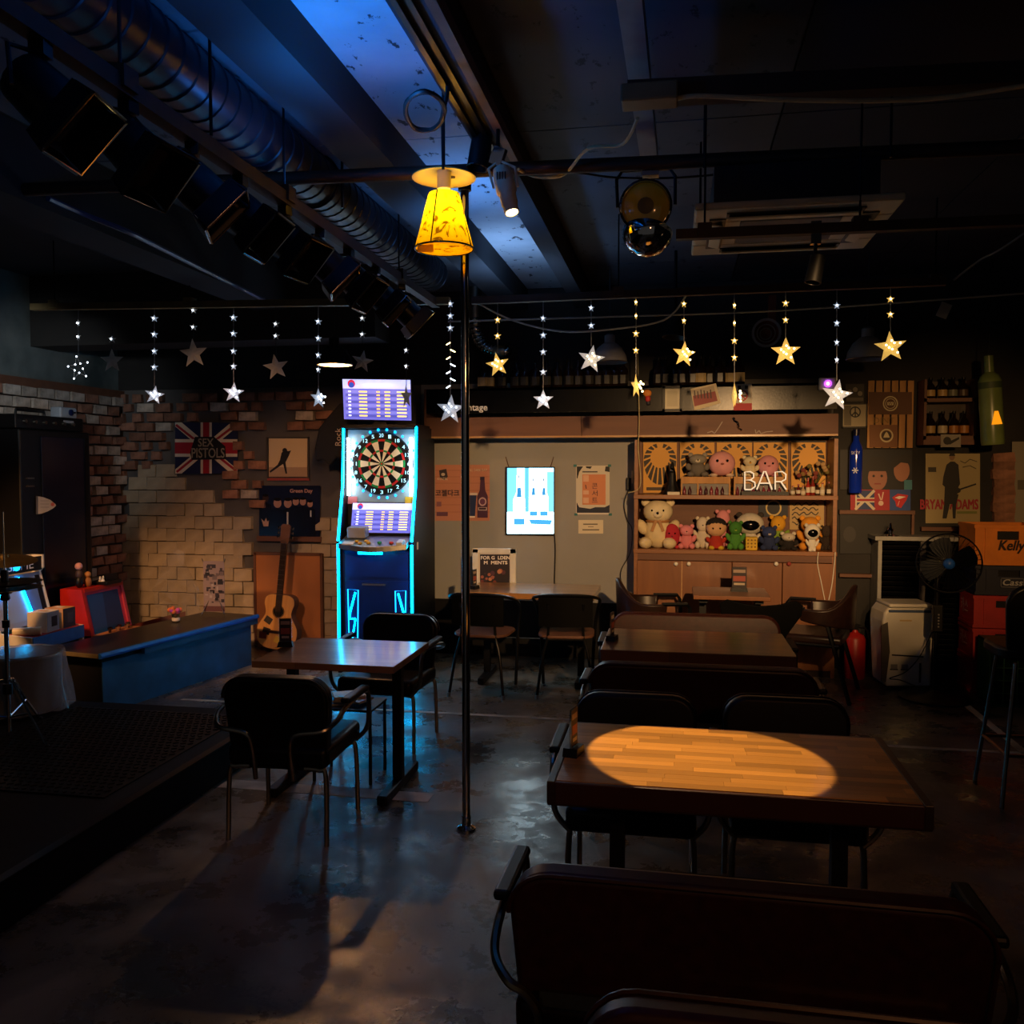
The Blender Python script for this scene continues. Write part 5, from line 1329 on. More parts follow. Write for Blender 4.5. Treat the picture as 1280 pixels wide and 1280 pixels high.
for (pts, nm) in (([(884, 541), (890, 539), (893, 542), (898, 535), (903, 527)], 'scratched mark on brown valance'), ([(944, 537), (945, 542), (949, 538), (951, 542), (957, 540), (966, 539)], 'white scribble')):
    F = Flat(0, .001, conv=lambda x, y: W(x, y, YV - .016)); F.line(pts, 1.1, '9c8a80'); F.build('chalk_mark', 'print', va)
# ================================================================ wooden shelf cabinet with plush toys
YC = 7.40
cb = thing('wooden_cabinet', 'brown wooden cabinet with two toy shelves above four doors', 'cabinet')
def zx(px, py, Y=YC): return W(px, py, Y)
xl = zx(793, 600).x; xr = zx(1047, 600).x; zt = zx(920, 549).z; zs = zx(920, 619).z; zl = zx(920, 688).z
MB().box2((xl, YC, 0), (xl + .03, YB - .03, zt)).build('side_panel', 'wood_shelf', cb); MB().box2((xr - .03, YC, 0), (xr, YB - .03, zt)).build('side_panel', 'wood_shelf', cb)
MB().box2((xl + .03, YB - .045, 0), (xr - .03, YB - .03, zt)).build('back_panel', 'wood_brown', cb)
for z, nm in ((zs, 'shelf'), (zl, 'shelf')): MB().box2((xl - .005, YC - .01, z - .035), (xr + .005, YB - .045, z)).build(nm, 'wood_shelf', cb, bevel=.003)
MB().box2((xl + .03, YC, zl - .09), (xr - .03, YC + .03, zl - .035)).build('rail', 'wood_brown', cb)
MB().box2((xl + .03, YC + .03, 0), (xr - .03, YC + .06, .06)).build('plinth', 'wood_dark', cb)
xs = [zx(v, 700).x for v in (796, 852.5, 915, 978, 1044)]
for k in range(4):
    d = MB().box2((xs[k] + .003, YC - .015, .06), (xs[k + 1] - .003, YC + .006, zl - .095)).build('door', 'wood_door', cb, bevel=.002)
    hx = (845, 861, 970, 986)[k]; hp = zx(hx, 704.5, YC - .015)
    MB().lathe([(0, .032), (.014, .03), (.018, .02), (.012, .01), (.006, 0)], 12, hp, (0, -1, 0)).build('knob', 'white_plastic' if k < 3 else paint('8a2018'), d, True)
    if k == 0: MB().box2((xs[1] - .005, YC - .017, .06), (xs[1] + .004, YC - .002, zl - .095)).build('edge_strip', 'wood_pale', d)
# poster row: plain burst prints in yellow and black
for k, (x0, x1) in enumerate(((804, 846), (850, 893), (896, 940), (942, 985), (989, 1032))):
    F = Flat(YB - .07); F.rbase(x0, 551, x1, 616, 'd0983a'); c = (x0 + x1) / 2
    for j in range(18):
        a = PI * (j + .5) / 9
        if -.2 < math.sin(a) or abs(math.cos(a)) > .3: F.poly([(c + 12 * math.cos(a - .09), 572 + 13 * math.sin(a - .09)), (c + 20.5 * math.cos(a - .13), 575 + (21 if math.sin(a) < 0 else 31) * math.sin(a - .13)), (c + 20.5 * math.cos(a + .13), 575 + (21 if math.sin(a) < 0 else 31) * math.sin(a + .13)), (c + 12 * math.cos(a + .09), 572 + 13 * math.sin(a + .09))], '20160c', j == 0)
    F.rect(x0 + 4, 609, x1 - 4, 613, '3a2a14'); F.rect(x0, 551, x1, 553, '18120c')
    poster('burst_poster', YB, '%s yellow poster with black rays from the left on the top shelf' % ['first', 'second', 'third', 'fourth', 'fifth'][k], 'poster', F)['group'] = 'yellow ray posters on the shelf'
# wooden gift boxes with little bottles
def gift_box(x0, x1, label):
    a = zx(x0, 617, 7.52); b = zx(x1, 596, 7.52); w = b.x - a.x; h = b.z - zs
    t = thing('gift_box', label, 'box', (a.x, 7.5, zs))
    MB().box2((0, 0, h * .62), (w, .1, h)).build('lid_board', 'wood_crate', t); MB().box2((0, 0.02, 0), (w, .1, h * .62)).build('tray', 'wood_dark', t)
    for x in (0, w * .33, w - .012): MB().box2((x, -.002, 0), (x + .012, .02, h * .62)).build('divider', 'wood_crate', t)
    n = int(w / .045)
    for k in range(n):
        if k != 2: MB().lathe([(.012, 0), (.014, .005), (.014, .04), (.005, .055), (.005, .07)], 8, (.03 + k * (w - .05) / n, .0, .0)).build('miniature', paint(('6a1c2a', '40161c', '7a2a30')[k % 3], .2), t, True)
    return h
h1 = gift_box(851, 913, 'wooden gift box of miniature bottles under the grey plush'); gift_box(917, 984, 'wooden gift box of miniature bottles behind the bar sign')
# black cone figure
t = thing('cone_figure', 'tall black cone shaped ornament at left of the top shelf', 'ornament', (zx(840, 610, 7.5).x, 7.5, zs)); MB().lathe([(.075, 0), (.075, .01), (.06, .05), (.035, .12), (.03, .19), (.02, .22), (.012, .26), (0, .28)], 16).build('body', 'black', t, True); MB().ball((0, -.02, .2), .022).build('head', 'black_gloss', t, True)
t = thing('paper_note', 'small white paper block beside the black cone on shelf', 'paper', (zx(842, 613, 7.42).x, 7.44, zs)); MB().box((0, 0, .012), (.1, .04, .024)).build('sheets', 'paper_white', t)
# BAR sign
sg = thing('bar_sign', 'white letter sign reading BAR on the top shelf', 'sign', (0, 0, 0))
a = zx(927, 615, 7.43); b = zx(986, 611, 7.43); MB().box2((a.x, 7.42, zs), (b.x, 7.46, zs + .03)).build('base', 'black', sg)
YBr = 7.43; P = lambda x, y: W(x, y, YBr)
def stroke(pts, **k): MB().tube([P(*q) for q in pts], .0065, 6, **k).build('letter', 'letter_white', sg, True)
stroke([(931, 612), (931, 590), (938, 589.5), (942, 592), (942, 597), (938, 600), (931, 600), (938, 600), (943.5, 603), (944, 608), (939, 612), (931, 612)])
stroke([(946, 612), (955, 589), (957, 589), (965, 612)]); stroke([(949.5, 604), (961.5, 604)])
stroke([(969, 612), (969, 590), (978, 589.5), (982.5, 593), (982, 599), (977, 602), (969, 602)]); stroke([(976, 602), (983, 612)])

# ---- plush toys (plain generic shapes)
def plush(name, label, px, yb, hpx, wpx, Y, kind, c, c2=None, belly=None, z0=None, feat=None, group='plush toys on the shelves', lean=0):
    p = W(px, yb, Y); s = mpp(p); H = hpx * s; Wd = wpx * s
    z = z0 if z0 is not None else p.z
    t = thing(name, label, 'plush toy', (p.x, Y, z), 0, group)
    t.rotation_euler = (0, lean, 0)
    m1 = paint(c, .95); m2 = paint(c2 or c, .95)
    if kind == 'bear':
        hr = Wd * .34
        MB().ball((0, 0, H * .32), (Wd * .33, Wd * .27, H * .33)).build('body', m1, t, True)
        hd = MB().ball((0, -.01, H * .74), (hr * 1.05, hr * .95, H * .24)).build('head', m2, t, True)
        for sx in (-1, 1):
            MB().ball((sx * hr * .85, 0, H * .93), (hr * .32, hr * .2, hr * .32), 10, 7).build('ear', m2, hd, True)
            MB().ball((sx * Wd * .37, -.02, H * .42), (Wd * .13, Wd * .13, H * .17), 10, 7, (0, sx * .5, 0)).build('arm', m1, t, True)
            MB().ball((sx * Wd * .28, -Wd * .22, H * .11), (Wd * .17, Wd * .22, H * .12), 10, 7).build('leg', m1, t, True)
            MB().ball((sx * hr * .38, -hr * .88, H * .77), hr * .09, 8, 6).build('eye', 'black_gloss', hd, True)
        MB().ball((0, -hr * .85, H * .69), (hr * .36, hr * .3, hr * .27), 10, 7).build('muzzle', paint(belly or c2 or c, .95), hd, True)
        MB().ball((0, -hr * 1.14, H * .72), hr * .1, 8, 6).build('nose', 'black_gloss', hd, True)
        if feat == 'ribbon':
            MB().tube([(hr * .75 * math.cos(k * PI / 8), hr * .65 * math.sin(k * PI / 8), H * .545) for k in range(16)], .012, 6, closed=True).build('ribbon', paint('a87848'), t, True)
            for sx in (-1, 1): MB().box((sx * .03, -hr * .8, H * .46), (.025, .006, .1), (0, sx * -.35, 0)).build('ribbon_tail', paint('a87848'), t)
    elif kind == 'egg':
        bd = MB().ball((0, 0, H * .52), (Wd * .5, Wd * .42, H * .48), 18, 12).build('body', m1, t, True)
        for sx in (-1, 1):
            MB().ball((sx * Wd * .3, -Wd * .1, H * .06), (Wd * .16, Wd * .2, H * .08), 10, 6).build('foot', m2, t, True)
            MB().ball((sx * Wd * .18, -Wd * .38, H * .62), Wd * .055, 8, 6).build('eye', 'black_gloss', bd, True)
        MB().ball((0, -Wd * .42, H * .5), (Wd * .07, Wd * .03, Wd * .04), 8, 6).build('mouth', paint(belly or '8a3030'), bd, True)
    elif kind == 'helmet':
        MB().ball((0, 0, H * .25), (Wd * .27, Wd * .22, H * .27)).build('body', m1, t, True)
        hd = MB().ball((0, 0, H * .7), (Wd * .5, Wd * .42, H * .31), 18, 12).build('head', m1, t, True)
        MB().ball((0, -Wd * .2, H * .68), (Wd * .36, Wd * .26, H * .19), 16, 10).build('face_plate', 'black_gloss', hd, True)
        for sx in (-1, 1):
            MB().ball((sx * Wd * .38, 0, H * .95), (Wd * .12, Wd * .08, H * .08), 8, 6).build('ear', m2, hd, True)
            MB().ball((sx * Wd * .3, -.01, H * .3), (Wd * .09, Wd * .09, H * .15), 8, 6, (0, sx * .4, 0)).build('arm', m1, t, True)
            MB().ball((sx * Wd * .14, -.01, H * .06), (Wd * .11, Wd * .12, H * .1), 8, 6).build('leg', m1, t, True)
    elif kind == 'doll':
        MB().lathe([(Wd * .2, 0), (Wd * .36, H * .04), (Wd * .3, H * .3), (Wd * .16, H * .44)], 14).build('body', m2, t, True)
        hd = MB().ball((0, 0, H * .67), (Wd * .46, Wd * .4, H * .29), 18, 12).build('head', m1, t, True)
        MB().ball((0, Wd * .05, H * .77), (Wd * .47, Wd * .41, H * .22), 16, 8).build('cap', paint(feat or '1c1614', .9), hd, True)
        for sx in (-1, 1):
            MB().ball((sx * Wd * .34, -.01, H * .28), (Wd * .1, Wd * .1, H * .12), 8, 6, (0, sx * .7, 0)).build('arm', m2, t, True)
            MB().ball((sx * Wd * .2, -Wd * .2, H * .05), (Wd * .16, Wd * .2, H * .07), 8, 6).build('foot', paint(belly or c, .9), t, True)
            MB().ball((sx * Wd * .16, -Wd * .38, H * .66), Wd * .045, 8, 6).build('eye', 'black_gloss', hd, True)
    return t
zsh, zlo = zs, zl
hB = h1
plush('bear_plush', 'large cream teddy bear with ribbon at left of lower shelf', 822, 686, 61, 52, 7.55, 'bear', 'd8c69c', 'ddd0ac', 'e0d4b4', zlo, 'ribbon')
plush('ball_plush', 'small red round plush beside the large teddy bear', 840, 683, 31, 20, 7.5, 'egg', 'b02838', 'b02838', '701820', zlo)
plush('pink_plush', 'pink sitting plush third along the lower shelf', 858, 684, 30, 24, 7.52, 'bear', 'd88088', 'dc8890', 'e8a8a8', zlo)
plush('white_plush', 'white speckled plush behind the capped doll', 878, 684, 40, 22, 7.58, 'bear', 'cfc4b0', 'd4c8b4', 'e0d8c8', zlo)
plush('capped_doll', 'round tan doll with dark cap, red and yellow body', 895, 686, 40, 27, 7.5, 'doll', 'd0a478', 'a83020', 'd0b030', zlo)
plush('pink_plush', 'pink plush head peeping over behind the capped doll', 903, 686, 48, 24, 7.68, 'bear', 'd88890', 'dc9098', 'e8b0b0', zlo)
plush('green_plush', 'green pointed plush next to the capped doll', 919, 686, 36, 23, 7.5, 'bear', '4a8a34', '3f7c2c', '8ab040', zlo)
plush('helmet_plush', 'white headed plush with a wide black face', 937, 682, 44, 34, 7.62, 'helmet', 'cfc8b8', '3a3430', None, zlo)
t = thing('yellow_cube_toy', 'small yellow toy cube with holes on lower shelf', 'toy', (zx(939, 684, 7.46).x, 7.46, zlo)); MB().box((0, 0, .055), (.095, .07, .11)).build('cube', paint('d0a820', .6), t, bevel=.008)
for i in range(3):
    for j in range(3): MB().ball((-.028 + .028 * i, -.035, .028 + .028 * j), (.007, .003, .007), 8, 5).build('dot', paint('7a5a10'), t)
plush('navy_plush', 'navy blue plush with pale eye ring, right of the yellow cube', 961, 686, 30, 25, 7.5, 'bear', '28345c', '2c3a68', 'b8b0b0', zlo)
plush('yellow_plush', 'yellow and green round plush behind the navy one', 972, 682, 42, 26, 7.64, 'bear', '7a9a34', 'd8a028', 'e0b848', zlo)
plush('striped_plush', 'small black and white plush right of the navy one', 985, 684, 22, 24, 7.52, 'bear', '201c1c', 'c8c0b0', 'd8d0c0', zlo)
plush('orange_plush', 'orange plush behind the small white astronaut toy', 1012, 686, 42, 32, 7.6, 'bear', 'd08a28', 'd8942c', 'e0b060', zlo)
plush('astronaut_toy', 'small white astronaut toy with black visor at right', 1015, 686, 34, 19, 7.46, 'helmet', 'd8d4c8', 'c8c4b8', None, zlo)
plush('dark_plush', 'dark brown plush at the right end of lower shelf', 1032, 686, 32, 16, 7.55, 'bear', '2c2018', '342820', '5a4430', zlo)
plush('grey_plush', 'grey and cream plush with red mouth on the gift box', 872, 596, 29, 30, 7.55, 'bear', '6a645c', '8a8478', 'd8ccb0', zsh + hB, None)
plush('pink_egg_plush', 'large pink egg shaped plush on the gift box', 902, 596, 32, 33, 7.55, 'egg', 'd89898', 'd8c0a8', '8a5048', zsh + hB)
plush('cream_plush', 'cream plush with yellow face above the bar sign', 937, 596, 26, 23, 7.55, 'bear', 'd0c098', 'd4c8a4', 'd0a030', zsh + hB)
plush('pink_hood_plush', 'pink rounded plush beside the cream one above the bar sign', 960, 596, 27, 26, 7.55, 'egg', 'd08c90', 'c88088', 'a05058', zsh + hB)
# prints behind the toys on the lower shelf
F = Flat(YB - .06); F.rbase(948, 623, 985, 646, '1c2230'); F.ring(967, 635, 10, 2, 'c8b070'); F.disc(967, 635, 7.5, '10121a'); poster('disc_print', YB, 'dark print with a pale ring behind the yellow plush', 'print', F)
F = Flat(YB - .06); F.rbase(987, 623, 1030, 662, 'b09460'); 
for k in range(5): F.line([(990 + j * 3, 630 + k * 6 + 2.2 * math.sin(j * 1.9 + k)) for j in range(12)], 1.4, '2a2018')
poster('script_print', YB, 'tan print with black scribbled lettering behind the orange plush', 'print', F)
# miniature bottles and flowers at right of the top shelf
for k, (x, h, c) in enumerate(((991, 12, '8a7a60'), (998, 14, '5a2020'), (1004, 12, 'b0a080'), (1010, 22, 'a03020'), (1016, 24, '7a2418'), (1022, 15, '3a2a20'), (1028, 16, 'c0b090'), (1036, 17, '4a3a28'))):
    p = W(x, 612, 7.47 + .03 * (k % 2)); s = mpp(p); h *= s
    t = thing('miniature_bottle', '%s miniature bottle from the left beside the bar sign' % ords[k], 'bottle', (p.x, p.y, zsh), 0, 'miniature bottles beside the bar sign')
    MB().lathe([(.016, 0), (.018, .005), (.018, h * .55), (.007, h * .72), (.007, h * .9)], 10).build('glass', paint(c, .15), t, True); MB().lathe([(.009, h * .88), (.009, h), (0, h)], 8).build('cap', paint('8a1c18', .3), t, True); MB().lathe([(.0185, h * .15), (.0185, h * .45)], 10).build('label', 'paper_white', t)
fl2 = thing('dried_flowers', 'dried flower bunch behind the miniature bottles on top shelf', 'flowers', (zx(1018, 612, 7.62).x, 7.62, zsh))
MB().lathe([(.03, 0), (.035, .01), (.03, .08), (.022, .1)], 12).build('jar', 'clear_glass', fl2, True)
rn = random.Random(2)
for k in range(16):
    a = rn.uniform(0, 2 * PI); r = rn.uniform(.05, .14); q = Vector((r * math.cos(a) * 1.1, -abs(r * math.sin(a)) * .4, rn.uniform(.14, .26)))
    MB().tube([(0, 0, .05), q * .6 + Vector((0, 0, .05)), q], .002, 4).build('stem', paint('4a5028'), fl2); MB().ball(q, (.022, .015, .02), 7, 5).build('flower', paint(rn.choice(('8a6a3a', '7a3a30', '6a6030', 'a88a60')), .9), fl2)
for x0, lbl in ((1023, 'white cord hanging from the shelf to the right bucket chair'), (1044, 'second white cord at the right edge of the cabinet')):
    wire('white_cable', [W(x0, 690, YC - .03), W(x0 - 1, 705, YC - .03), W(x0 + 4 * (1 if x0 < 1040 else -1), 730, YC - .03), W(x0 + 8 * (1 if x0 < 1040 else -1), 750, YC - .03)], .004, 'white_plastic', lbl)
wire('shelf_cord', [W(797, 440, YC - .05), W(799, 520, YC - .05), W(798, 560, YC - .03), W(801, 600, YC - .03), W(797, 612, YC - .03), W(785, 616, YC - .02)], .004, 'cable_cream', 'cream cord running down the left edge of the cabinet')
# ================================================================ right hand side
YW = YB - .03
# camera box with purple lens
t = thing('purple_eye_box', 'small white box with glowing purple ring on the valance end', 'camera', W(1034, 480, 7.4))
MB().box((0, 0, 0), (.13, .06, .1)).build('box', 'white_plastic', t, bevel=.01)
MB().lathe([(.012, 0), (.028, 0), (.028, .008), (.012, .008)], 18, (0, -.032, 0), (0, -1, 0), caps=False).build('lit_ring', 'led_purple', t); MB().ball((0, -.034, 0), .01, 8, 6).build('lens', 'neon_white', t)
F = Flat(YW); F.rbase(1057, 480, 1080, 503, '3a3632'); 
for x, y, r in ((1062, 490, 3), (1069, 487, 3), (1075, 492, 3)): F.disc(x, y, r, '8a8478')
F.rect(1058, 497, 1079, 501, '6a645a'); poster('small_photo', YW, 'small black and white photo above the peace sign picture', 'photo', F)
t = thing('peace_picture', 'framed pale picture with a black peace sign', 'picture'); F = Flat(YW); F.rbase(1053, 505, 1083, 534, 'a89c80'); F.rect(1055, 507, 1064, 532, '6a6250'); F.ring(1069, 515, 7, 1.6, '12100e'); F.line([(1069, 508), (1069, 522)], 1.6, '12100e'); F.line([(1069, 515), (1064, 520)], 1.6, '12100e'); F.line([(1069, 515), (1074, 520)], 1.6, '12100e'); F.build('print', 'print', t)
for (x0, y0, x1, y1) in ((1052, 504, 1084, 506), (1052, 533, 1084, 535), (1052, 504, 1054, 535), (1082, 504, 1084, 535)):
    a = W(x0, y1, YW); b = W(x1, y0, YW); MB().box2((a.x, YW - .014, a.z), (b.x, YW, b.z)).build('frame_bar', 'black', t)
# wooden board with two crests
t = thing('wooden_crest_board', 'upright wooden board with two round crests on darker plaques', 'board')
xs_ = [1083 + k * 9.8 for k in range(7)]
for k in range(6):
    a = W(xs_[k], 560, YW); b = W(xs_[k + 1], 476, YW); MB().box2((a.x + .001, YW - .02 - .002 * (k % 2), a.z), (b.x - .001, YW, b.z)).build('plank', 'wood_crate', t)
F = Flat(YW - .03, .006); F.rbase(1086, 490, 1140, 518, '5a3418'); F.rect(1087, 531, 1122, 559, '7a4c24'); F.ring(1113, 504.5, 9.5, 1.6, 'c8b890'); F.ring(1113, 504.5, 6.5, .8, 'c8b890'); F.rect(1109, 502.5, 1117, 506.5, 'c8b890'); F.text('W', 1110, 502.8, 1116, 506.2, '5a3418')
F.ring(1108, 544.5, 8.5, 1.8, 'c8b890'); F.disc(1108, 544.5, 6, '2a1c10'); F.poly([(1104, 547), (1106, 542), (1108, 539.5), (1110, 542), (1112, 547)], 'c8b890'); F.text('DINT', 1092, 522, 1118, 529, '8a6a34'); F.build('plaque', 'print', t)
# rock poster (plain portraits), flag strip and red tongue emblem
F = Flat(YW - .012); F.rbase(1050, 562, 1140, 612, '15161c'); F.disc(1097, 597, 12, '9c6a58', 16, 18); F.poly([(1082, 594), (1083, 580), (1090, 571), (1104, 571), (1112, 580), (1112, 594), (1107, 589), (1087, 589)], '17120f'); F.rect(1093, 604, 1101, 605.5, '8a3838'); F.disc(1092, 595, 1.6, '1a1414'); F.disc(1102, 595, 1.6, '1a1414')
F.disc(1127, 588, 10, 'a06c54', 14, 16); F.poly([(1112, 580), (1120, 570), (1138, 568), (1139, 580), (1126, 578), (1116, 586)], '1a1412'); F.rect(1130, 600, 1140, 612, '3a7a8a')
poster('portrait_poster', YW, 'dark poster with two large faces beside the blue bottle', 'poster', F)
F = Flat(YW - .015); F.rbase(1063, 612, 1138, 638, 'a02430'); F.rect(1069, 613, 1093, 637, '283a6c'); F.line([(1069, 613), (1093, 637)], 3.5, 'c8bca8'); F.line([(1093, 613), (1069, 637)], 3.5, 'c8bca8'); F.rect(1069, 622, 1093, 628, 'd0c4b0'); F.rect(1069, 623.5, 1093, 626.5, 'a02430'); F.rect(1069, 612, 1071, 638, 'd0c4b0')
F.line([(1098, 617), (1101, 625)], 1.6, 'd8b8a8'); F.line([(1104, 615), (1102, 625)], 1.6, 'd8b8a8'); F.disc(1101, 629, 3.2, 'd8b8a8'); F.rect(1112, 612, 1138, 638, '2a4a8c'); F.poly([(1115, 622), (1122, 617), (1135, 619), (1133, 625), (1126, 635), (1120, 633), (1119, 627)], 'c02028'); F.poly([(1118, 622), (1124, 620), (1132, 621), (1124, 624)], 'e8dcd0'); F.line([(1124, 626), (1122, 632)], .9, 'e8b0a8')
poster('flag_strip', YW, 'red and blue strip with flag, hand sign and red tongue emblem', 'poster', F)
F = Flat(YW - .012); F.rbase(1050, 640, 1138, 692, '0d0e12'); F.disc(1062, 668, 8, '2c2a2c', 10, 14); F.rect(1112, 641, 1132, 643, '8a8478'); poster('black_poster', YW, 'nearly black poster under the red tongue emblem', 'poster', F)
ld = thing('wall_ledge', 'narrow brown ledge under the flag strip', 'ledge'); a = W(1048, 642, YW); b = W(1142, 638, YW); MB().box2((a.x, YW - .05, a.z), (b.x, YW, b.z)).build('board', 'wood_brown', ld); MB().box2((b.x - .02, YW - .03, a.z - .3), (b.x, YW, a.z)).build('upright', 'wood_brown', ld)
a = W(1048, 718, YW); ld2 = MB().box2((a.x, YW - .06, a.z - .015), (W(1098, 718, YW).x, YW, a.z + .012)).build('wall_rail', 'wood_brown'); tag(ld2, 'brown wooden rail above the fire extinguisher', 'rail')
# blue bottle on the portrait poster ledge
p = W(1069, 616, YW - .1); s = mpp(p); H = 79 * s; r = 7.8 * s
t = thing('blue_bottle', 'tall cobalt blue bottle with white lettering on the wall', 'bottle', p)
MB().lathe([(r * .95, 0), (r, .01), (r, H * .68), (r * .9, H * .74), (r * .48, H * .82), (r * .45, H * .93)], 18).build('glass', plain('cobalt_glass', '1430b0', .12, 0, .05, coat=.6), t, True); MB().lathe([(r * .5, H * .9), (r * .52, H), (0, H)], 12).build('cap', paint('16183a', .3), t, True)
F = Flat(0, .001, conv=lambda x, y: W(x, y, p.y - r - .002)); F.text('SKYY', 1064, 564, 1075, 568, 'c8d0e8'); 
for k in range(3): a_ = k * PI / 3; F.line([(1069 - 4 * math.cos(a_), 588 - 4 * math.sin(a_)), (1069 + 4 * math.cos(a_), 588 + 4 * math.sin(a_))], 1.2, 'c8d0e8')
t_ = F.build('lettering', 'print'); t_.parent = t; t_.location = -Vector(p)
# bottle shelf
t = thing('bottle_rack', 'small dark wooden wall rack with two rows of bottles', 'shelf')
a = W(1154, 556, 7.55); b = W(1222, 473, 7.55)
MB().box2((a.x, 7.55, a.z), (a.x + .02, YW, b.z)).build('side_panel', 'wood_brown', t); MB().box2((b.x - .02, 7.55, a.z), (b.x, YW, b.z)).build('side_panel', 'wood_brown', t); MB().box2((a.x, YW - .01, a.z), (b.x, YW, b.z)).build('back_panel', 'wood_dark', t)
z1 = W(1190, 545, 7.6).z; z2 = W(1190, 498, 7.6).z
for z in (z1, z2): MB().box2((a.x, 7.55, z - .03), (b.x, YW, z)).build('shelf', 'wood_brown', t)
MB().box2((a.x, 7.548, a.z), (b.x, 7.56, z1 - .03)).build('apron', 'wood_brown', t)
rack = [(1163, 0, 'b09058'), (1178, 0, 'b09058'), (1191, 0, '6a6a58'), (1204, 0, '4a3a28'), (1163, 1, 'a88850'), (1178, 1, 'b8a888'), (1192, 1, 'a06828'), (1205, 1, 'a06828'), (1217, 1, '3a3a3a')]
for k, (x, r_, c) in enumerate(rack):
    p = W(x, 540 if r_ else 493, 7.63); z = z1 if r_ else z2
    bottle('spirit_bottle', '%s bottle from the left on the %s row of the wall rack' % (ords[k if k < 4 else k - 4], 'lower' if r_ else 'upper'), 'bottles in the wall rack', p.x, 7.63, z, .2 if r_ else .17, .036 if k != 8 else .02, PWI, 'dark_glass', 'black', paint(c, .5))
F = Flat(7.54); F.rbase(1176, 543, 1201, 559, '8a8478'); F.disc(1184, 551, 5, '1a1816'); F.poly([(1186, 552), (1199, 546), (1199, 549), (1187, 556)], '1a1816'); poster('guitar_print', YW, 'little black and white print stuck below the bottle rack', 'print', F)
# pale green giant bottle
p = W(1241, 556, 7.3); s = mpp(p); H = 113 * s; r = 13.5 * s
t = thing('green_bottle_display', 'tilted pale green display bottle with orange label hanging at right', 'bottle', p); t.rotation_euler = (0, -.07, 0)
MB().lathe([(r * .95, 0), (r, .02), (r, H * .7), (r * .8, H * .76), (r * .42, H * .8), (r * .4, H * .98), (0, H)], 18).build('body', plain('pale_green', '6a7a44', .3, 0, .1), t, True)
MB().lathe([(r * 1.01, H * .62), (r * 1.02, H * .63), (r * 1.02, H * .68), (r * 1.01, H * .69)], 18).build('shoulder_band', paint('3a4a28'), t, True)
MB().prism([(-.03, .0), (.045, .0), (.02, .1), (-.005, .1)], .004, Matrix.Translation((0, -r * 1.0 - .006, H * .22))).build('orange_label', 'label_glow', t)
MB().tube([(0, 0, H * .98), (.06, 0, ZC - p.z)], .003, 5).build('cord', 'cable_black', t)
# concert poster with standing guitarist
F = Flat(YW - .012); F.rbase(1157, 567, 1225, 654, 'a8986c'); fig = '1c1a1c'
F.disc(1190, 571, 3.6, '8a6a50', 4.6, 12); F.poly([(1186, 570), (1188, 566), (1193, 566), (1194, 570)], '1a1410'); F.poly([(1183, 581), (1188, 577), (1193, 577), (1198, 581), (1200, 605), (1196, 612), (1185, 612), (1178, 606), (1179, 596)], fig); F.poly([(1181, 608), (1198, 608), (1195, 630), (1194, 648), (1191, 648), (1190, 630), (1187, 630), (1183, 648), (1178, 648), (1180, 630)], fig); F.disc(1195, 613, 6, fig, 4, 12); F.line([(1196, 613), (1220, 605)], 2, fig)
F.btext('BRYAN ADAMS', 1150, 624, 1222, 636, 'a02434', d=.8); F.rect(1196, 639, 1221, 642, '7a8040'); F.rect(1160, 584, 1170, 590, '3a3428'); F.line([(1200, 576), (1206, 579), (1212, 574), (1221, 577)], 1, '5a5038'); F.line([(1203, 584), (1212, 582), (1220, 586)], 1, '5a5038')
F.poly([(1181, 618), (1198, 618), (1195, 630), (1194, 648), (1191, 648), (1190, 630), (1187, 630), (1183, 648), (1178, 648), (1180, 630)], fig)
poster('standing_guitarist_poster', YW, 'tan poster of standing guitarist in black with red capital lettering', 'poster', F)
a = W(1150, 660, YW); MB_ = MB().box2((a.x, YW - .05, a.z - .02), (W(1226, 656, YW).x, YW, a.z + .012)).build('poster_ledge', 'wood_brown'); tag(MB_, 'brown ledge under the standing guitarist poster', 'ledge')
F = Flat(YW - .03); F.rbase(1265, 552, 1300, 662, '8a8272'); F.rect(1272, 600, 1290, 612, '5a5448'); poster('pale_poster', YW, 'pale poster cut off by the right edge of the photo', 'poster', F)
# grey louvred cabinet
gc = thing('louvred_cabinet', 'grey cabinet with dark louvred doors behind the air cooler', 'cabinet')
a = W(1098, 672, 7.5); b = W(1212, 672, 7.5); zt_ = a.z
MB().box2((a.x - .03, 7.47, zt_ - .02), (b.x, YW - .02, zt_ + .012)).build('top', 'pipe_paint', gc); MB().box2((a.x, 7.5, 0), (a.x + .03, YW - .02, zt_ - .02)).build('side_panel', 'pipe_paint', gc); MB().box2((b.x - .03, 7.5, 0), (b.x, YW - .02, zt_ - .02)).build('side_panel', 'pipe_paint', gc)
MB().box2((a.x + .03, 7.62, 0), (b.x - .03, 7.66, zt_ - .02)).build('back_panel', 'black_soft', gc)
xm_ = (a.x + b.x) / 2; MB().box2((xm_ - .02, 7.5, 0), (xm_ + .02, 7.53, zt_ - .02)).build('centre_stile', 'wall_plaster', gc)
for x0, x1 in ((a.x + .03, xm_ - .02), (xm_ + .02, b.x - .03)):
    for k in range(26): MB().box(((x0 + x1) / 2, 7.53, .06 + k * (zt_ - .1) / 25), (x1 - x0, .006, .03), (.6, 0, 0)).build('louvre_slat', 'dark_metal', gc)
t = thing('glass_trinket', 'small silver glass ornament on the grey cabinet', 'ornament', W(1113, 670, 7.55)); MB().lathe([(.06, 0), (.05, .006), (.015, .02), (.02, .04), (.03, .05), (.012, .07), (.008, .1), (0, .11)], 16).build('body', 'chrome', t, True); MB().lathe([(.075, 0.0), (.07, .006), (0, .004)], 16).build('saucer', 'clear_glass', t, True)
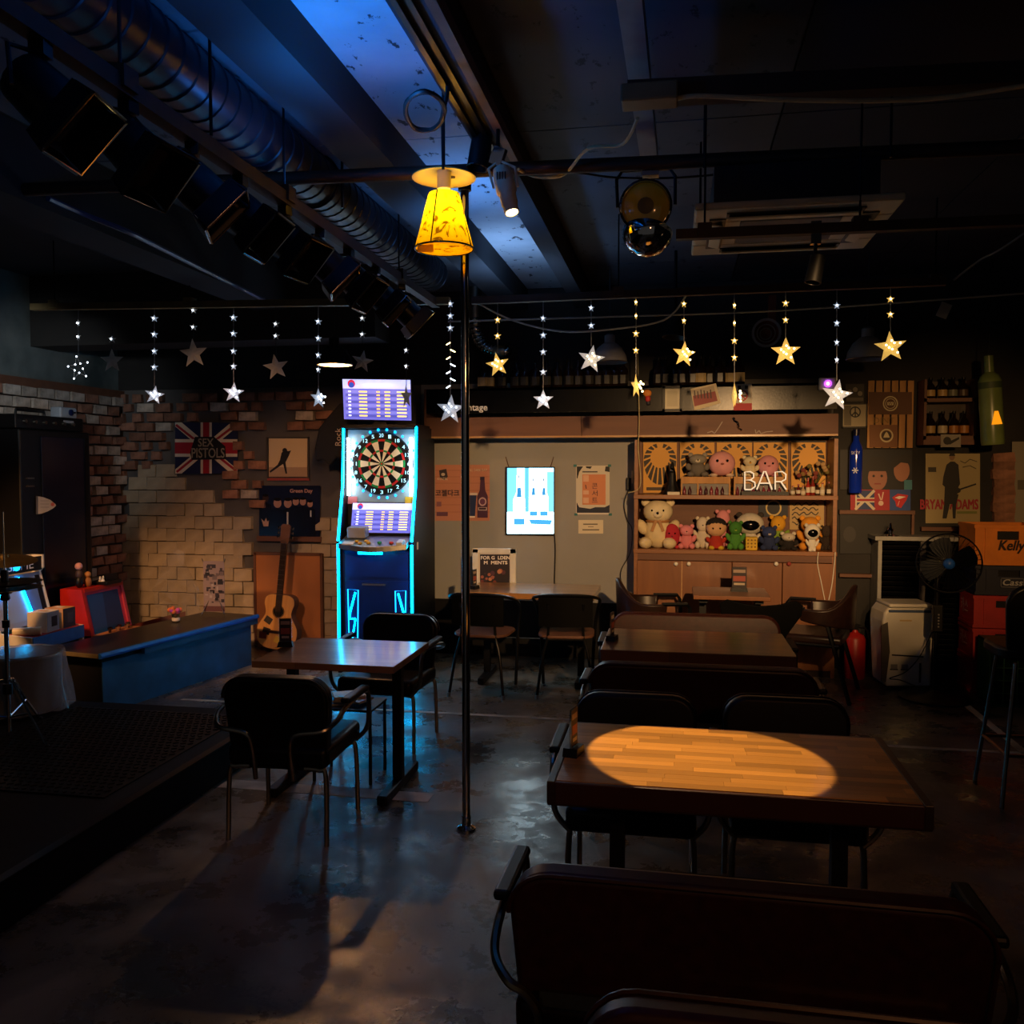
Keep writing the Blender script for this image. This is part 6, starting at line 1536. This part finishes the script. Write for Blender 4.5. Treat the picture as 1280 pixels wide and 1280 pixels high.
# air cooler
q0 = W(1131, 857, 7.12); s = mpp(q0); w = 62 * s; h = W(1131, 757, 7.12).z
ac = thing('air_cooler', 'white portable air cooler standing by the louvred cabinet', 'air cooler', (q0.x, 7.28, 0), .12)
MB().prism([(-w / 2 + .03, .02), (w / 2 - .01, .02), (w / 2, h - .05), (w / 2 - .03, h - .005), (-w / 2 + .05, h - .005), (-w / 2 + .01, h - .06), (-w / 2, h * .8), (-w / 2 + .015, h * .3)], .3, Matrix.Translation((0, -.15, 0))).build('body', 'white_plastic', ac, False, .02, 3)
MB().box((0.01, -.03, h + .0), (w * .86, .3, .03)).build('lid', 'white_plastic', ac, True, .014, 3)
MB().box((.01, -.14, h - .045), (w * .84, .03, .022)).build('blue_grey_band', paint('4a5a7a', .25), ac, bevel=.006)
MB().box((.0, -.148, h * .40), (w * .62, .012, .01), (0, .05, 0)).build('front_seam', 'black', ac); MB().box((w * .25, -.148, h * .20), (.014, .012, .15)).build('water_gauge', 'black', ac)
for x in (-.06, .02): MB().box((x - .04, -.15, h * .27), (.05, .004, .035)).build('button_icon', 'grey_plastic', ac); MB().box((x - .04, -.15, h * .235), (.06, .004, .008)).build('button_mark', 'black', ac)
MB().box((-.02, -.151, h * .82), (.09, .003, .012)).build('name_plate', paint('c8b080', .3), ac)
MB().prism([(-w / 2 - .004, h * .10), (-w / 2 + .03, h * .08), (-w / 2 + .055, h * .45), (-w / 2 + .035, h * .80), (-w / 2 - .012, h * .76)], .01, Matrix.Translation((0, -.156, 0))).build('side_grille', paint('4a4440', .5), ac)
for sx in (-1, 1): MB().box((sx * w * .3, 0, .01), (.05, .2, .02)).build('caster', 'black', ac)
# fan
p = G(1168, 873); fa = thing('standing_fan', 'black standing fan on a round base before the crates', 'fan', p)
MB().lathe([(.25, 0), (.25, .012), (.22, .028), (.06, .04), (.03, .06), (.022, .065)], 28).build('base', 'black', fa, True); MB().lathe([(.017, .05), (.017, .95)], 12).build('pole', 'dark_metal', fa, True)
zc1 = W(1170, 772, p.y).z; MB().box((0, -.03, zc1), (.07, .05, .2)).build('control_box', 'black', fa, bevel=.01)
for k in range(5): MB().box((0, -.057, zc1 + .03 - k * .022), (.01, .004, .01)).build('button', 'grey_plastic', fa)
hd_ = W(1186, 704, p.y - .05) - p; nv = Vector((-.25, -1, .0)).normalized()
mx = Matrix.Translation(hd_) @ nv.to_track_quat('Z', 'X').to_matrix().to_4x4()
MB().lathe([(.05, -.16), (.055, -.08), (.04, -.06), (0, -.06)], 16, hd_, nv).build('motor', 'black', fa, True)
for zo in (-.035, .05):
    MB().tube([mx @ Vector((.215 * math.cos(k * PI / 20), .215 * math.sin(k * PI / 20), zo * .3)) for k in range(40)], .006, 6, closed=True).build('guard_ring', 'black', fa, True)
    for k in range(36):
        a_ = k * PI / 18; MB().tube([mx @ Vector((.03 * math.cos(a_), .03 * math.sin(a_), zo)), mx @ Vector((.15 * math.cos(a_), .15 * math.sin(a_), zo)), mx @ Vector((.215 * math.cos(a_), .215 * math.sin(a_), zo * .3))], .0014, 3).build('guard_wire', 'black', fa)
for k in range(4):
    a_ = k * PI / 2 + .4; bl_ = []
    for rr, w_, tw in ((.03, .05, .5), (.1, .13, .45), (.17, .15, .35), (.19, .06, .3)):
        for e in (-1, 1): bl_.append(mx @ (Matrix.Rotation(a_, 4, 'Z') @ Vector((rr, e * w_ / 2, e * w_ * .2 * tw))))
    MB().add(bl_, [(0, 1, 3, 2), (2, 3, 5, 4), (4, 5, 7, 6)]).build('blade', 'black_gloss', fa, True)
MB().lathe([(.04, .0), (.04, .02), (.028, .035), (0, .04)], 16, hd_ + nv * .04, nv).build('hub_cap', 'blue_plastic', fa, True)
MB().tube([(0, .02, .93), hd_ * .9 + Vector((0, .1, 0)), hd_ - nv * .1], .02, 8).build('neck', 'black', fa, True)
wire('fan_cord', [W(1165, 790, 7.0), W(1150, 820, 7.0), W(1132, 840, 7.0), W(1112, 848, 7.0), W(1125, 850, 7.0), W(1145, 858, 6.95)], .004, 'cable_black', 'black cord drooping across the front of the air cooler')
# crates
def crate(name, label, x0, x1, y0, y1, z0, z1, mat, group=None):
    t = thing(name, label, 'crate', ((x0 + x1) / 2, y0, z0), 0, group); w = (x1 - x0) / 2; d = y1 - y0; h = z1 - z0
    MB().box2((-w, .012, .01), (-w + .012, d, h - .005)).build('side_wall', mat, t); MB().box2((w - .012, .012, .01), (w, d, h - .005)).build('side_wall', mat, t); MB().box2((-w, d - .012, .01), (w, d, h - .005)).build('back_wall', mat, t); MB().box2((-w, .0, 0), (w, d, .012)).build('bottom', mat, t)
    hw = .075; MB().box2((-w, 0, .01), (w, .012, h * .62)).build('front_wall', mat, t)
    MB().box2((-w, 0, h * .62), (-hw, .012, h * .83)).build('front_wall', mat, t); MB().box2((hw, 0, h * .62), (w, .012, h * .83)).build('front_wall', mat, t); MB().box2((-w, 0, h * .83), (w, .012, h - .005)).build('front_wall', mat, t)
    MB().box2((-hw, .02, h * .6), (hw, .03, h * .85)).build('handle_hole', 'black', t)
    for z in (0.0, h - .03): 
        for a, b in (((-w - .006, -.006), (w + .006, .006)), ((-w - .006, .0), (-w + .006, d)), ((w - .006, 0), (w + .006, d))): MB().box2((a[0], a[1], z), (b[0], b[1], z + .024)).build('rim', mat, t)
    for x in (-w, -w + .07, w - .07, w - .012): MB().box2((x, -.008, .02), (x + .012, .004, h - .03)).build('rib', mat, t)
    return t
cx0 = W(1214, 868, 7.1).x; cx1 = cx0 + .46
hs = [0, .25, .50, .75]
for k in range(3):
    t = crate('beer_crate', ('red bottle crate at the bottom of the tall stack', 'red bottle crate in the middle of the tall stack', 'red bottle crate under the navy one')[k], cx0, cx1, 7.1, 7.44, hs[k], hs[k + 1] - .002, 'red_plastic', 'red crates in the stack')
    F = Flat(0, .001, conv=lambda y, z: Vector((-.23 - .008, y, z)), nrm=(-1, 0, 0)); F.text('카스', .27, .20, .10, .09, 'c8b0a8'); F.build('side_lettering', 'print', t)
zn = W(1240, 706, 7.1).z; t = crate('beer_crate', 'dark navy bottle crate with pale letters under the orange one', cx0 + .01, cx1 + .01, 7.1, 7.44, .75, zn - .002, 'navy_plastic')
F = Flat(0, .001, conv=lambda x, z: Vector((x, -.012, z))); 
for (a, b, c, d) in ((-.06, .13, .10, .125), (-.06, .06, .10, .065), (-.06, .06, -.055, .13), (.095, .06, .10, .13)): F.rect(a, b, c, d, '6a6a70', False)
F.btext('Cass', -.05, .12, .085, .075, 'a8a8ac', .01, .002); F.build('lettering', 'print', t)
zo_ = W(1240, 655, 7.1).z; t = crate('beer_crate', 'orange bottle crate on top of the stack with dark lettering', cx0 - .01, cx1 - .01, 7.08, 7.46, zn, zo_, 'orange_plastic')
F = Flat(0, .001, conv=lambda x, z: Vector((x, -.014, z))); F.btext('Kelly', -.075, .185, .095, .09, '241008', .02, .004); F.build('lettering', 'print', t)
# green crate standing on end, pockets to the front
gx = W(1236, 882, 6.75).x; t = thing('green_crate', 'green bottle crate standing on end, pockets facing us', 'crate', (gx, 6.72, 0))
MB().box2((0, .02, 0), (.015, .30, .46)).build('side_wall', 'green_plastic', t); MB().box2((.345, .02, 0), (.36, .30, .46)).build('side_wall', 'green_plastic', t); MB().box2((0, .02, .445), (.36, .30, .46)).build('side_wall', 'green_plastic', t); MB().box2((0, .02, 0), (.36, .30, .015)).build('side_wall', 'green_plastic', t); MB().box2((0, .29, 0), (.36, .30, .46)).build('bottom', 'green_plastic', t)
for k in range(1, 4): MB().box2((k * .09 - .004, .02, .015), (k * .09 + .004, .28, .445)).build('divider', 'green_plastic', t)
for k in range(1, 5): MB().box2((.015, .022, k * .092 - .004), (.345, .28, k * .092 + .004)).build('divider', 'green_plastic', t)
for (a, b) in (((-.006, 0, 0), (.02, .024, .46)), ((.34, 0, 0), (.366, .024, .46)), ((0, 0, .44), (.36, .024, .466)), ((0, 0, 0), (.36, .024, .02))): MB().box2(a, b).build('rim', 'green_plastic', t)
# fire extinguisher
p = W(1068, 838, 7.45); fe = thing('fire_extinguisher', 'red fire extinguisher standing behind the right bucket chair', 'extinguisher', (p.x, 7.45, 0)); s = mpp(p); r = 12.5 * s; z0 = max(0, p.z); h = W(1068, 790, 7.45).z
MB().lathe([(r * .9, 0), (r, .02), (r, h * .86), (r * .8, h * .94), (r * .3, h), (r * .25, h + .02)], 20).build('cylinder', 'red_gloss', fe, True); MB().box((0, 0, h + .04), (.05, .03, .05)).build('valve', 'dark_metal', fe)
MB().box((-.02, 0, h + .07), (.12, .025, .012), (0, .25, 0)).build('lever', 'dark_metal', fe); MB().box((-.02, 0, h + .04), (.1, .02, .01), (0, -.1, 0)).build('grip', 'dark_metal', fe); MB().tube([Vector(v) for v in ((.02, 0, h + .04), (.09, 0, h + .02), (.12, .0, h * .6), (.1, 0, h * .2))], .01, 6, smooth_steps=4).build('hose', 'black', fe, True); MB().lathe([(.015, 0), (.015, .01), (0, .012)], 10, (-.05, -.01, h + .05), (0, -1, 0)).build('gauge', 'white_plastic', fe)
# ================================================================ left hand side
# long low counter
A = G(313, 831); B = G(128, 893); dv = (B - A).normalized(); L = (B - A).length; HB_ = .43
ct = thing('long_counter', 'long low counter with blue painted front and black top', 'counter', A, math.atan2(dv.y, dv.x))
# local x runs from the far end to the near end; body lies to local -y or +y
sd = -1 if (Matrix.Rotation(math.atan2(dv.y, dv.x), 3, 'Z') @ Vector((0, 1, 0))).x > 0 else 1
MB().box2((0, 0, 0), (L, sd * .48, HB_ - .03)).build('body', 'black_soft', ct)
MB().box2((-.005, -sd * .008, 0), (L - .002, sd * .004, HB_ - .07)).build('front_panel', 'blue_paint', ct)
MB().box2((-.05, -sd * .04, HB_ - .03), (L + .06, sd * .50, HB_)).build('top', 'counter_black', ct, bevel=.004)
MB().tube([(-.05, -sd * .045, HB_ - .012), (L + .06, -sd * .045, HB_ - .012)], .02, 8).build('front_trim', 'blue_trim', ct, True)
MB().box2((-.05, -sd * .045, HB_ - .075), (L * .78, -sd * .012, HB_ - .03)).build('under_trim', 'blue_paint', ct)
MB().box2((L + .055, -sd * .04, HB_ - .025), (L + .066, sd * .5, HB_ + .002)).build('end_trim', 'rail_paint', ct)
# vase and mini banner on it
p = G(220, 778, HB_); t = thing('flower_vase', 'small glass of purple and pink flowers on the long counter', 'vase', p)
MB().lathe([(.022, 0), (.03, .003), (.032, .075), (.029, .075), (.026, .01), (0, .008)], 14).build('glass', 'clear_glass', t, True)
rn = random.Random(6)
for k in range(8):
    q = Vector((rn.uniform(-.045, .045), rn.uniform(-.03, .03), rn.uniform(.085, .12))); MB().tube([(q.x * .3, q.y * .3, .01), q], .002, 4).build('stem', paint('3a6030'), t); MB().ball(q, .02, 8, 6).build('blossom', paint(rn.choice(('c050a0', 'a040c0', 'd07040', 'd060a0')), .8), t, True)
MB().lathe([(.031, .015), (.0325, .02), (.032, .04), (.031, .042)], 14).build('label', 'paper_white', t)
p = G(268, 769, HB_); s = mpp(p); w, h = 27 * s, 68 * s
t = thing('mini_banner', 'small standing banner with dark street photo on the counter', 'banner', p, .1)
F = Flat(0, .003, conv=lambda x, y: Vector((x, 0, y))); F.rbase(-w / 2, h, w / 2, .03, '8a7c80'); rn = random.Random(8)
for k in range(40): x, y = rn.uniform(-w / 2, w / 2 - .03), rn.uniform(.09, h - .03); F.rect(x, y + rn.uniform(.01, .04), min(w / 2, x + rn.uniform(.015, .05)), y, rn.choice(('2a2a38', '3a3440', '6a6068', 'a09aa0', '1c1c26')), k % 6 == 0)
F.rect(-w / 2, .08, w / 2, .035, '5a3a40'); F.build('sheet', 'print', t)
for sx in (-1, 1): MB().tube([(sx * (w / 2 + .012), -.03, 0), (0, .03, h * .5), (-sx * (w / 2 + .01), -.0, h + .02)], .004, 5).build('x_rod', 'steel', t)
# red board and crumpled film against the tile wall
t = thing('reddish_plank', 'reddish wooden plank lying behind the long counter', 'plank'); MB().box2((W(180, 780, 7.62).x, 7.61, 0), (W(185, 780, 7.62).x, 7.65, W(185, 780, 7.62).z)).build('prop', 'wood_dark', t); MB().add([W(160, 795, 7.6), W(232, 772, 7.6), W(232, 764, 7.6), W(160, 782, 7.6), W(160, 795, 7.66), W(232, 772, 7.66), W(232, 764, 7.66), W(160, 782, 7.66)], [(0, 1, 2, 3), (7, 6, 5, 4), (0, 4, 5, 1), (2, 6, 7, 3), (0, 3, 7, 4), (1, 5, 6, 2)]).build('board', paint('6a2c24'), t)
rn = random.Random(12); t = thing('crumpled_film', 'crumpled clear plastic film leaning against the cream block wall', 'plastic film')
vs = []; nx, nz = 9, 8
for i in range(nx):
    for j in range(nz):
        q = W(200 + i * 7 - j * .6, 772 - j * 12 * (.4 + .6 * math.sin(i / 8 * PI)) + rn.uniform(-3, 3), 7.6); vs.append((q.x, 7.6 - rn.uniform(0, .09), q.z if j else 0))
MB().add(vs, [(i * nz + j, (i + 1) * nz + j, (i + 1) * nz + j + 1, i * nz + j + 1) for i in range(nx - 1) for j in range(nz - 1)]).build('sheet', 'film_thin', t)
# tall black cabinet
bk = thing('tall_black_cabinet', 'tall glossy black cabinet with a pale sticker by the brick wall', 'cabinet')
zt = S(112, 541, -4.9).z; x0, x1, y0, y1 = -5.27, -4.9, 5.92, 6.74
MB().box2((x0, y0, 0), (x1, y1, zt)).build('body', 'black', bk, bevel=.012)
MB().box2((x1, y0 + .22, .4), (x1 + .012, y1 - .06, zt - .05)).build('door', plain('door_gloss', '0b1120', .22), bk, bevel=.004)
MB().box2((x1 + .012, y1 - .09, .4), (x1 + .02, y1 - .06, zt - .05)).build('door_edge', 'dark_metal', bk)
for z in (S(28, 598, -4.9).z, S(28, 608, -4.9).z): MB().box((x1 + .01, y0 + .09, z), (.02, .07, .012)).build('latch', 'steel', bk)
q = lambda u, v: S(u, v, x1 + .014)
F = Flat(0, .001, conv=q, nrm=(1, 0, 0)); F.poly([(45, 643), (45, 620), (54, 621.5), (63, 625), (69, 630), (70, 632), (67, 635), (60, 639), (52, 642)], 'b8b0a0'); F.poly([(45, 643), (45, 620), (47.5, 620.5), (47.5, 642.5)], '5a5e64'); F.disc(65.5, 630.5, 2.3, 'b85040'); 
for y in (626, 630, 634): F.line([(50, y), (61, y)], .7, '8a8478')
F.build('sticker', 'print', bk)
# gear on top
am = thing('amplifier', 'flat black amplifier with small lights on the black cabinet', 'amplifier', (-5.08, 6.3, zt)); MB().box((0, 0, .06), (.32, .78, .11)).build('case', 'black', am, bevel=.008)
for k in range(6): MB().lathe([(.016, 0), (.014, .02), (0, .02)], 10, (.16, -.3 + k * .11, .06), (1, 0, 0)).build('dial', 'steel', am, True)
MB().tube([Vector(v) for v in ((0, -.2, .11), (0, -.19, .16), (0, .12, .16), (0, .13, .11))], .012, 6).build('handle', 'black', am); MB().box((.165, .2, .08), (.004, .12, .02)).build('display', 'grey_plastic', am)
rd = thing('silver_recorder', 'small silver box with round lens on the amplifier', 'device', (-5.02, 6.58, zt + .115)); MB().box((0, 0, .045), (.1, .2, .09)).build('case', plain('silver_blue', '8a929c', .4), rd, bevel=.012); MB().lathe([(.026, 0), (.026, .01), (.018, .012), (0, .012)], 14, (.05, .02, .048), (1, 0, 0)).build('lens', paint('10204a', .2), rd, True); MB().lathe([(.009, 0), (.009, .006), (0, .006)], 8, (.05, .07, .05), (1, 0, 0)).build('knob', 'black', rd, True)

# white arcade cabinet facing right (+x)
wa = thing('white_arcade', 'white tabletop arcade with blue lit screen and red blue deck', 'arcade game', (-4.75, 5.72, 0))
def side(poly, y, mat, nm, par, t=.02):
    n = len(poly); vs = [(x, y + d, z) for d in (-t / 2, t / 2) for x, z in poly]
    return MB().add(vs, [tuple(range(n)), tuple(range(2 * n - 1, n - 1, -1))] + [(k, k + n, (k + 1) % n + n, (k + 1) % n) for k in range(n)]).build(nm, mat, par)
zw = S(52, 694, -4.75).z; zs0 = .52
prof_ = [(-.3, 0), (.30, 0), (.30, zs0 - .02), (.04, zs0), (-.06, zw - .13), (-.03, zw - .10), (-.03, zw), (-.3, zw)]
for y in (-.27, .27): side(prof_, y, 'white_plastic', 'side_panel', wa)
MB().box2((-.3, -.27, 0), (.27, .27, zs0 - .12)).build('base', 'black', wa); MB().box2((-.3, -.27, zs0 - .12), (-.12, .27, zw)).build('back_box', 'white_plastic', wa)
cv = lambda y, u: Vector((.03 - .09 * u, y, zs0 + .01 + (zw - .14 - zs0) * u))
F = Flat(0, .01, conv=cv, nrm=(.98, 0, .2)); F.rbase(-.26, 1, .26, 0, '8a98b8'); F.rect(-.2, .9, .2, .1, '5a78b0'); F.poly([(-.2, .9), (.05, .9), (.12, .1), (-.2, .1)], '8aa0c8'); F.rect(.2, .94, .25, .02, '141a28'); F.build('screen_panel', 'print_gloss', wa)
MB().tube([cv(.02, .95) + Vector((.012, 0, 0)), cv(.09, .02) + Vector((.012, 0, 0))], .009, 6).build('neon_line', 'neon_cyan', wa, True); MB().tube([cv(-.26, .62) + Vector((.012, 0, 0)), cv(-.12, .7) + Vector((.012, 0, 0))], .008, 6).build('neon_line', 'neon_cyan', wa, True)
MB().box2((-.05, -.26, zw - .115), (-.035, .26, zw - .01)).build('marquee', 'black', wa)
F = Flat(0, .001, conv=lambda y, z: Vector((-.034, y, z)), nrm=(1, 0, 0)); F.text('GAME', -.12, zw - .03, .17, zw - .095, 'd8e0f0'); F.build('marquee_lettering', m_ if False else 'print', wa)
MB().ball((-.02, -.02, zw - .06), (.012, .035, .035)).build('blue_lamp', 'neon_cyan_soft', wa, True)
MB().box2((.04, -.27, zs0 - .115), (.30, .27, zs0 - .02)).build('control_deck', 'red_plastic', wa); MB().box2((.30, -.272, zs0 - .115), (.308, .272, zs0 - .02)).build('blue_edge', plain('deck_blue', '2a5a9c', .5), wa)
# boxes on the deck
dz0 = zs0 - .02
def gb(label, x, y, sx, sy, sz, rz, mats, z=dz0):
    t = thing('cardboard_box', label, 'box', (x, y, z), rz); MB().box((0, 0, sz / 2), (sx, sy, sz)).build('carton', mats[0], t, bevel=.003); MB().box((sx / 2 + .001, 0, sz * .5), (.003, sy * .96, sz * .96)).build('printed_face', mats[1], t); MB().box((sx / 2 + .003, sy * .08, sz * .5), (.002, sy * .45, sz * .5)).build('window_print', mats[2], t); MB().box((0, 0, sz + .001), (sx * .4, sy * .25, .003)).build('tape', mats[3], t); return t
gb('cream carton with grey printed window on the arcade deck', -4.56, 5.70, .15, .15, .15, .1, ('cream_plastic', 'grey_plastic', 'black', 'wood_crate'))
gb('kraft and dark carton behind the cream one on the deck', -4.56, 5.88, .16, .13, .15, -.05, ('wood_crate', paint('241c22'), paint('3a3038'), 'paper_white'))
t = thing('paper_roll', 'cream paper roll lying on the red arcade deck', 'paper roll', (-4.55, 5.52, dz0 + .03)); MB().lathe([(.012, -.09), (.03, -.09), (.03, .09), (.012, .09), (.012, -.09)], 14, (0, 0, 0), (.9, .5, 0)).build('roll', 'cream_plastic', t, True)
# red arcade cabinet
ra = thing('red_arcade', 'red and pink tabletop arcade with dark blue screen', 'arcade game', (-4.71, 6.5, 0)); zr0, zr1 = .36, S(103, 738, -4.6).z
MB().box2((-.12, -.27, 0), (.12, .27, zr0)).build('base', 'black_soft', ra)
pr = [(-.12, zr0), (.15, zr0), (.07, zr1), (-.12, zr1)]
for y in (-.25, .25): side(pr, y, 'red_gloss' if y < 0 else 'pink_paint', 'side_panel', ra, .03)
MB().box2((-.12, -.24, zr1 - .03), (.08, .26, zr1)).build('top', 'red_gloss', ra)
cv2 = lambda y, u: Vector((.135 - .075 * u, y, zr0 + (zr1 - zr0 - .02) * u))
F = Flat(0, .01, conv=cv2, nrm=(.97, 0, .2)); F.rbase(-.25, 1, .25, 0, 'c0405a'); F.rect(-.2, .9, .2, .0, '163a66'); F.poly([(-.2, .9), (.0, .9), (-.03, .0), (-.2, .0)], '1f4f88'); F.build('screen_panel', 'print_gloss', ra)
MB().box2((.13, -.24, zr0 - .05), (.34, .22, zr0 + .0)).build('control_deck', 'orange_board', ra)
for k in range(5): MB().lathe([(.012, 0), (.012, .02), (.02, .03), (.02, .045), (0, .05)], 8, (.2 + .03 * (k % 2), -.1 + k * .06, zr0)).build('joystick', 'chrome' if k % 2 else 'black_gloss', ra, True)
# ornaments on the red arcade
def orn(nm, label, x, y, z, parts): 
    t = thing(nm, label, 'ornament', (x, y, z))
    for p_ in parts: MB().ball(p_[1], p_[2], 10, 7).build(p_[0], p_[3], t, True)
orn('figurine', 'small figurine with pink head on the red arcade', -4.72, 6.32, zr1, [('body', (0, 0, .05), (.035, .035, .05), 'black'), ('torso', (0, 0, .11), (.03, .025, .04), paint('3a2a2a')), ('head', (.0, -.0, .175), .03, paint('c08a80'))])
orn('wooden_figurine', 'small tan wooden figurine beside the pink headed one', -4.70, 6.40, zr1, [('body', (0, 0, .04), (.03, .03, .045), paint('8a5a2c')), ('head', (0, 0, .1), .026, paint('b07a40'))])
orn('white_cat_figurine', 'tiny white two eared figurine on the red arcade', -4.66, 6.52, zr1, [('body', (0, 0, .025), (.03, .02, .03), 'white_plastic'), ('ear', (0, -.02, .055), (.008, .01, .02), 'white_plastic'), ('ear', (0, .02, .055), (.008, .01, .02), 'white_plastic')])
t = thing('black_tray', 'flat black device tray on the red arcade', 'tray', (-4.68, 6.6, zr1)); MB().box((0, 0, .015), (.16, .2, .03)).build('case', 'black', t, bevel=.005); MB().box((.02, .04, .05), (.02, .16, .06)).build('stand', 'black', t)
# drum covered with clear film, hi-hat
p = G(30, 905, .19)
dr = thing('covered_drum', 'low drum wrapped in hanging clear plastic on the stage', 'drum', (-3.95, 4.76, .19))
MB().lathe([(.20, .02), (.21, .03), (.21, .36), (.2, .37), (0, .37)], 24).build('shell', plain('drum_shell', '3a3028', .4), dr, True); MB().tube([(.215 * math.cos(k * PI / 16), .215 * math.sin(k * PI / 16), .36) for k in range(32)], .008, 6, closed=True).build('hoop', 'steel', dr, True)
rn = random.Random(15); vs = []; n = 40
for j, (r, z) in enumerate(((.0, .382), (.14, .385), (.225, .38), (.235, .28), (.25, .16), (.27, .03))):
    for k in range(n): a_ = 2 * PI * k / n; rr = r * (1 + (.05 * j / 5) * math.sin(a_ * 9 + j * .3) + rn.uniform(-.012, .012) * j); vs.append((rr * math.cos(a_), rr * math.sin(a_), z + rn.uniform(-.006, .006) * (j > 1)))
fs = [(j * n + k, j * n + (k + 1) % n, (j + 1) * n + (k + 1) % n, (j + 1) * n + k) for j in range(5) for k in range(n)]
MB().add(vs, fs).build('film_cover', 'plastic_film', dr, True)
for k in range(3): a_ = k * 2 * PI / 3 + .4; MB().tube([(.2 * math.cos(a_), .2 * math.sin(a_), .2), (.24 * math.cos(a_), .24 * math.sin(a_), 0)], .009, 6).build('leg', 'steel', dr)
YH = 4.28
hb = W(11, 900, YH); hh = thing('hi_hat_stand', 'hi-hat cymbal stand with chrome tripod legs at left edge', 'cymbal stand', (hb.x, YH, .19))
zt_ = W(11, 735, YH).z - .19; z2 = W(11, 703, YH).z - .19; zl = W(11, 850, YH).z - .19
MB().lathe([(.012, .03), (.012, zt_ + .02)], 12).build('lower_tube', 'chrome', hh, True); MB().lathe([(.0045, zt_), (.0045, z2 + .28)], 8).build('pull_rod', 'chrome', hh, True)
for z, sg in ((zt_ - .012, 1), (zt_ + .012, -1)): MB().lathe([(.19, -.022 * -sg * -1), (.12, -.004 * sg), (.04, .004), (.035, .022 * 1), (.0, .028)] if sg < 0 else [(.19, .012), (.12, .0), (.04, -.006), (.035, -.02), (.0, -.024)], 28, (0, 0, z)).build('cymbal', plain('bronze%d' % (sg + 1), '5a4a2c', .35, .9, .15), hh, True)
MB().lathe([(.02, 0), (.026, .01), (.02, .04)], 12, (0, 0, zt_ - .07)).build('seat_cup', 'black', hh, True); MB().lathe([(.02, 0), (.02, .05), (.012, .06)], 12, (0, 0, zt_ + .04)).build('clutch', 'black', hh, True)
MB().lathe([(.024, -.03), (.028, 0), (.024, .03)], 12, (0, 0, zl - .05)).build('collar', 'black', hh, True); MB().lathe([(.02, -.02), (.02, .02)], 12, (0, 0, W(11, 780, YH).z - .19)).build('joint', 'dark_metal', hh, True)
for a_ in (-.35, 1.8, 3.9):
    e = Vector((.36 * math.cos(a_), .36 * math.sin(a_), 0.005)); m2 = e * .55 + Vector((0, 0, zl * .5))
    MB().tube([Vector((.02 * math.cos(a_), .02 * math.sin(a_), zl)), e * .22 + Vector((0, 0, zl * .93)), m2, e], .008, 6, smooth_steps=3).build('leg', 'chrome', hh, True); MB().tube([(0, 0, zl * .35), m2], .006, 6).build('brace', 'chrome', hh, True); MB().ball(e, .014, 8, 6).build('rubber_foot', 'black', hh, True)
q = W(2, 703, 4.75); cy = thing('ride_cymbal', 'dark cymbal above the hi-hat, cut by the left edge', 'cymbal', (q.x - .2, 5.0, .19)); zc2 = q.z - .19
MB().lathe([(.2, -.02), (.1, .0), (.035, .008), (.03, .022), (0, .03)], 28, (0, 0, zc2), (.1, -.1, 1)).build('plate', 'bronze0', cy, True); MB().lathe([(.01, 0), (.01, zc2 + .04)], 10).build('pole', 'chrome', cy, True)
for a_ in (0, 2.1, 4.2): MB().tube([(0, 0, .3), (.22 * math.cos(a_), .22 * math.sin(a_), .005)], .008, 6).build('leg', 'chrome', cy, True)
